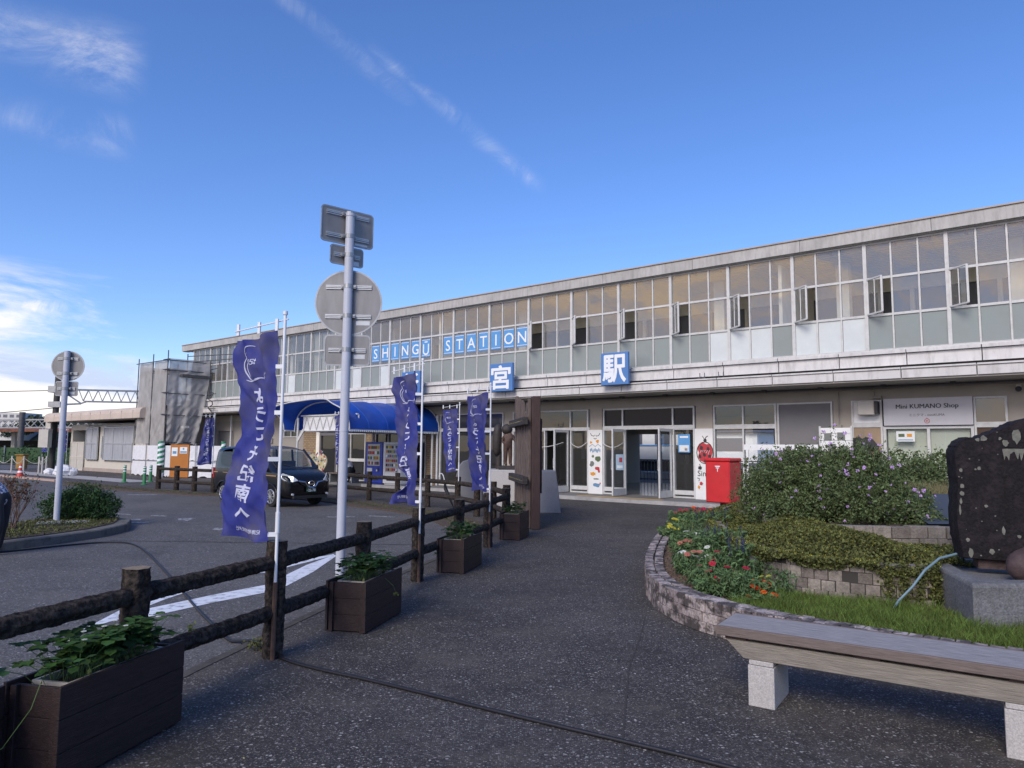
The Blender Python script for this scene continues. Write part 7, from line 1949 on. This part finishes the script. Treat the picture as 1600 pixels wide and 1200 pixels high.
P = [(4.505, yf + .012, 1.738), (4.9, yf + .012, 1.738)] + [(4.88 - .36 * i / 30, yf + .012, 1.715 - .09 * abs(math.sin(i * 1.1) * math.sin(i * .37 + .5)) - .02 * rd.random()) for i in range(31)]; b.add(P, [tuple(range(len(P)))])
for _ in range(34):
    x, z = rd.uniform(4.13, 5.2), rd.uniform(.72, 2.0); s_ = rd.uniform(.003, .008)
    if 4.5 < x and z < 1.745: continue
    b.add([(x + s_ * math.cos(k), yf - .003, z + s_ * math.sin(k)) for k in (0, 1.2, 2.5, 3.7, 5)], [tuple(range(5))])
b.build('lichen', M['lichen'], SL)
b = MB()
def column(x, z0, z1, s_, sd, w_):
    r_ = random.Random(sd); z = z0
    while z > z1:
        for _ in range(4):
            a = (x + r_.uniform(-s_, s_), z + r_.uniform(-s_, s_)); c = (a[0] + r_.uniform(-s_, s_), a[1] + r_.uniform(-s_, s_) * 1.4); e = (c[0] + r_.uniform(-s_, s_) * .6, c[1] - r_.uniform(0, s_)); b.pipe([(a[0], yf + .016, a[1]), (c[0], yf + .014, c[1]), (e[0], yf + .016, e[1])], w_, 4)
        z -= s_ * 2.1
column(4.93, 1.66, 1.0, .030, 3, .0045); column(4.70, 1.33, .95, .018, 4, .004); column(5.12, 1.6, 1.0, .03, 8, .004); column(5.35, 1.6, 1.0, .035, 9, .005)
b.pipe([(4.86, yf + .014, 1.66), (4.86, yf + .014, 1.56)], .005, 4); b.pipe([(4.86, yf + .014, 1.5), (4.865, yf + .014, 1.4)], .004, 4)
b.build('inscription', mat('pale_carving', (.20, .20, .21), .9), SL)
b = MB(); b.box(4.28, 4.55, 6.85, 7.05, .61, .72); b.box(5.4, 5.8, 6.85, 7.05, .61, .72); b.build('footing', M['boulder'], SL)
SL.rotation_euler = (0, 0, R(-21)); SL.location.x += .125
CBp = [(4.08, 6.82), (3.86, 6.03), (4.5, 6.04), (6.6, 5.6), (6.6, 7.6), (4.3, 7.6)]
b = MB(); cx_ = (5.2, 6.8); n = len(CBp)
low = [(x, y, .18) for x, y in CBp]; mid = [(x, y, .585) for x, y in CBp]; top = [(x + (cx_[0] - x) * .02, y + (cx_[1] - y) * .04, .61) for x, y in CBp]; ti = [(x + (cx_[0] - x) * .14, y + (cx_[1] - y) * .28, .605) for x, y in CBp]; bi = [(x + (cx_[0] - x) * .16, y + (cx_[1] - y) * .3, .56) for x, y in CBp]
b.add(low + mid + top + ti + bi, [(4 * n + i if False else l * n + i, l * n + (i + 1) % n, (l + 1) * n + (i + 1) % n, (l + 1) * n + i) for l in range(4) for i in range(n)] + [tuple(4 * n + i for i in range(n))])
tag(b.build('monument_base', M['concbase'], loc=(5, 6.8, .2), bevel=.01), 'rough grey concrete base under the dark stone slab', 'plinth')
b = MB(); b.ball((4.66, 6.36, .70), (.27, .16, .18), 28, 16, .015, 4); tag(b.build('boulder', M['boulder'], loc=(4.66, 6.36, .6), smooth=True), 'rounded purplish stone at the foot of the dark slab', 'stone')
b = MB(); b.pipe([(4.25, 6.86, .735), (4.05, 6.80, .70), (3.86, 6.72, .60), (3.72, 6.68, .46), (3.58, 6.66, .34), (3.5, 6.62, .27)], .011, 10); tag(b.build('water_hose', M['hose'], loc=(3.8, 6.7, .3)), 'blue grey hose hanging from the stone slab down to the grass', 'hose')
# ================================================================ bench
BF = Vector((1.42, 5.0)); BE = Vector((2.85, 4.05)); bd_ = (BE - BF).normalized(); bp_ = Vector((-bd_.y, bd_.x)); ang = math.atan2(bd_.y, bd_.x)
BT = thing('bench', 'weathered wooden bench on granite legs in the right foreground', 'bench', (BF.x, BF.y, 0), ang)
Lb = 3.3; Wb = .47; zs = .50
b = MB(); 
NX = 60
b.box(.0, Lb, .028, Wb - .026, zs - .045, zs); b.build('seat', M['seatwood'], BT, world=False, bevel=.003)
b = MB(); b.box(-.008, Lb, -.0, .026, zs - .062, zs + .001); b.box(-.008, Lb, Wb - .024, Wb, zs - .062, zs + .001); b.build('seat_edge', M['edgewood'], BT, world=False, bevel=.004)
b = MB()
for y0 in (.035, Wb - .095): b.ext([(.05, y0, zs - .085), (Lb - .05, y0, zs - .085), (Lb - .2, y0, zs - .20), (.17, y0, zs - .20)], (0, .06, 0))
b.build('beam', M['beamwood'], BT, world=False, bevel=.003)
b = MB()
for x in (.05, .86, 1.65, 2.45): b.box(x, x + .14, .032, Wb - .034, zs - .083, zs - .047)
b.build('cross_batten', mat('dark_batten', (.05, .028, .022), .7, var=.3), BT, world=False)
for x in (.20, 1.62):
    b = MB(); b.box(x, x + .17, .03, Wb - .04, 0, .265); b.box(x + .006, x + .164, .036, Wb - .046, .268, .298); b.build('leg', M['granite'], BT, world=False, bevel=.003)
q = rng.uniform((.4, .0), (3.0, .45), (900, 2))
# ================================================================ kerb island, bush, rose, person
isl = [(-10.9, 8.4), (-9.3, 10.3), (-8.35, 11.6), (-7.95, 12.6), (-7.72, 13.6), (-7.80, 14.6), (-8.2, 15.5), (-9.2, 16.1), (-10.1, 15.7), (-10.15, 14.6), (-9.85, 13.5), (-10.2, 12.0), (-11.3, 10.2), (-12.2, 8.9)]
b = MB(); b.prism(isl, -.2, .12)
o = b.build('island_kerb', M['kerb'], bevel=.02); tag(o, kind='structure')
isi = [(x + (-9.2 - x) * .18, y + (13.0 - y) * .06) for x, y in isl]
b = MB(); b.prism(isi, 0, .135); tag(b.build('island_soil', M['soil']), kind='structure')
b = MB(); b.bbox((-9.1, 14.6, .135), (.9, .5, .03), rz=.5); tag(b.build('sign_footing', M['conc_light']), kind='structure')
q = rng.uniform((-10.6, 10.6), (-7.8, 16), (9000, 2)); q = q[inpoly(q, isi)]
V, F = leaves(np.c_[q, .135 + rng.uniform(0, .04, len(q))], rng.uniform(.02, .06, len(q)), .5)
tag(meshobj('island_weeds', V, F, M['leaf_y']), 'low weeds and dead leaves covering the soil of the kerb island', 'weeds', kind='stuff')
tips = []
shrub('round_bush', 'dense dark green rounded bush behind the slimmer sign pole', (-9.2, 15.4, .1), [(-9.2, 15.4, .42, .72, .60, .40), (-9.55, 15.3, .36, .45, .5, .32), (-8.75, 15.3, .36, .40, .45, .28), (-9.15, 15.3, .58, .42, .4, .26)], 13000, .065, M['leaf_d'], 14, top=.05, seed=9, asp=.32)
RB = thing('rose_bush', 'straggly rose bush with bare stems and reddish leaves at the left edge', 'bush', (-9.35, 13.4, .12))
b = MB(); r_ = random.Random(21); tipz = []
def br(p, d, L, r, lv):
    pts_ = [p]; q_ = Vector(p); d = Vector(d)
    for i in range(4):
        d = (d + Vector((r_.uniform(-.25, .25), r_.uniform(-.2, .2), r_.uniform(-.05, .2)))).normalized(); q_ = q_ + d * L / 4; pts_.append(tuple(q_))
    b.pipe(pts_, r, 5, r * .6)
    if lv:
        for k in range(3): br(pts_[r_.choice((2, 3, 4))], (d.x + r_.uniform(-.8, .8), d.y + r_.uniform(-.5, .5), d.z + .1), L * .6, r * .55, lv - 1)
    else: tipz.append(pts_[-1])
for i in range(9): br((-9.35 + r_.uniform(-.12, .12), 13.4 + r_.uniform(-.1, .1), .1), (r_.uniform(-.6, .6), r_.uniform(-.3, .3), 1), .55, .012, 2)
b.build('stems', M['twig'], RB)
tz = np.array([t_ for t_ in tipz if t_[2] > .45]); k = rng.integers(0, len(tz), 420); V, F = leaves(tz[k] + rng.normal(0, .035, (420, 3)), rng.uniform(.03, .06, 420), .6); meshobj('leaves', V, F, M['leaf_r'], RB)
k = rng.integers(0, len(tz), 200); V, F = leaves(tz[k] + rng.normal(0, .05, (200, 3)), rng.uniform(.03, .055, 200), .6); meshobj('green_leaves', V, F, M['leaf_d'], RB)
PR = thing('person', 'person in a checked shirt bending over at the left edge of the picture', 'person', (-8.35, 11.4, 0))
X0, Y0 = -8.12, 11.35
J = [(X0, Y0, .88), (X0 - .16, Y0, 1.02), (X0 - .38, Y0, 1.12), (X0 - .50, Y0, 1.14), (X0 - .62, Y0, 1.10), (X0 - .72, Y0, 1.06), (X0 + .02, Y0 - .10, .86), (X0 + .10, Y0 - .11, .46), (X0 + .04, Y0 - .11, .05), (X0 - .14, Y0 - .11, .02),
     (X0 + .02, Y0 + .10, .86), (X0 + .0, Y0 + .12, .46), (X0 - .05, Y0 + .12, .05), (X0 - .22, Y0 + .12, .02), (X0 - .40, Y0 - .19, 1.06), (X0 - .44, Y0 - .2, .80), (X0 - .60, Y0 - .16, .62), (X0 - .64, Y0 - .15, .54), (X0 - .40, Y0 + .19, 1.06), (X0 - .44, Y0 + .2, .80), (X0 - .60, Y0 + .14, .62), (X0 - .64, Y0 + .13, .54)]
E_ = [(0, 1), (1, 2), (2, 3), (3, 4), (4, 5), (0, 6), (6, 7), (7, 8), (8, 9), (0, 10), (10, 11), (11, 12), (12, 13), (2, 14), (14, 15), (15, 16), (16, 17), (2, 18), (18, 19), (19, 20), (20, 21)]
skinbody('body', J, E_, [.12, .11, .13, .06, .10, .085, .105, .075, .05, .04, .115, .075, .05, .04, .06, .042, .034, .03, .06, .042, .034, .03], M['trouser'], PR)
pm = mat('checked_shirt', (.30, .32, .42), .85)
nt = pm.node_tree; ck = nt.nodes.new('ShaderNodeTexChecker'); ck.inputs['Scale'].default_value = 22; ck.inputs[1].default_value = (.55, .56, .62, 1); ck.inputs[2].default_value = (.07, .08, .17, 1)
tc2 = nt.nodes.new('ShaderNodeTexCoord'); nt.links.new(tc2.outputs['Object'], ck.inputs[0]); nt.links.new(ck.outputs[0], nt.nodes['Principled BSDF'].inputs['Base Color'])
skinbody('shirt', [(X0 + .05, Y0, .68), (X0 - .16, Y0, 1.02), (X0 - .38, Y0, 1.12), (X0 - .48, Y0, 1.14), (X0 - .40, Y0 - .19, 1.06), (X0 - .44, Y0 - .2, .82), (X0 - .40, Y0 + .19, 1.06), (X0 - .44, Y0 + .2, .82)], [(0, 1), (1, 2), (2, 3), (2, 4), (4, 5), (2, 6), (6, 7)], [.235, .20, .20, .08, .08, .06, .08, .06], pm, PR)
b = MB(); b.ball((X0 - .70, Y0, 1.09), (.11, .10, .12), 16, 10, .03); b.build('hair', M['hair'], PR, smooth=True)
# ================================================================ post box
PB = thing('post_box', 'red rectangular post box on a dark leg between the doors and the bush', 'post box', (4.94, 16.6, 0), R(-43))
b = MB(); w_, d_ = .60, .60
b.box(-w_ / 2, w_ / 2, -d_ / 2, d_ / 2, .50, 1.44); b.build('body', M['redbox'], PB, world=False, bevel=.025)
b = MB(); b.box(-w_ / 2 - .018, w_ / 2 + .018, -d_ / 2 - .018, d_ / 2 + .018, 1.44, 1.525); b.build('cap', M['redbox'], PB, world=False, bevel=.025)
b = MB(); b.lathe((0, 0, 0), [(.22, 0), (.22, .03), (.09, .05), (.085, .50)], 16); b.build('leg', M['steel_dk'], PB, world=False, smooth='auto')
b = MB(); y = -d_ / 2 - .006
b.box(-.05, .07, y, y + .004, 1.32, 1.345); b.box(-.03, .05, y, y + .004, 1.285, 1.305); b.box(.003, .019, y, y + .004, 1.21, 1.287); b.build('postal_mark', M['letter'], PB, world=False)
# ================================================================ wooden board monument, stone blocks, statues
WB = thing('board_monument', 'tall weathered plank board with two battens beside a brown post', 'monument', (.46, 15.2, 0))
p0 = Vector((.42, 15.35)); p1 = Vector((.14, 17.6)); dv = p1 - p0; nv = Vector((dv.y, -dv.x)).normalized() * -1
b = MB(); npk = 16
for i in range(npk):
    a = p0 + dv * (i / npk); c = p0 + dv * ((i + .90) / npk); f = i / npk
    zt_ = 2.62 + .36 * f + .05 * math.sin(i * 1.9)
    if f < .5: zt_ = 2.80 - .50 * math.exp(-((f - .22) / .12) ** 2)
    wv = .012 * math.sin(i * 2.3)
    q4 = [(a.x + nv.x * wv, a.y + nv.y * wv), (c.x + nv.x * wv, c.y + nv.y * wv), (c.x + nv.x * (wv + .06), c.y + nv.y * (wv + .06)), (a.x + nv.x * (wv + .06), a.y + nv.y * (wv + .06))]
    b.prism(q4, .0, zt_)
b.build('plank_board', M['boardwood'], WB, bevel=.006)
b = MB()
for z in (2.30, 1.02):
    a = p0 - dv.normalized() * .15; c = p1 + dv.normalized() * .1; s_ = -nv
    q4 = [a + nv * .085, c + nv * .085, c + nv * .20, a + nv * .20]
    b.prism([tuple(k) for k in q4], z - .085, z + .085)
    q4 = [a - nv * .13, c - nv * .13, c - nv * .015, a - nv * .015]; b.prism([tuple(k) for k in q4], z - .085, z + .085)
b.build('batten', M['statue_d'], WB, bevel=.01)
b = MB()
for z in (2.30, 1.02):
    for i in range(16):
        f = -.03 + 1.06 * i / 15; c = p0 + dv * f - nv * .136; b.bbox((c.x, c.y, z), (.02, .03, .012), rz=math.atan2(dv.y, dv.x))
    for i in range(16):
        f = -.03 + 1.06 * i / 15; c = p0 + dv * f + nv * .204; b.bbox((c.x, c.y, z), (.02, .03, .012), rz=math.atan2(dv.y, dv.x))
b.build('rope_lashing', M['straw'], WB)
b = MB(); b.prism([(.44, 15.15), (.62, 15.17), (.60, 15.45), (.42, 15.43)], 0, 2.83); b.prism([(.625, 15.3), (.66, 15.3), (.64, 15.55), (.605, 15.55)], .75, 2.35); b.build('post', M['postbrown'], WB, bevel=.012)
def block(name, label, low, top_, z1, m, y0, y1, cat='stone block', z0=0.0):
    b = MB(); n = 4
    b.add([(low[0], y0, z0), (low[1], y0, z0), (low[1], y1, z0), (low[0], y1, z0), (top_[0], y0 + .1, z1), (top_[1], y0 + .1, z1), (top_[1], y1, z1), (top_[0], y1, z1)], [(0, 1, 2, 3), (4, 5, 6, 7), (0, 1, 5, 4), (1, 2, 6, 5), (2, 3, 7, 6), (3, 0, 4, 7)])
    return tag(b.build(name, m, loc=((low[0] + low[1]) / 2, y0, z0), bevel=.02), label, cat)
block('stone_plinth', 'pale stone plinth carrying the bronze statues', (-.66, .18), (-.62, .16), 1.12, M['granite'], 19.4, 20.7, 'plinth')
block('stone_block', 'tapering grey stone block right of the wooden board monument', (.22, 1.33), (.22, 1.20), 1.12, M['granite_g'], 18.95, 19.9)
b = MB(); prof = [(-1.62, 0), (-1.60, .9), (-1.54, 1.18), (-1.42, 1.32), (-1.25, 1.38), (-1.05, 1.34), (-.92, 1.22), (-.86, 1.0), (-.82, 0)]
b.ext([(x, 20.7, z) for x, z in prof], (0, .8, 0)); tag(b.build('rounded_stone', M['granite_g'], loc=(-1.2, 20.7, 0), bevel=.03), 'round topped grey stone behind the rear log fence', 'stone block')
t = thing('statue', 'brown bronze child statue in a hood standing on the stone plinth', 'statue', (-.09, 19.95, 1.12))
b = MB(); b.box(-.36, .16, 19.6, 20.4, 1.12, 1.22); b.build('base_slab', M['statue_d'], t, bevel=.02)
sx, sy, sz = -.10, 19.9, 1.22
J = [(0, 0, .58), (0, 0, .72), (.01, 0, .86), (.02, 0, .95), (.0, 0, 1.04), (.03, -.01, 1.10), (-.06, -.02, .54), (-.06, -.01, .30), (-.07, 0, .06), (-.03, -.06, .025), (.06, .02, .54), (.07, .01, .30), (.07, 0, .06), (.12, -.05, .025), (.13, -.02, .84), (.20, -.05, .70), (.32, -.06, .76), (-.11, 0, .84), (-.16, 0, .70), (-.08, -.08, .62)]
J = [(sx + x, sy + y, sz + z * .98) for x, y, z in J]
skinbody('figure', J, [(0, 1), (1, 2), (2, 3), (3, 4), (4, 5), (0, 6), (6, 7), (7, 8), (8, 9), (0, 10), (10, 11), (11, 12), (12, 13), (2, 14), (14, 15), (15, 16), (2, 17), (17, 18), (18, 19)], [.105, .105, .115, .05, .085, .075, .075, .06, .045, .04, .075, .06, .045, .04, .05, .038, .028, .05, .038, .028], M['statue'], t)
b = MB(); b.ball((sx - .03, sy + .02, sz + 1.02), (.155, .14, .155), 16, 10, .03); b.build('hood', M['statue_d'], t, smooth=True)
t = thing('statue', 'dark bundled bronze figure on a narrow post left of the child statue', 'statue', (-.42, 20.2, 0))
b = MB(); b.pipe([(-.36, 20.25, 1.1), (-.36, 20.25, 1.62)], .09, 12); b.build('post', M['statue_d'], t)
b = MB(); b.pipe([(-.41, 20.2, 1.50), (-.42, 20.2, 1.62), (-.41, 20.2, 1.90), (-.40, 20.2, 2.15), (-.39, 20.2, 2.33), (-.39, 20.2, 2.40)], .1, 14, rs=[.06, .12, .135, .13, .10, .03]); b.build('bundle', M['statue_d'], t, smooth=True)
# umbrella on the rear fence
t = thing('umbrella', 'folded black umbrella leaning on the rear log fence', 'umbrella', (-1.8, 20.1, 0))
b = MB(); b.pipe([(-1.90, 20.25, .80), (-1.86, 20.24, .55), (-1.72, 20.22, .25), (-1.62, 20.2, .03)], .05, 8, rs=[.012, .055, .035, .008]); b.build('canopy', M['black'], t, smooth=True)
b = MB(); b.pipe([(-1.90, 20.25, .80), (-1.93, 20.25, .92), (-1.97, 20.25, .98), (-2.03, 20.25, .97), (-2.05, 20.25, .88)], .014, 6); b.build('handle', M['letter'], t)
t = thing('steel_hoop_barrier', 'white steel hoop barrier standing behind the rear fence under the awning end', 'barrier', bf(-17.2, 18.9, .1))
b = B(); 
for u in (-17.6, -16.9): b.pipe([(u, 18.9, 0), (u, 18.9, .75), (u + .08, 18.9, .88), (u + .2, 18.9, .92), (u + .32, 18.9, .88), (u + .4, 18.9, .75), (u + .4, 18.9, 0)], .025, 7)
b.build('hoop', M['white_metal'], t)
# ================================================================ cable on the ground
b = MB()
L1 = [(2.4, 3.1), (1.18, 3.95), (.68, 4.27), (.02, 4.67), (-.91, 5.26), (-1.45, 5.57), (-1.75, 5.78), (-1.98, 6.02), (-2.14, 6.22), (-2.24, 6.34)]
L2 = [(-2.24, 6.34), (-2.36, 6.36), (-2.52, 6.50), (-2.74, 6.82), (-3.26, 7.59), (-4.0, 8.75), (-5.02, 10.33), (-6.05, 11.87), (-6.66, 12.62), (-7.0, 12.78), (-7.35, 12.70), (-7.75, 12.2), (-8.05, 11.7), (-8.6, 11.1), (-9.3, 10.4)]
c1 = resample(L1, .08); c2 = resample(L2, .12)
b.pipe([(p.x, p.y, .013 + (.006 if i > len(c1) - 6 else 0)) for i, p in enumerate(c1)] + [(p.x, p.y, -.014) for p in c2[2:]], .0135, 8)
tag(b.build('cable', M['cable'], loc=(0, 4.7, 0), smooth=True), 'dark cable snaking across the path, under the fence and over the car park', 'cable')
# small weed by the fence post and pebbles of litter
P = np.c_[rng.normal(-2.12, .04, 120), rng.normal(6.12, .04, 120), rng.uniform(0, .09, 120)]; V, F = leaves(P, .03, .5)
tag(meshobj('weed', V, F, M['leaf_y'], loc=(-2.12, 6.12, 0)), 'small yellow green weed at the foot of the fence post by the cable', 'weed')
P = np.c_[rng.uniform(-1.8, 6, 260), rng.uniform(3, 18, 260), np.full(260, .004)]; P = P[(P[:, 0] > -.9 + (14 - P[:, 1]) * -.1) & (P[:, 0] < 1.5)]
V, F = leaves(P, rng.uniform(.008, .022, len(P)), .5, fold=.05); tag(meshobj('litter', V, F, M['straw']), 'dry leaf scraps scattered over the asphalt path', 'leaf litter', kind='stuff')
